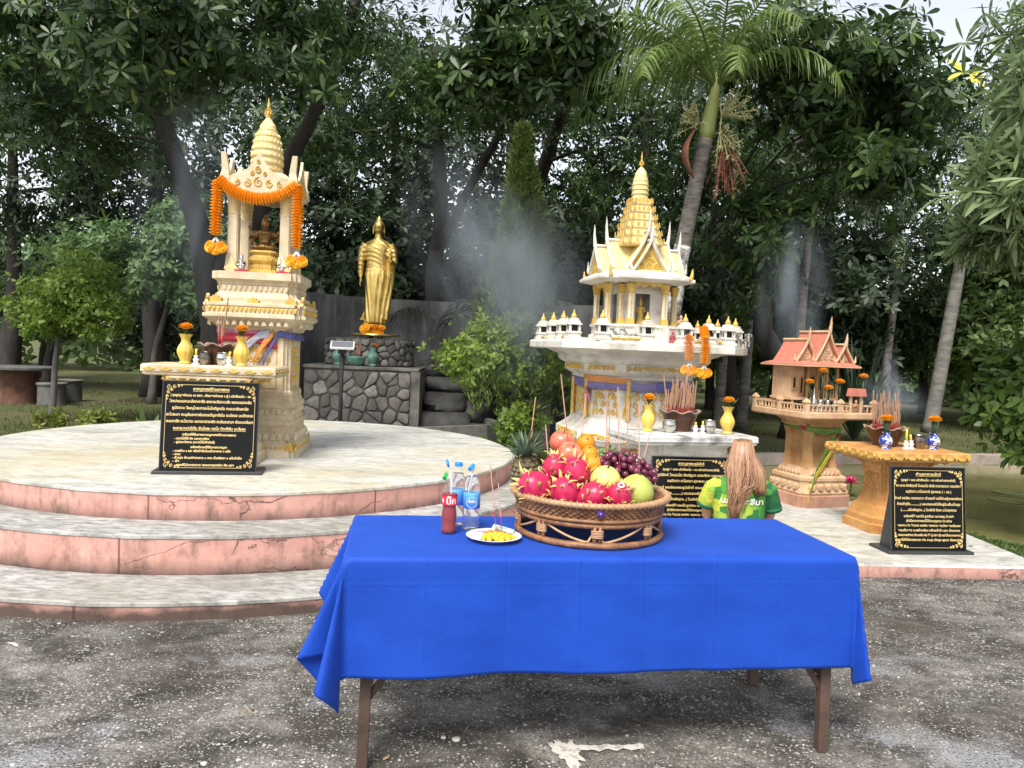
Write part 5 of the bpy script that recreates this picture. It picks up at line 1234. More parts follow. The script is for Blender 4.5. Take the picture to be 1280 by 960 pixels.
# joss sticks
def stick_mesh(name, L, red_):
    m = MB(); m.tube([(0,0,0),(0,0,L*red_)], .0021, 5); k = len(m.f); m.tube([(0,0,L*red_),(0,0,L)], [.0040,.0036], 5)
    me = bpy.data.meshes.new(name); me.from_pydata(m.v, [], m.f); me.materials.append(STICKR); me.materials.append(STICKB)
    for i, p in enumerate(me.polygons): p.material_index = 0 if i < k else 1
    return me
ST = [stick_mesh("incense_stick", .24, .32), stick_mesh("incense_stick", .20, .45), stick_mesh("incense_stick", .30, .28)]
def sticks(n, cen, r, z, label, group, lo=.9, hi=1.2, lean=.12):
    for i in range(n):
        a = random.random()*6.28; q = r*math.sqrt(random.random()); p = local(cen, (q*cos(a), q*sin(a), z))
        o = bpy.data.objects.new("incense_stick", random.choice(ST)); COL.objects.link(o); o.location = p; s = random.uniform(lo, hi)
        o.scale = (s*1.1, s*1.1, s); o.rotation_euler = (random.gauss(0, lean), random.gauss(0, lean), 0); tag(o, label, 'incense stick', group)
sticks(70, CCEN, .125, .12, 'thin joss stick among many in the incense pot on the white table', 'joss sticks in the white table pot', .85, 1.35, .08)
sticks(52, OCEN, .12, .11, 'thin joss stick among many in the incense pot on the orange table', 'joss sticks in the orange table pot', .85, 1.3, .10)
sticks(4, LCEN, .04, .11, 'tall joss stick in the incense pot on the cream table', 'joss sticks in the cream table pot', 1.1, 1.4, .06)
# flowers before the spirit house
OS['top'] = .955
def jar(label, x, y, h, me, mt):
    o = thing("flower_jar", label, 'vase', local(OS, (x, y, .955)), 0, 'flower jars on the spirit house deck'); MB().lathe([(.018,0),(.024,.02),(.026,.05),(.016,.09),(.02,.11),(.012,.11)], 12).build("jar_body", mt, o, True)
    MB().tube([(0,0,.10),(.004,0,h)], [.012,.008], 6).build("stem", STEM, o, True)
    f = bpy.data.objects.new("flower_head", me); COL.objects.link(f); f.parent = o; f.location = (0,0,h+.01); f.scale = (.85,)*3
    m = MB()
    for i in range(6): a = i*1.05; m.add([(0,0,h-.04),(.03*cos(a),.03*sin(a),h-.005),(.055*cos(a),.055*sin(a),h+.03),(.03*cos(a+.4),.03*sin(a+.4),h-.015)], [(0,1,2,3)])
    m.build("leaves", STEM, o)
jar('flower jar at the left corner of the spirit house deck', -.29, -.28, .27, PUFF_Y, FIGC[0]); jar('tall flower jar before the spirit house doorway', -.12, -.28, .38, PUFF_Y, SILVER); jar('low flower jar left of the spirit house gate', -.10, -.36, .22, PUFF_O, SILVER)
jar('flower jar behind the small gate roof', .10, -.30, .28, PUFF_O, FIGC[1]); jar('flower jar right of the small gate roof', .36, -.36, .34, PUFF_O, SILVER)
for i, (x, y, k, lb) in enumerate(((-.2,-.36,1,'pale doll at the left of the spirit house deck'),(-.04,-.40,1,'pale doll by the middle rail post of the spirit house'),(.05,-.36,0,'brown doll left of the small gate'),(.38,-.25,0,'brown doll at the right of the spirit house deck'))):
    doll("doll", lb, local(OS, (x, y, .955)), .8, FIGC[k], R(18), 'dolls on the spirit house deck')
MB_ = MB().lathe([(.05,0),(.05,.02),(.035,.03),(.04,.05),(.028,.07),(.03,.085),(.015,.11),(.006,.15),(.002,.20)], 14); o = MB_.build("silver_stupa", SILVER, None, 50); o.location = local(OS, (-.2,-.26,1.05)); tag(o, 'small silver stupa model before the spirit house wall', 'stupa')
o.location.z = .09+.955

# ------------------------------------------------------------------ black plaques with gold lettering
GRAN = mat("black_granite", (.008,.008,.009), .22, var=.4, vscale=60, spec=.18); GRANS = mat("grey_granite_edge", (.05,.05,.054), .4, var=.4, vscale=80)
GLET = mat("gold_lettering", (.80,.58,.24), .4, metal=.35)
TEXTS = []
def text(parent, s, x, z, size, wmax, M):
    c = bpy.data.curves.new("text_line", 'FONT'); c.body = s; c.size = size; c.align_x = 'CENTER' if x == 0 else 'LEFT'; c.resolution_u = 2
    c.offset = .0007
    t = bpy.data.objects.new("text_line", c); COL.objects.link(t); TEXTS.append((t, parent, x, z, wmax, M))
def plaque(label, loc, rz, W_, H_, lines):
    o = thing("stone_plaque", label, 'plaque', loc, rz, 'black granite prayer plaques')
    bevel(MB().box(-W_/2-.045, W_/2+.045, -.10, .16, 0, .022).build("foot", GRANS, o), .003)
    T = Matrix.Translation((0,-.065,.022)) @ Matrix.Rotation(-R(7), 4, 'X')
    MB().box(-W_/2, W_/2, 0, .022, 0, H_, T).build("slab", GRAN, o)
    e = MB(); e.box(-W_/2-.006, -W_/2-.0005, .001, .0215, 0, H_, T).box(W_/2+.0005, W_/2+.006, .001, .0215, 0, H_, T).box(-W_/2-.006, W_/2+.006, .001, .0215, H_+.0005, H_+.005, T); e.build("slab_edge", GRANS, o)
    for s in (-1, 1):
        x = s*(W_/2-.03)
        MB().add([(x-.012,-.035,.0225),(x+.012,-.035,.0225),(x+.012,.12,.0225),(x-.012,.12,.0225),(x-.012,.03,H_*.85),(x+.012,.03,H_*.85)], [(0,3,2,1),(0,1,5,4),(1,2,5),(2,3,4,5),(3,0,4)]).build("back_support", GRANS, o)
    f = MB(); b = .022; w, h = W_/2-b, H_-b; F_ = T @ Matrix.Translation((0,-.0012,0))
    for x0, x1, z0, z1 in ((-w+.07,w-.07,h-.0012,h+.0012),(-w+.07,w-.07,b-.0012,b+.0012),(-w-.0012,-w+.0012,b+.07,h-.07),(w-.0012,w+.0012,b+.07,h-.07)): f.box(x0, x1, -.0006, .0012, z0, z1, F_)
    for sx in (-1, 1):
        for sz in (0, 1):
            cx, cz = sx*w, (h if sz else b); d = -1 if sz else 1
            for ox, oz, r in ((.022,.022,.020),(.055,.016,.013),(.016,.055,.013),(.083,.011,.009),(.011,.083,.009),(.038,.038,.010),(.103,.007,.006),(.007,.103,.006)):
                spiral(f, (cx-sx*ox, cz+d*oz), r, 1.5, sx*d, .0030, F_, 12, pi/2*(1 if sz else -1))
    f.build("corner_ornament", GLET, o)
    for s, x, z, size, wmax, ul in lines:
        text(o, s, x*W_, z*H_, size, wmax*W_, T)
        if ul: MB().box(-wmax*W_/2, wmax*W_/2, -.0012, .001, z*H_-size*.30, z*H_-size*.22, T @ Matrix.Translation((0,-.0006,0))).build("underline", GLET, o)
    return o
BRAH = [("คาถาบูชาองค์ท้าวมหาพรหม",0,.905,.028,.38,1),("( จุดธูปบูชาจำนวน ๑๖ ดอก , เทียนขาวจำนวน ๑ คู่ ) แล้วตั้งนะโม ๓ จบ",0,.835,.022,.84,0),
  ("โองปะระเมสะนะมัสสะการัง องการะนิสสะวะรัง พรหมเรสสะยัม",0,.765,.027,.86,0),("ภูปัสสะวะ วิษณุไวยะทานะโมโทติลูกปัม ทะระมายิกยานัง",0,.690,.027,.80,0),("ยะไวยะลา คะมุลัมสะทานันตะระวิมุสะตินัน นะมัตเต นะมัตตะระ",0,.615,.027,.91,0),
  ("จะอะการัง ตะโถวาจะ เอตามาตาระยัต ตะมันตะรามา กัตถะนารัมลา",0,.540,.027,.91,0),("จะสะระวะปะติตัม สัมโภพะ กลโล ทิวะทิยัม มะตัมยะ",0,.462,.027,.76,1),
  ("เครื่องที่ใช้ในการถวายบูชาองค์ท้าวมหาพรหม",0,.395,.021,.56,0),("- ดอกไม้ที่ใช้ คือ ดอกดาวเรือง",-.36,.350,.021,.36,0),("- ธูปและกำยาน (ถวายได้ไม่จำกัดนี้)",-.36,.310,.021,.42,0),("เครื่องสังเวยที่ใช้ในการถวายบูชา",0,.255,.021,.38,0),
  ("- มะพร้าว ๑ ผล หรือน้ำดื่มในแก้วสะอาด ๑ แก้ว",-.37,.212,.021,.60,0),("- ขนม",-.37,.175,.021,.08,0),("- ข้าวสุก ข้าวเปล่าสะอาด ๑ จาน ถั่วหรืองา ๑ แก้วน้ำดื่ม",-.37,.135,.021,.72,0),("- น้ำ",-.37,.098,.021,.07,0),("ของที่ไม่ควรถวาย ของสดทุกชนิด คือ สุรา",-.33,.055,.021,.60,0)]
def earth(t1, l3, l4, l5):
    return [(t1,0,.905,.026,.34,1),("(จุดธูป ๕ ดอก แล้วตั้งนะโม ๓ จบ แล้วกล่าวคาถาดังนี้)",0,.835,.022,.74,0),(l3,0,.765,.026,.88,0),(l4,0,.695,.026,.62,0),(l5,0,.615,.025,.92,0),("ข้าพเจ้า(ชื่อ..............) และครอบครัวให้อยู่ร่มเย็นเป็นสุข",0,.545,.025,.86,0),
     ("(..........แล้วอธิษฐาน....) โอมสิทธิ ชัยยะ นะโมพุทธายะ",0,.475,.025,.76,0),("เครื่องที่ใช้ ดอกไม้ ธูปเทียน หมากพลู น้ำเปล่า",0,.400,.022,.68,0),("(ถ้ามีโอกาสถวายผลไม้ได้ตามฤดูกาล) เช่น กล้วย",0,.345,.022,.62,0),("ของคาว เช่น ข้าวสวย แกงจืด ของหวาน ขนมไทย ขนมต้มแดง",0,.290,.022,.86,0),
     ("ขนมต้มขาว มะพร้าวอ่อน กล้วยน้ำว้า และ น้ำสะอาด",0,.232,.022,.84,0),("ของถวายต่างๆ ที่ควรจัด คือ ไข่ ปู ปลา กุ้ง ผลไม้ตามเทศกาล",0,.175,.022,.86,0),("ผลไม้ที่ไม่ควรถวาย เช่น ละมุด มังคุด พุทรา น้อยหน่า",0,.118,.022,.84,0)]
plaque('black stone plaque with gold writing on the round platform', (-2.14,5.47,.516), R(11), .645, .63, BRAH)
plaque('black stone plaque with gold writing behind the blue table, beside the woman', (1.385,5.80,.09), R(7), .60, .62, earth("คาถาบูชาพระภูมิเจ้าที่","ภูมิสิงห์ โกเสนโต สิงห์ภูมา เตชะติกา มะนะภูมา","สนฺติเทวา สาโมทนา สุขะพะละ (๓ จบ)","ข้าแต่ ขอเชิญพระภูมิเจ้าที่ พระธรณี วิหารเทวดา"))
plaque('black stone plaque with gold writing at the right by the orange offering table', (3.17,5.77,.09), R(7.5), .60, .62, earth("คำบูชาศาลเจ้าที่","ตา-ยาย อิทธิฤทธิ์ โกเสนโต อิทธิ ตายายเทวา เตชะติกา","สนฺติเทวา สาโมทนามิ สุขะพะละ ( ๓ จบ )","ข้าแต่ ขอเชิญ ตายายเทวา เจ้าของที่ ขอให้ช่วยคุ้มครองรักษา"))
def flush_text():
    bpy.context.view_layer.update(); dg = bpy.context.evaluated_depsgraph_get()
    for t, parent, x, z, wmax, M in TEXTS:
        me = bpy.data.meshes.new_from_object(t.evaluated_get(dg)); me.name = "text_line"; me.materials.clear()
        n = len(me.vertices); co = np.zeros(n*3, np.float32); me.vertices.foreach_get("co", co); co = co.reshape(-1, 3)
        if n:
            w = co[:,0].max()-co[:,0].min(); co[:,0] -= (co[:,0].max()+co[:,0].min())/2 if x == 0 else co[:,0].min(); co[:,0] *= wmax/w
            me.vertices.foreach_set("co", np.stack([co[:,0]+x, np.full(n, -.0014), co[:,1]+z], -1).astype(np.float32).ravel()); me.transform(M); me.update()
        bpy.data.objects.remove(t); obj("text_line", me, GLET, parent)
    TEXTS.clear()
flush_text()
# ------------------------------------------------------------------ table, cloth and the offerings in front
TB = Vector((.345, 3.06, 0)); TR = R(8.4); THX, THY, TH = .943, .32, .757
M_LEG = mat("brown_painted_leg", (.10,.060,.045), .6, var=.4, vscale=8, bump=.2); M_PLY = mat("plywood", (.30,.20,.11), .7, var=.3, vscale=6, stretch=(1,8,1))
T_ = thing("folding_table", 'long folding table with brown square legs under the blue cloth', 'table', TB, TR)
bevel(MB().box(-THX+.012, THX-.012, -THY+.012, THY-.012, TH-.03, TH-.004).build("table_top", M_PLY, T_), .003)
for sx in (-1, 1):
    for sy in (-1, 1):
        x, y = sx*(THX-.085), sy*(THY-.035)
        bevel(MB().loft([[(x+a*.02, y+b*.02, TH-.031) for a, b in ((-1,-1),(1,-1),(1,1),(-1,1))][::1], [(x+sx*.012+a*.02, y+sy*.008+b*.02, 0) for a, b in ((-1,-1),(1,-1),(1,1),(-1,1))]][::-1]).build("leg", M_LEG, T_), .003)
    MB().tube([(sx*(THX-.085), -THY+.04, .30), (sx*(THX-.085), THY-.04, .30)], .012, 6).build("crossbar", M_LEG, T_)
    MB().tube([(sx*(THX-.09), -THY+.035, .25), (sx*(THX-.42), -THY+.05, TH-.035)], .013, 6).build("brace", M_LEG, T_)
    MB().tube([(sx*(THX-.09), THY-.035, .25), (sx*(THX-.42), THY-.05, TH-.035)], .013, 6).build("brace", M_LEG, T_)

def corner_fold(lobes):
    """closed loops of hanging directions round a table corner, a quarter turn long in all, so the flat corner of the cloth folds without stretch"""
    t = np.linspace(0, 1, 300)[:,None]; Ds, Ls, base = [], [], 0.
    for P1, P2, share in lobes:
        P1 = np.array(P1, float); P2 = np.array(P2, float); lo, hi = .01, 4.
        for _ in range(40):
            k = (lo+hi)/2; B = 3*(1-t)**2*t*P1*k + 3*(1-t)*t*t*P2*k; rho = np.linalg.norm(B, axis=1, keepdims=True)
            D = np.concatenate([np.sin(rho)*B/np.maximum(rho, 1e-9), -np.cos(rho)], 1); L = np.concatenate([[0], np.cumsum(np.linalg.norm(np.diff(D, axis=0), axis=1))])
            if L[-1] < share*pi/2: lo = k
            else: hi = k
        Ds.append(D); Ls.append(base + L/L[-1]*share*pi/2); base += share*pi/2
    D = np.concatenate(Ds); L = np.concatenate(Ls)
    return lambda ph: np.stack([np.interp(ph, L, D[:,i]) for i in range(3)], -1)
def drape():
    """blue cloth: flat on the top, hanging flaps with remembered folds, a folded cone at each corner"""
    s = .0125; xl, xr, yf, yb = .33, .22, .42, .25
    nx = int((2*THX+xl+xr)/s); ny = int((2*THY+yf+yb)/s)
    X, Y = np.meshgrid(np.linspace(-THX-xl, THX+xr, nx), np.linspace(-THY-yf, THY+yb, ny), indexing='ij')
    P = np.stack([X, Y, np.full(X.shape, TH+.004)], -1); rc = .012
    a = np.maximum(np.abs(X)-THX, 0); b = np.maximum(np.abs(Y)-THY, 0)
    def hang(d):                       # distance past the edge -> (outward, down) with a small rounded lip
        th = np.minimum(d/rc, pi/2); o = rc*np.sin(th); dn = rc*(1-np.cos(th)) + np.maximum(d-rc*pi/2, 0); return o, dn
    nz = np.array([noise.noise((x*2.2, y*2.2, 5.)) + .5*noise.noise((x*6, y*3, 2.)) for x, y in zip(X.ravel(), Y.ravel())]).reshape(X.shape)
    fr = (a == 0) & (b > 0); o, dn = hang(b)
    edge = np.clip((THX-np.abs(X))/.10, 0, 1)
    creases = np.array([-THX-.3,-.72,-.40,-.13,.14,.42,.70,THX+.3]); zig = np.interp(X, creases, [0,.9,-.7,1.,-.8,.9,-.9,0.])
    wave = (.010*zig + .012*np.sin(X*9+1.)*.6 + .008*nz)*edge
    P[...,1] = np.where(fr, np.sign(Y)*(THY+o+np.clip(dn/.35, 0, 1.3)*(wave+.012)), P[...,1]); P[...,2] = np.where(fr, TH+.004-dn, P[...,2])
    sd = (b == 0) & (a > 0); o, dn = hang(a); edge = np.clip((THY-np.abs(Y))/.08, 0, 1)
    P[...,0] = np.where(sd, np.sign(X)*(THX+o+np.clip(dn/.3, 0, 1.2)*(.012+.014*np.sin(Y*11)*edge)), P[...,0]); P[...,2] = np.where(sd, TH+.004-dn, P[...,2])
    for sx in (-1, 1):
        for sy in (-1, 1):
            c = (a > 0) & (b > 0) & (np.sign(X) == sx) & (np.sign(Y) == sy)
            r = np.hypot(a, b)[c]; ph = np.arctan2(b, a)[c]             # 0 along the side flap, quarter turn along the front flap
            if sx < 0: f = corner_fold([((-1.2,-.6), (-1.25,.05), .56), ((-.25,-1.), (-.75,-.35), .44)])
            else: f = corner_fold([((-.05,-1.), (.15,-1.), .34), ((-.05,-1.), (.2,-.9), .33), ((.0,-1.), (.35,-.6), .33)])
            d = f(ph); d[:,1] *= -sy if sy > 0 else 1
            rr = np.maximum(r-rc*.57, 0); lip = rc*np.minimum(r/(rc*1.57), 1)
            P[c,0] = sx*(THX+lip*np.cos(ph)) + d[:,0]*rr; P[c,1] = sy*(THY+lip*np.sin(ph)) + d[:,1]*rr; P[c,2] = TH+.004 - rc*np.minimum(r/(rc*1.57), 1) + d[:,2]*rr
    top = (a == 0) & (b == 0); P[...,2] += np.where(top, .0012*nz, 0)
    U = (X+THX+xl)/(2*THX+xl+xr); Vv = (Y+THY+yf)/(2*THY+yf+yb)
    return P.reshape(-1, 3), nx, ny, U.ravel(), Vv.ravel()
P_, nx, ny, U_, V_ = drape()
ids = np.arange(nx*ny).reshape(nx, ny); F = np.stack([ids[:-1,:-1], ids[1:,:-1], ids[1:,1:], ids[:-1,1:]], -1).reshape(-1, 4)
me = npmesh("tablecloth", P_, F, None, True); uvl = me.uv_layers.new(name="UVMap"); li = np.zeros(len(me.loops), np.int32); me.loops.foreach_get("vertex_index", li)
uvl.data.foreach_set("uv", np.stack([U_[li], V_[li]], -1).astype(np.float32).ravel())
g = G("blue_cotton_cloth", .62, .25); uvn = g.N.new("ShaderNodeTexCoord").outputs["UV"]; u, v = g.sep(uvn)[0], g.sep(uvn)[1]
n1 = g.noise(7, 5, .6, src=uvn); n2 = g.noise(3, 4, .6); dust = g.ramp(g.noise(60, 5, .75, src=uvn), [(.66, 0.), (.74, 1.)]); g.color(g.mix(g.math('MULTIPLY', dust, .22), g.ramp(n1, [(.3, (.004,.042,.32)), (.7, (.007,.060,.42))]), (.25,.32,.5)))
def crease(x, p, w): return g.math('SUBTRACT', 1., g.math('DIVIDE', g.math('ABSOLUTE', g.math('SUBTRACT', x, p)), w), True)
h = g.math('MULTIPLY', n2, .5)
for p, s in ((.245,.5),(.365,-.7),(.47,.8),(.572,-.7),(.68,.8),(.788,-.6)): h = g.math('ADD', h, g.math('MULTIPLY', crease(u, p, .0035), s))
for p, s in ((.245,.35),(.52,.4),(.60,-.3)): h = g.math('ADD', h, g.math('MULTIPLY', crease(v, p, .006), s))
h = g.math('ADD', h, g.math('MULTIPLY', g.noise(22, 4, .6, src=g.map((2.,1,1), src=uvn)), .9))
weave = g.math('ADD', g.math('SINE', g.math('MULTIPLY', u, 5200.)), g.math('SINE', g.math('MULTIPLY', v, 2700.))); h = g.math('ADD', h, g.math('MULTIPLY', weave, .03)); g.bump(h, .32, .005); g.b.inputs["Sheen Weight"].default_value = .12
g.b.inputs["Sheen Tint"].default_value = (.3,.5,1,1)
TC = obj("tablecloth", me, g.m); TC.location = TB; TC.rotation_euler.z = TR; tag(TC, 'bright blue cloth draped over the long front table', 'tablecloth')
sm = TC.modifiers.new("thickness", 'SOLIDIFY'); sm.thickness = .0025; sm.offset = 1.

# ---- rattan fruit basket
RAT = mat("rattan", (.34,.165,.075), .45, var=.5, vscale=25, bump=.3, bscale=60, col2=(.15,.065,.03)); RATL = mat("pale_rattan", (.50,.30,.16), .45, var=.3, vscale=30)
ZT = TH+.008; BC = Vector((.335, 3.11, ZT))
BK = thing("fruit_basket", 'round rattan tray on a hooped cane stand piled with fruit', 'basket', BC, 0)
MB().torus((0,0,.013), .29, .013, 56, 8).build("bottom_ring", RAT, BK, True)
m = MB(); m.torus((0,0,.086), .285, .011, 56, 8); m.torus((0,0,.104), .293, .008, 56, 8); m.build("top_ring", RAT, BK, True)
for i in range(8):
    a = 2*pi*(i+.02)/8-pi/2; M = Matrix.Rotation(a, 4, 'Z')
    MB().tube([(.287,-.010,.01),(.287,-.010,.09)], .0085, 7, M).tube([(.287,.010,.01),(.287,.010,.09)], .0085, 7, M).build("upright", RAT, BK, True)
    m = MB()
    for q in range(5): m.torus((0,0,0), .013, .003, 10, 5, M @ Matrix.Translation((.287,0,.045+.006*q)), sx=.9, sy=1.7)
    m.build("binding", RATL, BK, True)
for i in range(8):
    a0 = 2*pi*i/8-pi/2; sgn = 1 if i % 2 == 0 else -1; pts = []
    for t in np.linspace(0, 1, 14):
        tt = t if sgn > 0 else 1-t; an = a0+2*pi/8*(.06+.88*t); z = .022+.06*(tt**1.5 if tt > .12 else 0)+ (.03*(1-tt/.12)**2 if tt <= .12 else 0)
        pts.append((.283*cos(an), .283*sin(an), z))
    MB().tube(pts, .0048, 6).build("cane_loop", RATL, BK, True)
for a in (-.15, pi+.15):
    for r in (.022,): MB().tube([(.287*cos(a+.08*sin(t)), .287*sin(a+.08*sin(t)), .055+.042*cos(t)) for t in np.linspace(0, 2*pi, 16)], .005, 6).build("cane_hoop", RAT, BK, True)
# woven wall: warp ribs and weft strands going in and out
m = MB(); NW = 132; rows = 5
for j in range(rows):
    z = .112+.0095*j; rr = .288+.0045*j
    pts = [((rr+.0045*(1 if (i+j) % 2 else -1))*cos(2*pi*i/NW), (rr+.0045*(1 if (i+j) % 2 else -1))*sin(2*pi*i/NW), z) for i in range(NW)]
    rings = []
    for i in range(NW):
        p = Vector(pts[i]); n_ = Vector((p.x, p.y, 0)).normalized(); rings.append([tuple(p+n_*.0035*cos(b)+Vector((0,0,.0055*sin(b)))) for b in (0, pi/2, pi, 3*pi/2)])
    rings.append(rings[0]); m.loft(rings, cap=False)
tag(m.build("woven_wall", RAT, BK), kind='stuff')
m = MB(); m.torus((0,0,.165), .312, .011, 64, 8)
for i in range(90):
    a = 2*pi*i/90; m.torus((0,0,0), .0125, .0028, 8, 4, Matrix.Rotation(a, 4, 'Z') @ Matrix.Translation((.312,0,.165)) @ Matrix.Rotation(pi/2, 4, 'X'))
tag(m.build("rim", RATL, BK, True), kind='stuff')
MB().lathe([(.285,.108),(.302,.160),(.298,.161),(.278,.112),(.2,.106),(.01,.105)], 48).build("tray", RAT, BK, True)

def P3(x, y, z): return Vector((x, y, z))
def blob(name, label, cat, c, prof, mt, tilt=(0,0,0), n=28, lob=0, lobn=5, group=None):
    m = MB(); m.loft([[((r*(1+lob*cos(lobn*2*pi*j/n)))*cos(2*pi*j/n), (r*(1+lob*cos(lobn*2*pi*j/n)))*sin(2*pi*j/n), z) for j in range(n)] for r, z in prof])
    o = thing(name, label, cat, c, 0, group); o.rotation_euler = tilt; m.build("skin", mt, o, True); return o
def sph(r, k=1., dip=0., n=12): return [(max(.0008, r*sin(pi*i/n)), -r*k*cos(pi*i/n) + (dip*r*(1-min(1, sin(pi*i/n)/.42))**1 * (1 if i < n/2 else -1))) for i in range(n+1)]
g = G("apple_skin", .28, .5); x_ = g.sep(); st = g.noise(30, 4, .6, src=g.map((1,1,.12))); base_ = g.noise(9, 3, .6); cA = g.ramp(st, [(.35, (.58,.10,.065)), (.6, (.72,.27,.13)), (.75, (.80,.45,.22))])
g.color(g.mix(g.ramp(base_, [(.4, 0.), (.65, .75)]), cA, (.60,.085,.07))); APPLE = g.m
for c, t, lb in (((.22,3.22,1.112),(.25,.1,0),'big pink-red apple at the back, topmost of the fruit pile'),((.25,3.135,1.075),(.5,.25,0),'big pink-red apple in front of the topmost apple')):
    o = blob("apple", lb, 'apple', c, sph(.053, .94, .30, 16), APPLE, t, lob=.012, group='apples in the basket'); MB().tube([(0,0,.033),(.004,.002,.055)], [.002,.0028], 5).build("stem", M_LEG, o)
ORG = mat("orange_peel", (.80,.27,.012), .38, var=.12, vscale=9, bump=.35, bscale=160, col2=(.72,.20,.008))
for c, r, t, lb in (((.32,3.22,1.112),.040,(.9,.2,0),'orange at the top of the fruit pile beside the apples'),((.332,3.17,1.075),.036,(.5,0,0),'middle one of the three stacked oranges'),((.342,3.115,1.042),.042,(.4,.3,0),'lowest and nearest of the three oranges')):
    o = blob("orange", lb, 'orange', c, sph(r, .93, .06), ORG, t, group='oranges in the basket'); MB().lathe([(.0015,r*.90),(.005,r*.915),(.003,r*.935)], 6).build("stem_end", STEM, o)
MEL = mat("yellow_melon_skin", (.72,.58,.20), .4, var=.18, vscale=14, bump=.12, bscale=120, col2=(.66,.50,.14))
o = blob("melon", 'round pale-yellow melon right of the oranges', 'melon', (.385,3.02,.99), sph(.062, .98, .08), MEL, (.3,.1,0)); MB().tube([(0,0,.055),(.003,0,.07)], [.004,.003], 6).build("stem", STEM, o)
POM = mat("green_pomelo_skin", (.44,.47,.11), .4, var=.3, vscale=7, bump=.25, bscale=130, col2=(.32,.40,.08))
o = blob("pomelo", 'large green pomelo at the right of the fruit basket', 'pomelo', (.505,3.0,.955), [(.0008,-.062),(.03,-.060),(.055,-.045),(.069,-.015),(.069,.012),(.058,.038),(.040,.056),(.022,.067),(.010,.072),(.001,.073)], POM, (.15,.12,0)); MB().lathe([(.006,.070),(.008,.076),(.003,.079)], 7).build("stem_end", STEM, o)
g = G("dragon_fruit_skin", .35, .5); nn = g.noise(12, 4, .6); z_ = g.sep()[2]; g.color(g.ramp(nn, [(.3, (.38,.008,.045)), (.55, (.50,.016,.085)), (.78, (.60,.07,.16))])); DRG = g.m; g.bump(nn, .2, .01)
g = G("dragon_fruit_scale", .45, .4); ua = g.sep(g.N.new("ShaderNodeTexCoord").outputs["UV"])[0]; g.color(g.ramp(ua, [(.0, (.64,.03,.12)), (.35, (.66,.28,.16)), (.6, (.60,.52,.16)), (1., (.36,.42,.10))])); SCL = g.m
def dragon(label, c, ax, s=1., seed=0):
    rn = random.Random(seed); o = thing("dragon_fruit", label, 'dragon fruit', c, 0, 'dragon fruits in the basket'); q = Vector(ax).normalized().to_track_quat('Z', 'Y'); o.rotation_mode = 'QUATERNION'; o.rotation_quaternion = q; o.scale = (s*1.08,)*3
    prof = [(.001,-.058),(.018,-.055),(.036,-.042),(.046,-.02),(.049,.004),(.044,.028),(.032,.048),(.018,.058),(.010,.060)]
    MB().lathe(prof, 22).build("skin", DRG, o, True)
    V, F, UV = [], [], []
    def scale_(az, z, r, L, w, out, curl):
        d = Vector((cos(az), sin(az), 0)); sd = Vector((-sin(az), cos(az), 0)); p0 = d*r*.97+Vector((0,0,z)); b = len(V)
        for j in range(6):
            t = j/5; p = p0 + Vector((0,0,1))*L*t*(1-.3*out*t) + d*(L*out*t*t + .003 - (abs(z)*.0)) + d*curl*L*t**3; hw = w*(1-t)**.75*.5
            V.extend([tuple(p-sd*hw), tuple(p+sd*hw)]); UV.extend([t, t])
        for j in range(5): F.append((b+2*j, b+2*j+1, b+2*j+3, b+2*j+2))
    for k, (z, r, n_) in enumerate(((-.034,.040,4),(-.008,.047,5),(.018,.046,5))):
        for i in range(n_): scale_(2*pi*i/n_+k*.7+rn.uniform(-.3,.3), z+rn.uniform(-.006,.006), r, rn.uniform(.018,.032), rn.uniform(.018,.026), rn.uniform(.15,.6), rn.uniform(-.1,.5))
    for i in range(6): scale_(2*pi*i/6+rn.uniform(-.3,.3), .048, .020, rn.uniform(.020,.034), .017, rn.uniform(.2,.9), rn.uniform(0,.6))
    me = bpy.data.meshes.new("scales"); me.from_pydata(V, [], F); uvl = me.uv_layers.new(name="UVMap")
    for lp, dta in zip(me.loops, uvl.data): dta.uv = (UV[lp.vertex_index], .5)
    s_ = obj("scales", me, SCL, o, True); md = s_.modifiers.new("thickness", 'SOLIDIFY'); md.thickness = .0025
    return o
dragon('leftmost dragon fruit in the front row, lying on its side', (.115,2.99,.955), (-.55,-.35,.35), 1.22, 1); dragon('dragon fruit at the left of the upper row, against the pineapple', (.185,3.09,1.015), (.1,-.3,1), .98, 2)
dragon('dragon fruit in the upper row below the front apple', (.272,3.055,1.008), (-.35,-.35,.9), 1.08, 3); dragon('second dragon fruit from the left in the front row', (.222,2.945,.945), (-.25,-.55,.8), 1.08, 4)
dragon('third dragon fruit from the left in the front row', (.322,2.93,.940), (.55,-.5,.4), 1.08, 5)
d6 = dragon('rightmost dragon fruit in the front row with a pale round end scar', (.425,2.925,.945), (.05,-.55,.75), .98, 6)
m = MB(); m.torus((0,0,.0625), .010, .0035, 16, 6); m.build("end_scar", WHITEF, d6, True)
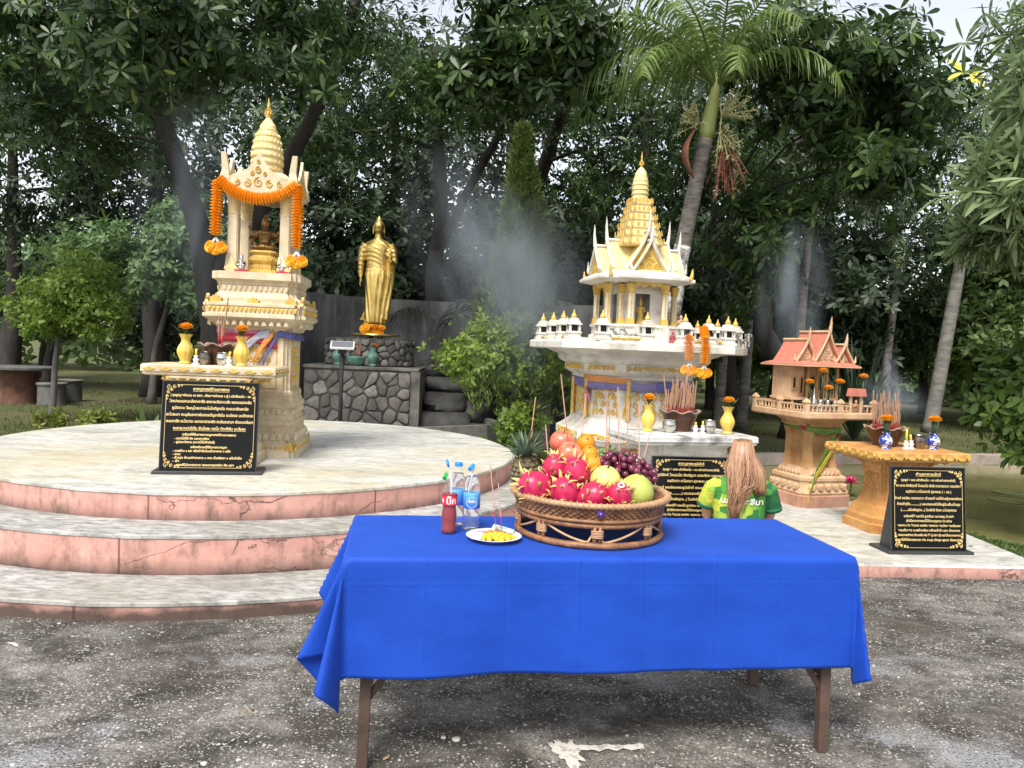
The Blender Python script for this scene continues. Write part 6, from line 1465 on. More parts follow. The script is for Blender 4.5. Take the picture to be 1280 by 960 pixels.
# grapes
GRP = mat("purple_grape", (.16,.028,.055), .22, var=.6, vscale=22, col2=(.075,.012,.035), coat=.25)
GR = thing("grape_bunch", 'bunch of purple-red grapes at the right back of the basket', 'grapes', (.475,3.14,1.035), 0)
gm_ = MB().ell((0,0,0), (.0145,.0145,.0165), 12, 8); gme = bpy.data.meshes.new("grape"); gme.from_pydata(gm_.v, [], gm_.f); gme.materials.append(GRP); gme.shade_smooth()
placed = []; tries = 0
while len(placed) < 92 and tries < 9000:
    tries += 1; p = Vector((random.uniform(-.115,.135), random.uniform(-.075,.075), random.uniform(-.09,.065)))
    if (p.x/.135)**2+(p.y/.078)**2+((p.z+.25*max(0, p.x))/.06)**2 > 1 or any((p-q).length < .0215 for q in placed): continue
    placed.append(p); o = bpy.data.objects.new("grape", gme); COL.objects.link(o); o.parent = GR; o.location = p; o.rotation_euler = (random.uniform(-1,1), random.uniform(-1,1), 0); s = random.uniform(.85,1.12); o.scale = (s,)*3
MB().tube([(-.09,0,.05),(-.03,.0,.055),(.06,0,.03),(.11,0,0)], [.004,.004,.003,.002], 5).build("stalk", STEM, GR)
# pineapple
PIN = mat("pineapple_eye", (.20,.155,.06), .6, var=.6, vscale=50, bump=.3, col2=(.05,.045,.03)); PINL = mat("pineapple_leaf", (.13,.19,.13), .5, var=.5, vscale=20, col2=(.055,.095,.06))
def pineapple(label, c, s, tilt):
    o = thing("pineapple", label, 'pineapple', c, 0, 'pineapples in the basket'); o.scale = (s,)*3; o.rotation_euler = tilt
    MB().lathe([(.02,-.08),(.042,-.07),(.05,-.03),(.051,.02),(.045,.06),(.025,.08)], 20).build("core", PIN, o, True)
    m = MB(); nr = 9
    for j in range(nr):
        z = -.068+.0168*j; r = .0505*math.sqrt(max(.15, 1-(z/.098)**2))
        for i in range(13):
            a = 2*pi*(i+.5*(j % 2))/13; M = Matrix.Rotation(a, 4, 'Z') @ Matrix.Translation((r,0,z)) @ Matrix.Rotation(pi/2, 4, 'Y'); h_ = .0105
            m.add([(-h_,0,0),(0,-h_*1.15,0),(h_,0,0),(0,h_*1.15,0),(-h_*.55,0,.006),(0,-h_*.6,.006),(h_*.55,0,.006),(0,h_*.6,.006),(0,0,.010)], [(0,1,5,4),(1,2,6,5),(2,3,7,6),(3,0,4,7),(4,5,8),(5,6,8),(6,7,8),(7,4,8)], M)
    tag(m.build("eyes", PIN, o), kind='stuff')
    for j in range(4):
        for i in range(9):
            a = 2*pi*i/9+j*.35; L = .085+.02*j*(1 if j < 3 else .4); e = [1.0,.75,.45,.2][j]; d = Vector((cos(a), sin(a), 0)); sd = Vector((-sin(a), cos(a), 0)); vv = []
            for q in range(6):
                t = q/5; p = Vector((0,0,.075))+d*(.012+L*e*t)+Vector((0,0,L*(1.1-e*.3)*t-L*e*.55*t*t)); hw = .011*(1-t)**.8; vv += [tuple(p-sd*hw), tuple(p+sd*hw-Vector((0,0,0)))]
            MB().add(vv, [(2*q, 2*q+1, 2*q+3, 2*q+2) for q in range(5)]).build("crown_leaf", PINL, o, True)
    return o
pineapple('dark pineapple with spiky crown at the left back of the basket', (.075,3.19,.965), 1.12, (.05,-.12,.3))
SUG = mat("custard_apple_skin", (.20,.30,.10), .6, var=.5, vscale=40, col2=(.09,.14,.07))
o = thing("custard_apple", 'knobbly green custard apple behind the grapes', 'custard apple', (.425,3.255,1.05), 0); m = MB(); m.ell((0,0,0), (.045,.045,.042), 14, 9)
for j in range(6):
    el = -1.2+2.4*j/5; n_ = max(3, int(11*cos(el)))
    for i in range(n_): a = 2*pi*i/n_+j*.4; m.ell((.044*cos(el)*cos(a), .044*cos(el)*sin(a), .041*sin(el)), .0115, 7, 5)
m.build("skin", SUG, o, True); MB().tube([(0,0,.04),(.005,0,.055)], .004, 6).build("stem", STEM, o)
o = thing("butterfly_pea_flower", 'tiny violet flower tucked on the basket rim', 'flower', (.345,2.798,ZT+.14), 0); m = MB()
for i in range(5): a = i*1.25; m.ell((.007*cos(a), 0, .007*sin(a)), (.008,.003,.008), 8, 5)
m.build("petals", mat("violet_petal", (.06,.02,.30), .5), o, True); MB().ell((0,-.002,0), (.003,.003,.003), 6, 4).build("flower_centre", WAXY, o)
# long joss sticks stuck in the fruit
stl = mat("pink_incense_stick", (.55,.30,.24), .8)
for i, (a, b, lb) in enumerate((((.20,3.17,1.40),(.245,3.17,1.10),'tallest long joss stick with burnt tip, left of the apples'),((.10,3.18,1.30),(.085,3.19,1.10),'long pale joss stick above the pineapple crown'),((.145,3.15,1.19),(.165,3.12,1.02),'short joss stick left of the apples'),((.312,3.22,1.32),(.295,3.2,1.08),'pale joss stick above the oranges'),
     ((.385,3.10,1.34),(.40,3.13,1.04),'long joss stick over the left of the grapes'),((.425,3.08,1.36),(.452,3.09,.99),'long pink joss stick standing between melon and pomelo'),((.482,3.14,1.30),(.482,3.15,1.04),'pale joss stick in the middle of the grapes'),((.505,3.04,1.30),(.52,3.02,1.0),'long joss stick standing in the pomelo'),((.58,3.16,1.18),(.545,3.14,1.03),'short white joss stick at the right of the grapes'),((.405,3.16,1.32),(.415,3.17,1.05),'thin joss stick behind the melon'))):
    o = thing("incense_stick", lb, 'incense stick', b, 0, 'joss sticks standing in the fruit'); d = Vector(a)-Vector(b)
    MB().tube([(0,0,0), tuple(d*.3)], .0014, 5).build("red_stem", STICKR, o); MB().tube([tuple(d*.3), tuple(d)], [.0024,.0020], 5).build("incense_paste", stl, o)

# ---- bottles
def glassmat(name, col, rough=.03, ior=1.33): return mat(name, col, rough, trans=1., ior=ior)
PET = mat("clear_plastic", (.9,.95,1.), .05, alpha=.06); WAT = glassmat("drinking_water", (.95,.98,1.), .02, 1.16); SODA = mat("red_soda", (.30,.002,.006), .08, trans=.3, ior=1.15); LBR = mat("red_label", (.62,.02,.045), .4); LBB = G("blue_label", .35, .5)
zz_ = LBB.sep()[2]; LBB.color(LBB.ramp(LBB.math('MULTIPLY', zz_, 6.), [(.55, (.02,.10,.55)), (.85, (.10,.38,.72)), (1., (.35,.62,.85))])); LBB = LBB.m
CAPB = mat("blue_cap", (.035,.26,.70), .4); CAPG = mat("green_cap", (.02,.36,.07), .4)
def bottle(name, label, loc, prof, fill, liquid, lab, labm, cap, capr, rz=0, group=None):
    o = thing(name, label, 'bottle', loc, rz, group)
    b = MB(); n = 28; ins = [(max(r-.0012, .001), z) for r, z in prof]
    b.lathe(prof, n); b.build("bottle_body", PET, o, 60)
    lq = [(max(r-.0016,.001), z) for r, z in prof if z <= fill]; lq[0] = (lq[0][0], .002); MB().lathe(lq, n).build("liquid", liquid, o, 60)
    z0, z1, r = lab; MB().loft([[(r*cos(2*pi*j/n), r*sin(2*pi*j/n), z) for j in range(n)] for z in (z0, z1)], cap=False).build("label", labm, o, True)
    zt = prof[-1][1]; c = MB(); c.lathe([(capr,-.006),(capr,.008),(capr*.9,.010)], 20, cap)
    for i in range(20): c.box(capr-.0005, capr+.0008, -.0012, .0012, -.005, .007, cap @ Matrix.Rotation(2*pi*i/20, 4, 'Z'))
    return o, c
sprof = [(.026,0),(.030,.004),(.031,.02),(.027,.035),(.030,.05),(.031,.075),(.027,.10),(.0275,.11),(.030,.125),(.0305,.155),(.029,.170),(.020,.195),(.013,.215),(.0125,.23)]
sodao, c = bottle("soda_bottle", 'red soft drink bottle with red label and open green cap', (-.225,2.99,ZT), sprof, .165, SODA, (.112,.150,.0312), LBR, Matrix.Translation((-.018,-.006,.222)) @ Matrix.Rotation(-1.2, 4, 'Y'), .014, 0, 'bottles on the blue table')
c.build("cap", CAPG, sodao)
wprof = [(.028,0),(.033,.004),(.034,.02),(.0325,.03),(.034,.04),(.0325,.05),(.034,.06),(.0325,.07),(.034,.08),(.034,.09),(.0335,.15),(.034,.17),(.031,.19),(.022,.215),(.014,.232),(.0135,.243)]
w1, c = bottle("water_bottle", 'front water bottle with blue label and blue cap, beside the red drink', (-.142,3.06,ZT), wprof, .215, WAT, (.088,.152,.0345), LBB, Matrix.Translation((-.004,-.004,.250)) @ Matrix.Rotation(-.9, 4, 'Y'), .0155, 0, 'bottles on the blue table'); c.build("cap", CAPB, w1)
w2, c = bottle("water_bottle", 'rear water bottle half hidden behind the red drink', (-.203,3.12,ZT), wprof, .215, WAT, (.088,.152,.0345), LBB, Matrix.Translation((.0,-.004,.250)), .0155, 0, 'bottles on the blue table'); c.build("cap", CAPB, w2)
MB().torus((0,0,0), .013, .004, 16, 6, Matrix.Translation((-.012,-.01,.275)) @ Matrix.Rotation(1.2, 4, 'Y')).ell((-.012,-.01,.275), (.005,.013,.013), 12, 8).build("hanging_cap", CAPB, sodao, True)
STRAW = mat("white_straw", (.75,.73,.72), .4)
for o_, pts, lb in ((sodao, [(.012,0,.07),(.002,0,.20),(-.006,-.003,.285)], 'drinking straw in the red drink bottle'), (w1, [(-.018,-.01,.10),(-.006,-.005,.20),(.006,0,.258)], 'drinking straw in the front water bottle')):
    t = MB().tube(pts, .0028, 7).build("drinking_straw", STRAW, None, True); t.location = o_.location; tag(t, lb, 'straw', 'drinking straws')
# label lettering wrapped on the bottles
def wrap_text(parent, s, size, r, a0, z, mt, M=None):
    c = bpy.data.curves.new("label_lettering", 'FONT'); c.body = s; c.size = size; c.align_x = 'CENTER'; c.align_y = 'CENTER'; c.offset = size*.03
    t = bpy.data.objects.new("label_lettering", c); COL.objects.link(t); bpy.context.view_layer.update()
    me = bpy.data.meshes.new_from_object(t.evaluated_get(bpy.context.evaluated_depsgraph_get())); bpy.data.objects.remove(t); me.materials.clear()
    for v in me.vertices: a = a0+v.co.x/r; v.co = (r*sin(a), -r*cos(a), z+v.co.y)
    obj("label_lettering", me, mt, parent)
wrap_text(sodao, "บิ๊ก", .036, .0318, .30, .130, PLAST_W); wrap_text(sodao, "8", .022, .0318, -.85, .130, PLAST_W); wrap_text(w1, "น้ำดื่ม", .014, .0350, .05, .118, PLAST_W)
m = MB(); m.tube([(.0352*sin(.05+.62*cos(t)), -.0352*cos(.05+.62*cos(t)), .114+.021*sin(t)) for t in np.linspace(0, 2*pi, 24)], .0008, 5); m.build("label_ring", PLAST_W, w1)
# ---- plate of sweets
PL = thing("plate", 'white plate of yellow sweets at the table front', 'plate', (-.045,2.915,ZT-.004), 0)
MB().lathe([(.055,0),(.058,.002),(.085,.012),(.105,.019),(.107,.021),(.104,.022),(.083,.016),(.056,.006),(.01,.005)], 40).build("dish", mat("white_china", (.76,.75,.73), .25, coat=.3), PL, 60)
SWT = mat("yellow_egg_sweet", (.78,.46,.020), .35, var=.2, vscale=30, coat=.2); SWP = mat("pink_sweet", (.62,.22,.33), .5); SWO = mat("orange_sweet", (.70,.22,.05), .5, var=.3, vscale=30); SWW = mat("white_sweet", (.74,.70,.66), .5)
k = 0
for mt, cx, cy, n_, sp, r, nm in ((SWT,.018,-.022,26,.052,.0125,'yellow'),(SWO,-.005,.030,9,.034,.012,'orange'),(SWP,-.05,.02,5,.02,.012,'pink'),(SWW,-.058,-.018,5,.02,.014,'white')):
    for i in range(n_):
        a = i*2.4; q = sp*math.sqrt((i+.5)/n_); x, y = cx+q*cos(a)*1.15, cy+q*sin(a)*.72
        o = MB().ell((0,0,0), (r,r*.95,r*.85), 12, 8).build("sweet", mt, None, True); o.location = PL.location+Vector((x, y, .016+.011*(1-q/sp)*(1.3 if n_ > 10 else .6))); o.rotation_euler = (random.random(), random.random(), 0); tag(o, nm+' round sweet on the white plate', 'sweet', nm+' sweets on the plate')
o = bevel(MB().box(-.045,.045,-.012,.012,0,.006).build("sweet_packet", mat("printed_packet", (.62,.58,.50), .4, var=.8, vscale=60, col2=(.10,.25,.22)), None), .002); o.location = PL.location+Vector((.035,.062,.028)); o.rotation_euler = (.5,.15,-.35); tag(o, 'small printed packet lying at the back of the plate', 'packet')
for x, y, tx, h_, lb in ((.01,.03,-.035,.27,'taller joss stick standing in the plate of sweets'),(.03,.04,-.022,.20,'shorter joss stick standing in the plate of sweets')):
    o = thing("incense_stick", lb, 'incense stick', PL.location+Vector((x, y, .015)), 0, 'joss sticks standing in the sweets'); MB().tube([(0,0,0),(tx*.35,0,h_*.35)], .0014, 5).build("red_stem", STICKR, o); MB().tube([(tx*.35,0,h_*.35),(tx,0,h_)], .0022, 5).build("incense_paste", stl, o)
# ------------------------------------------------------------------ golden standing statue, stone pedestal, wall, rocks
M_STONE = G("grey_field_stone", .85, .3); gi = M_STONE.N.new("ShaderNodeObjectInfo").outputs["Random"]; nn = M_STONE.noise(9, 6, .65)
M_STONE.color(M_STONE.mix(M_STONE.ramp(nn, [(.35, 0.), (.7, 1.)]), M_STONE.ramp(gi, [(0., (.085,.078,.068)), (.5, (.165,.15,.135)), (1., (.27,.25,.22))]), (.07,.064,.058))); M_STONE.bump(nn, .5, .02); M_STONE = M_STONE.m
M_MORT = mat("dark_mortar", (.085,.08,.072), .95, var=.5, vscale=8, bump=.4, col2=(.03,.03,.028)); M_CAPC = mat("pedestal_concrete", (.17,.16,.145), .9, var=.55, vscale=4, bump=.3, col2=(.055,.05,.045))
def voronoi(w, h, nx, ny, rs, wrap=False):
    """irregular cells filling a w x h panel"""
    pts = []
    for j in range(ny):
        for i in range(nx): pts.append(((i+.5+.42*rs.uniform(-1,1)+.25*(j % 2))*w/nx, (j+.5+.40*rs.uniform(-1,1))*h/ny))
    cells = []
    for i, (px, py) in enumerate(pts):
        poly = [(0,0),(w,0),(w,h),(0,h)]
        for k, (qx, qy) in enumerate(pts):
            if k == i or abs(qx-px) > 3*w/nx or abs(qy-py) > 3*h/ny: continue
            mx, my, dx, dy = (px+qx)/2, (py+qy)/2, qx-px, qy-py; out = []
            for a, b in zip(poly, poly[1:]+poly[:1]):
                da = (a[0]-mx)*dx+(a[1]-my)*dy; db = (b[0]-mx)*dx+(b[1]-my)*dy
                if da <= 0: out.append(a)
                if (da < 0) != (db < 0): t = da/(da-db); out.append((a[0]+t*(b[0]-a[0]), a[1]+t*(b[1]-a[1])))
            poly = out
            if len(poly) < 3: break
        if len(poly) >= 3: cells.append(poly)
    return cells
def stones(parent, cells, surf, gap, rs):
    for c in cells:
        cx = sum(p[0] for p in c)/len(c); cy = sum(p[1] for p in c)/len(c); size = max(math.hypot(p[0]-cx, p[1]-cy) for p in c)
        if size < .03: continue
        k = max(.2, 1-gap/size*1.2); d = rs.uniform(.012,.034); o1 = []; 
        P = [(cx+(x-cx)*k, cy+(y-cy)*k) for x, y in c]
        # round the corners a little
        Q = []
        for i in range(len(P)):
            a, b = P[i], P[(i+1) % len(P)]; Q += [(a[0]*.8+b[0]*.2, a[1]*.8+b[1]*.2), (a[0]*.2+b[0]*.8, a[1]*.2+b[1]*.8)]
        n = len(Q); v = [surf(x, y, -.006) for x, y in Q] + [surf(cx+(x-cx)*.93, cy+(y-cy)*.93, d*.75) for x, y in Q] + [surf(cx+(x-cx)*.6, cy+(y-cy)*.6, d*rs.uniform(.9,1.15)) for x, y in Q] + [surf(cx, cy, d*1.02)]
        f = [(i, (i+1) % n, n+(i+1) % n, n+i) for i in range(n)] + [(n+i, n+(i+1) % n, 2*n+(i+1) % n, 2*n+i) for i in range(n)] + [(2*n+i, 2*n+(i+1) % n, 3*n) for i in range(n)]
        MB().add(v, f).build("stone", M_STONE, parent, 35)
rs = random.Random(4); BCX, BFY = -2.14, 10.75
PD = thing("stone_pedestal", 'square block of field stones with a round stone drum under the golden statue', 'pedestal', (BCX, BFY+.7, 0), R(2))
MB().box(-.79,.79,-.70,.70,-.05,1.10).build("block_core", M_MORT, PD); bevel(MB().box(-.81,.81,-.72,.72,1.101,1.15).build("block_cap", M_CAPC, PD), .01)
MB().box(.70,.825,-.735,.73,-.05,1.10).build("corner_pier", M_CAPC, PD); MB().box(-1.0,1.0,-.95,-.735,-.05,.16).build("front_ledge", M_CAPC, PD)
stones(PD, voronoi(1.49, 1.08, 9, 6, rs), lambda x, y, d: (-.79+x, -.70-d, y+.01), .014, rs)
stones(PD, voronoi(1.3, 1.05, 6, 5, rs), lambda x, y, d: (-.79-d, .66-x, y+.01), .014, rs)
DR = .635; MB().lathe([(DR,1.149),(DR,1.53),(DR*.99,1.55)], 40, Matrix.Translation((0,.08,0))).build("drum_core", M_MORT, PD)
stones(PD, voronoi(DR*pi*1.05, .385, 15, 4, rs), lambda x, y, d: ((DR+d)*cos(pi*-1.02+x/DR), .08+(DR+d)*sin(pi*-1.02+x/DR), 1.152+y), .012, rs)

def golden_statue():
    m = MB(); E = lambda a, b, x, y, z, n=24: [(x+a*cos(2*pi*j/n), y+b*sin(2*pi*j/n), z) for j in range(n)]
    m.loft([E(.185,.10,-.01,0,.215), E(.19,.105,-.01,0,.24), E(.178,.11,-.01,0,.40), E(.185,.12,0,0,.60), E(.20,.128,0,0,.80), E(.205,.13,0,0,.95), E(.18,.115,0,0,1.08), E(.20,.12,0,0,1.22), E(.225,.118,0,0,1.32), E(.22,.105,0,.005,1.39), E(.14,.085,0,.01,1.44), E(.068,.066,0,.01,1.475), E(.060,.060,0,.008,1.53), E(.055,.06,0,.005,1.56)])
    for s in (-1, 1): m.tube([(s*.075,.01,.30),(s*.075,.012,.10),(s*.075,.0,.05)], [.062,.045,.05], 12); m.loft([E(.04,.05,s*.078,.03,.0,14), E(.048,.10,s*.08,-.035,.012,14), E(.044,.09,s*.08,-.03,.04,14), E(.03,.045,s*.076,.0,.075,14)])
    # head: skull, jaw, crown knob, long ears, nose, lids, lips
    m.ell((0,-.002,1.645), (.083,.095,.105), 24, 16); m.ell((0,-.022,1.585), (.062,.066,.055), 20, 12); m.ell((0,.01,1.735), (.052,.055,.05), 18, 12); m.lathe([(.03,1.77),(.02,1.79),(.004,1.815)], 12)
    m.loft([[(-.009,-.085,1.66),(.009,-.085,1.66),(0,-.098,1.66)], [(-.012,-.085,1.635),(.012,-.085,1.635),(0,-.112,1.632)], [(-.019,-.085,1.612),(.019,-.085,1.612),(0,-.117,1.612)], [(-.008,-.08,1.603),(.008,-.08,1.603),(0,-.10,1.605)]])
    for s in (-1, 1):
        m.loft([E(.012,.02,s*.084,.008,1.675,10), E(.014,.026,s*.09,.008,1.65,10), E(.012,.022,s*.09,.006,1.61,10), E(.012,.014,s*.088,-.002,1.565,10), E(.009,.010,s*.085,-.004,1.535,10)])
        m.tube([(s*.016,-.092,1.668),(s*.036,-.090,1.677),(s*.062,-.072,1.664)], .006, 6); m.ell((s*.034,-.085,1.65), (.019,.011,.009), 10, 6)
    m.ell((0,-.088,1.588), (.024,.010,.006), 10, 6); m.ell((0,-.085,1.578), (.019,.010,.006), 10, 6)
    # right arm hanging, left hand raised
    m.tube([(-.205,.005,1.385),(-.245,.005,1.30),(-.268,.0,1.12),(-.268,-.005,.98),(-.262,-.02,.90)], [.062,.068,.056,.046,.034], 14)
    m.loft([E(.018,.034,-.262,-.02,.905,12), E(.020,.040,-.262,-.024,.86,12), E(.017,.042,-.264,-.026,.82,12)])
    for k, (dy, L) in enumerate(((-.034,.075),(-.012,.088),(.008,.082),(.026,.066))): m.tube([(-.263,-.026+dy,.83),(-.266,-.028+dy,.83-L*.55),(-.260,-.03+dy,.83-L)], [.0105,.0098,.008], 8)
    m.tube([(-.255,-.05,.875),(-.25,-.075,.845),(-.248,-.078,.815)], [.012,.011,.009], 8)
    m.tube([(.205,.005,1.385),(.245,.0,1.29),(.272,-.01,1.12),(.262,-.06,1.075),(.225,-.15,1.13),(.205,-.175,1.17)], [.062,.068,.058,.052,.042,.032], 14)
    m.loft([E(.036,.016,.203,-.18,1.165,12), E(.041,.018,.20,-.186,1.21,12), E(.042,.016,.198,-.19,1.245,12)])
    for k, (dx, L) in enumerate(((-.031,.066),(-.011,.080),(.010,.084),(.029,.072))): m.tube([(.198+dx,-.19,1.24),(.198+dx,-.194,1.24+L*.55),(.198+dx*1.05,-.188,1.24+L)], [.0105,.0098,.008], 8)
    m.tube([(.168,-.185,1.19),(.145,-.196,1.215),(.142,-.20,1.245)], [.012,.011,.009], 8)
    # robe falling from the left arm, back hem flying out at the right side
    m.loft([[(.20,-.12,1.12),(.30,-.05,1.12),(.285,.06,1.12),(.16,.07,1.12)], [(.18,-.10,.85),(.275,-.06,.85),(.26,.07,.85),(.15,.08,.85)], [(.13,-.095,.5),(.225,-.07,.5),(.215,.08,.5),(.1,.08,.5)], [(.10,-.09,.28),(.195,-.07,.27),(.19,.08,.27),(.08,.08,.28)]])
    m.loft([[(-.12,.02,.50),(-.17,.0,.50),(-.16,.09,.50),(-.1,.1,.50)], [(-.14,.03,.36),(-.22,.01,.34),(-.22,.08,.34),(-.12,.1,.36)], [(-.14,.03,.28),(-.275,.02,.255),(-.275,.06,.255),(-.12,.09,.28)]])
    me = bpy.data.meshes.new("tmp"); me.from_pydata(m.v, [], m.f); t = bpy.data.objects.new("tmp", me); COL.objects.link(t); remesh(t, .0085, 3, .5)
    bpy.context.view_layer.update(); me2 = bpy.data.meshes.new_from_object(t.evaluated_get(bpy.context.evaluated_depsgraph_get())); bpy.data.objects.remove(t); me2.name = "golden_statue"
    n = len(me2.vertices); co = np.zeros(n*3, np.float32); no = co.copy(); me2.vertices.foreach_get("co", co); me2.vertices.foreach_get("normal", no); co = co.reshape(-1,3).astype(float); no = no.reshape(-1,3)
    x, y, z = co.T; dz = np.array([noise.noise((a*3, b*3, c*3)) for a, b, c in co])
    torso = ((z > .22) & (z < 1.44) & (np.abs(x) < .225)).astype(float); low = torso*np.clip((1.05-z)/.15, 0, 1); upm = torso*np.clip((z-.95)/.15, 0, 1)
    arms = ((np.abs(x) >= .225) & (z > .95) & (z < 1.42)).astype(float)
    # folds: hanging catenaries on the chest, long sweeping folds on the skirt, rings on the sleeves
    f = low*np.sin((x*(1.+.9*(1-z))*58) + 9*(1.05-z)*np.sign(x+.03)*.55 + dz*1.2)*.0045 + low*np.sin(x*120+z*14+dz*3)*.0022
    f += upm*np.sin((z + .55*x + 1.4*(x-.05)**2)*96 + dz*1.2)*.0036 + arms*np.sin((z-.25*np.abs(x)+y*.4)*96+dz)*.004
    scalp = ((z > 1.66) & ((y > -.06) | (z > 1.715)) & (np.abs(x) < .085)).astype(float); f += scalp*(.0035*np.abs(np.sin(x*150)*np.sin(z*150)*1.0)+.002)
    co += no*f[:,None]; me2.vertices.foreach_set("co", co.astype(np.float32).ravel()); me2.update(); me2.materials.clear(); me2.shade_smooth()
    o = thing("golden_statue", 'life-size golden standing statue in a pleated robe, one hand raised', 'statue', (-2.06, 11.45, 1.555), R(3)); o.scale = (.91, .95, 1)
    obj("robed_figure", me2, GOLDM, o); MB().lathe([(.40,0),(.41,.012),(.40,.028),(.36,.032)], 36).build("base_disc", GOLDM, o, 40); o.children[0].location.z = .032
    return o
golden_statue()
o = thing("flower_offering", 'orange marigold bunch laid at the feet of the golden statue', 'flowers', (-2.03,11.20,1.59), 0)
for i in range(16): f = bpy.data.objects.new("flower_head", PUFF_O); COL.objects.link(f); f.parent = o; f.location = (random.uniform(-.15,.15), random.uniform(-.05,.05), random.uniform(.02,.13)); f.rotation_euler = (random.uniform(.2,1.4), random.uniform(-.5,.5), 0); f.scale = (1.25,)*3
TEAL = mat("teal_glaze", (.13,.26,.20), .3, var=.5, vscale=14, col2=(.05,.11,.10))
for x, lb in ((-2.47,'left teal vase on the stone block before the golden statue'),(-1.98,'right teal vase on the stone block before the golden statue')):
    o = MB().lathe([(.05,0),(.06,.02),(.045,.04),(.085,.12),(.08,.17),(.04,.22),(.06,.27),(.04,.265)], 18).build("teal_vase", TEAL, None, 60); o.location = (x,10.86,1.15); tag(o, lb, 'vase', 'teal vases before the golden statue')
o = MB().lathe([(.08,0),(.12,.05),(.14,.12),(.12,.14),(.09,.10)], 20).build("teal_incense_pot", TEAL, None, 60); o.location = (-2.22,10.88,1.15); tag(o, 'teal incense pot on the stone block before the golden statue', 'incense pot')
for i in range(7):
    o = bpy.data.objects.new("incense_stick", ST[i % 3]); COL.objects.link(o); o.location = (-2.22+random.uniform(-.06,.06), 10.88, 1.24); o.rotation_euler = (random.gauss(0,.1), random.gauss(0,.15), 0); o.scale = (1.6,1.6,1.1); tag(o, 'red joss stick in the teal incense pot before the golden statue', 'incense stick', 'joss sticks in the teal pot')
f = thing("marigold_flower", 'single orange marigold beside the teal pots under the golden statue', 'flower', (-1.97,10.95,1.35), 0); b = bpy.data.objects.new("flower_head", PUFF_O); COL.objects.link(b); b.parent = f; b.location = (0,0,.10); b.scale = (1.3,)*3; MB().tube([(0,0,0),(0,0,.10)], .008, 5).build("stem", STEM, f)

# curved concrete wall
path = [(-3.42,11.6),(-3.1,12.5),(-2.3,13.1),(-1.3,13.35),(-.2,13.3),(.7,13.0),(1.5,12.4)]; fine = []
for i in range(len(path)-1):
    p0, p1, p2, p3 = [Vector(path[max(0, min(len(path)-1, i+k))]) for k in (-1,0,1,2)]
    for q in range(6): t = q/6; fine.append(.5*((2*p1)+(p2-p0)*t+(2*p0-5*p1+4*p2-p3)*t*t+(3*p1-p0-3*p2+p3)*t**3))
fine.append(Vector(path[-1])); rings = []
for i, p in enumerate(fine):
    d = (fine[min(i+1, len(fine)-1)]-fine[max(i-1, 0)]).normalized(); nrm = Vector((d.y, -d.x)); h = 2.24+.012*noise.noise((i*.5,0,0)); a = p+nrm*.07; b = p-nrm*.07
    rings.append([(a.x,a.y,-.05),(a.x,a.y,h),(b.x,b.y,h),(b.x,b.y,-.05)])
tag(MB().loft(rings).build("concrete_wall", M_WALL), 'curved dark stained concrete wall behind the golden statue', 'wall')
# black rocks
M_ROCK = mat("black_rock", (.055,.053,.052), .75, var=.7, vscale=3.5, bump=.9, bscale=7, col2=(.015,.015,.015))
def rock(name, label, c, r, seed, mt, group, rz=0):
    m = MB().ell((0,0,0), (1,1,1), 22, 14); v = []
    for x, y, z in m.v:
        p = Vector((x, y, z)); k = 1+.30*noise.noise(p*1.3+Vector((seed*3.1,0,0)))+.14*noise.noise(p*3.1+Vector((0,seed,0)))+.05*noise.noise(p*8)
        z2 = max(-.62, min(.62, z*k)); v.append((x*k*r[0], y*k*r[1], z2*r[2]))
    m.v = v; o = m.build(name, mt, None, 50); o.location = c; o.rotation_euler.z = rz; return tag(o, label, 'rock', group)
for i, (c, r, lb) in enumerate((((-1.05,11.3,.30),(.55,.45,.36),'largest black rock at the foot of the pile'),((-.62,11.15,.20),(.36,.32,.28),'black rock at the right foot of the pile'),((-1.0,11.7,.62),(.55,.40,.26),'broad flat black rock in the middle of the pile'),((-.55,11.7,.52),(.40,.36,.26),'black rock right of the middle of the pile'),
     ((-1.10,12.0,.88),(.45,.36,.20),'flat black rock near the top left of the pile'),((-.60,12.0,.82),(.42,.34,.20),'flat black rock near the top right of the pile'),((-1.12,12.2,1.08),(.40,.30,.16),'topmost black rock beside the stone block'),((-.45,12.2,1.0),(.36,.30,.16),'black rock at the top right of the pile'),((-.85,10.95,.10),(.26,.2,.16),'small black rock in front of the pile'))):
    rock("black_rock", lb, c, r, i+1, M_ROCK, 'black rocks of the small cascade', i*.7)
M_KERB = mat("grey_kerb_concrete", (.20,.19,.175), .9, var=.5, vscale=5, bump=.4, col2=(.08,.075,.07))
pth = [(-.35,12.3),(-.62,12.0),(-.70,11.75),(-.35,11.4),(-.16,11.05),(-.35,10.8),(-.9,10.55),(-1.3,10.45)]; rings = []
for i, (x, y) in enumerate(pth):
    d = (Vector(pth[min(i+1, len(pth)-1)])-Vector(pth[max(i-1, 0)])).normalized(); n_ = Vector((d.y, -d.x))*.055; h = .50-.02*i
    rings.append([(x+n_.x, y+n_.y, -.03),(x+n_.x, y+n_.y, h),(x-n_.x, y-n_.y, h),(x-n_.x, y-n_.y, -.03)])
tag(MB().loft(rings).build("low_kerb_wall", M_KERB), 'low winding concrete kerb around the black rocks', 'kerb')
o = tag(MB().loft([[(-.2,-.03,0),(.25,-.03,0),(.25,.05,0),(-.2,.05,0)], [(-.2,-.03,.72),(.25,-.03,.74),(.25,.05,.74),(-.2,.05,.72)]]).build("concrete_post_block", M_KERB), 'grey concrete block standing behind the garden shrub', 'block'); o.location = (.35,11.6,0)
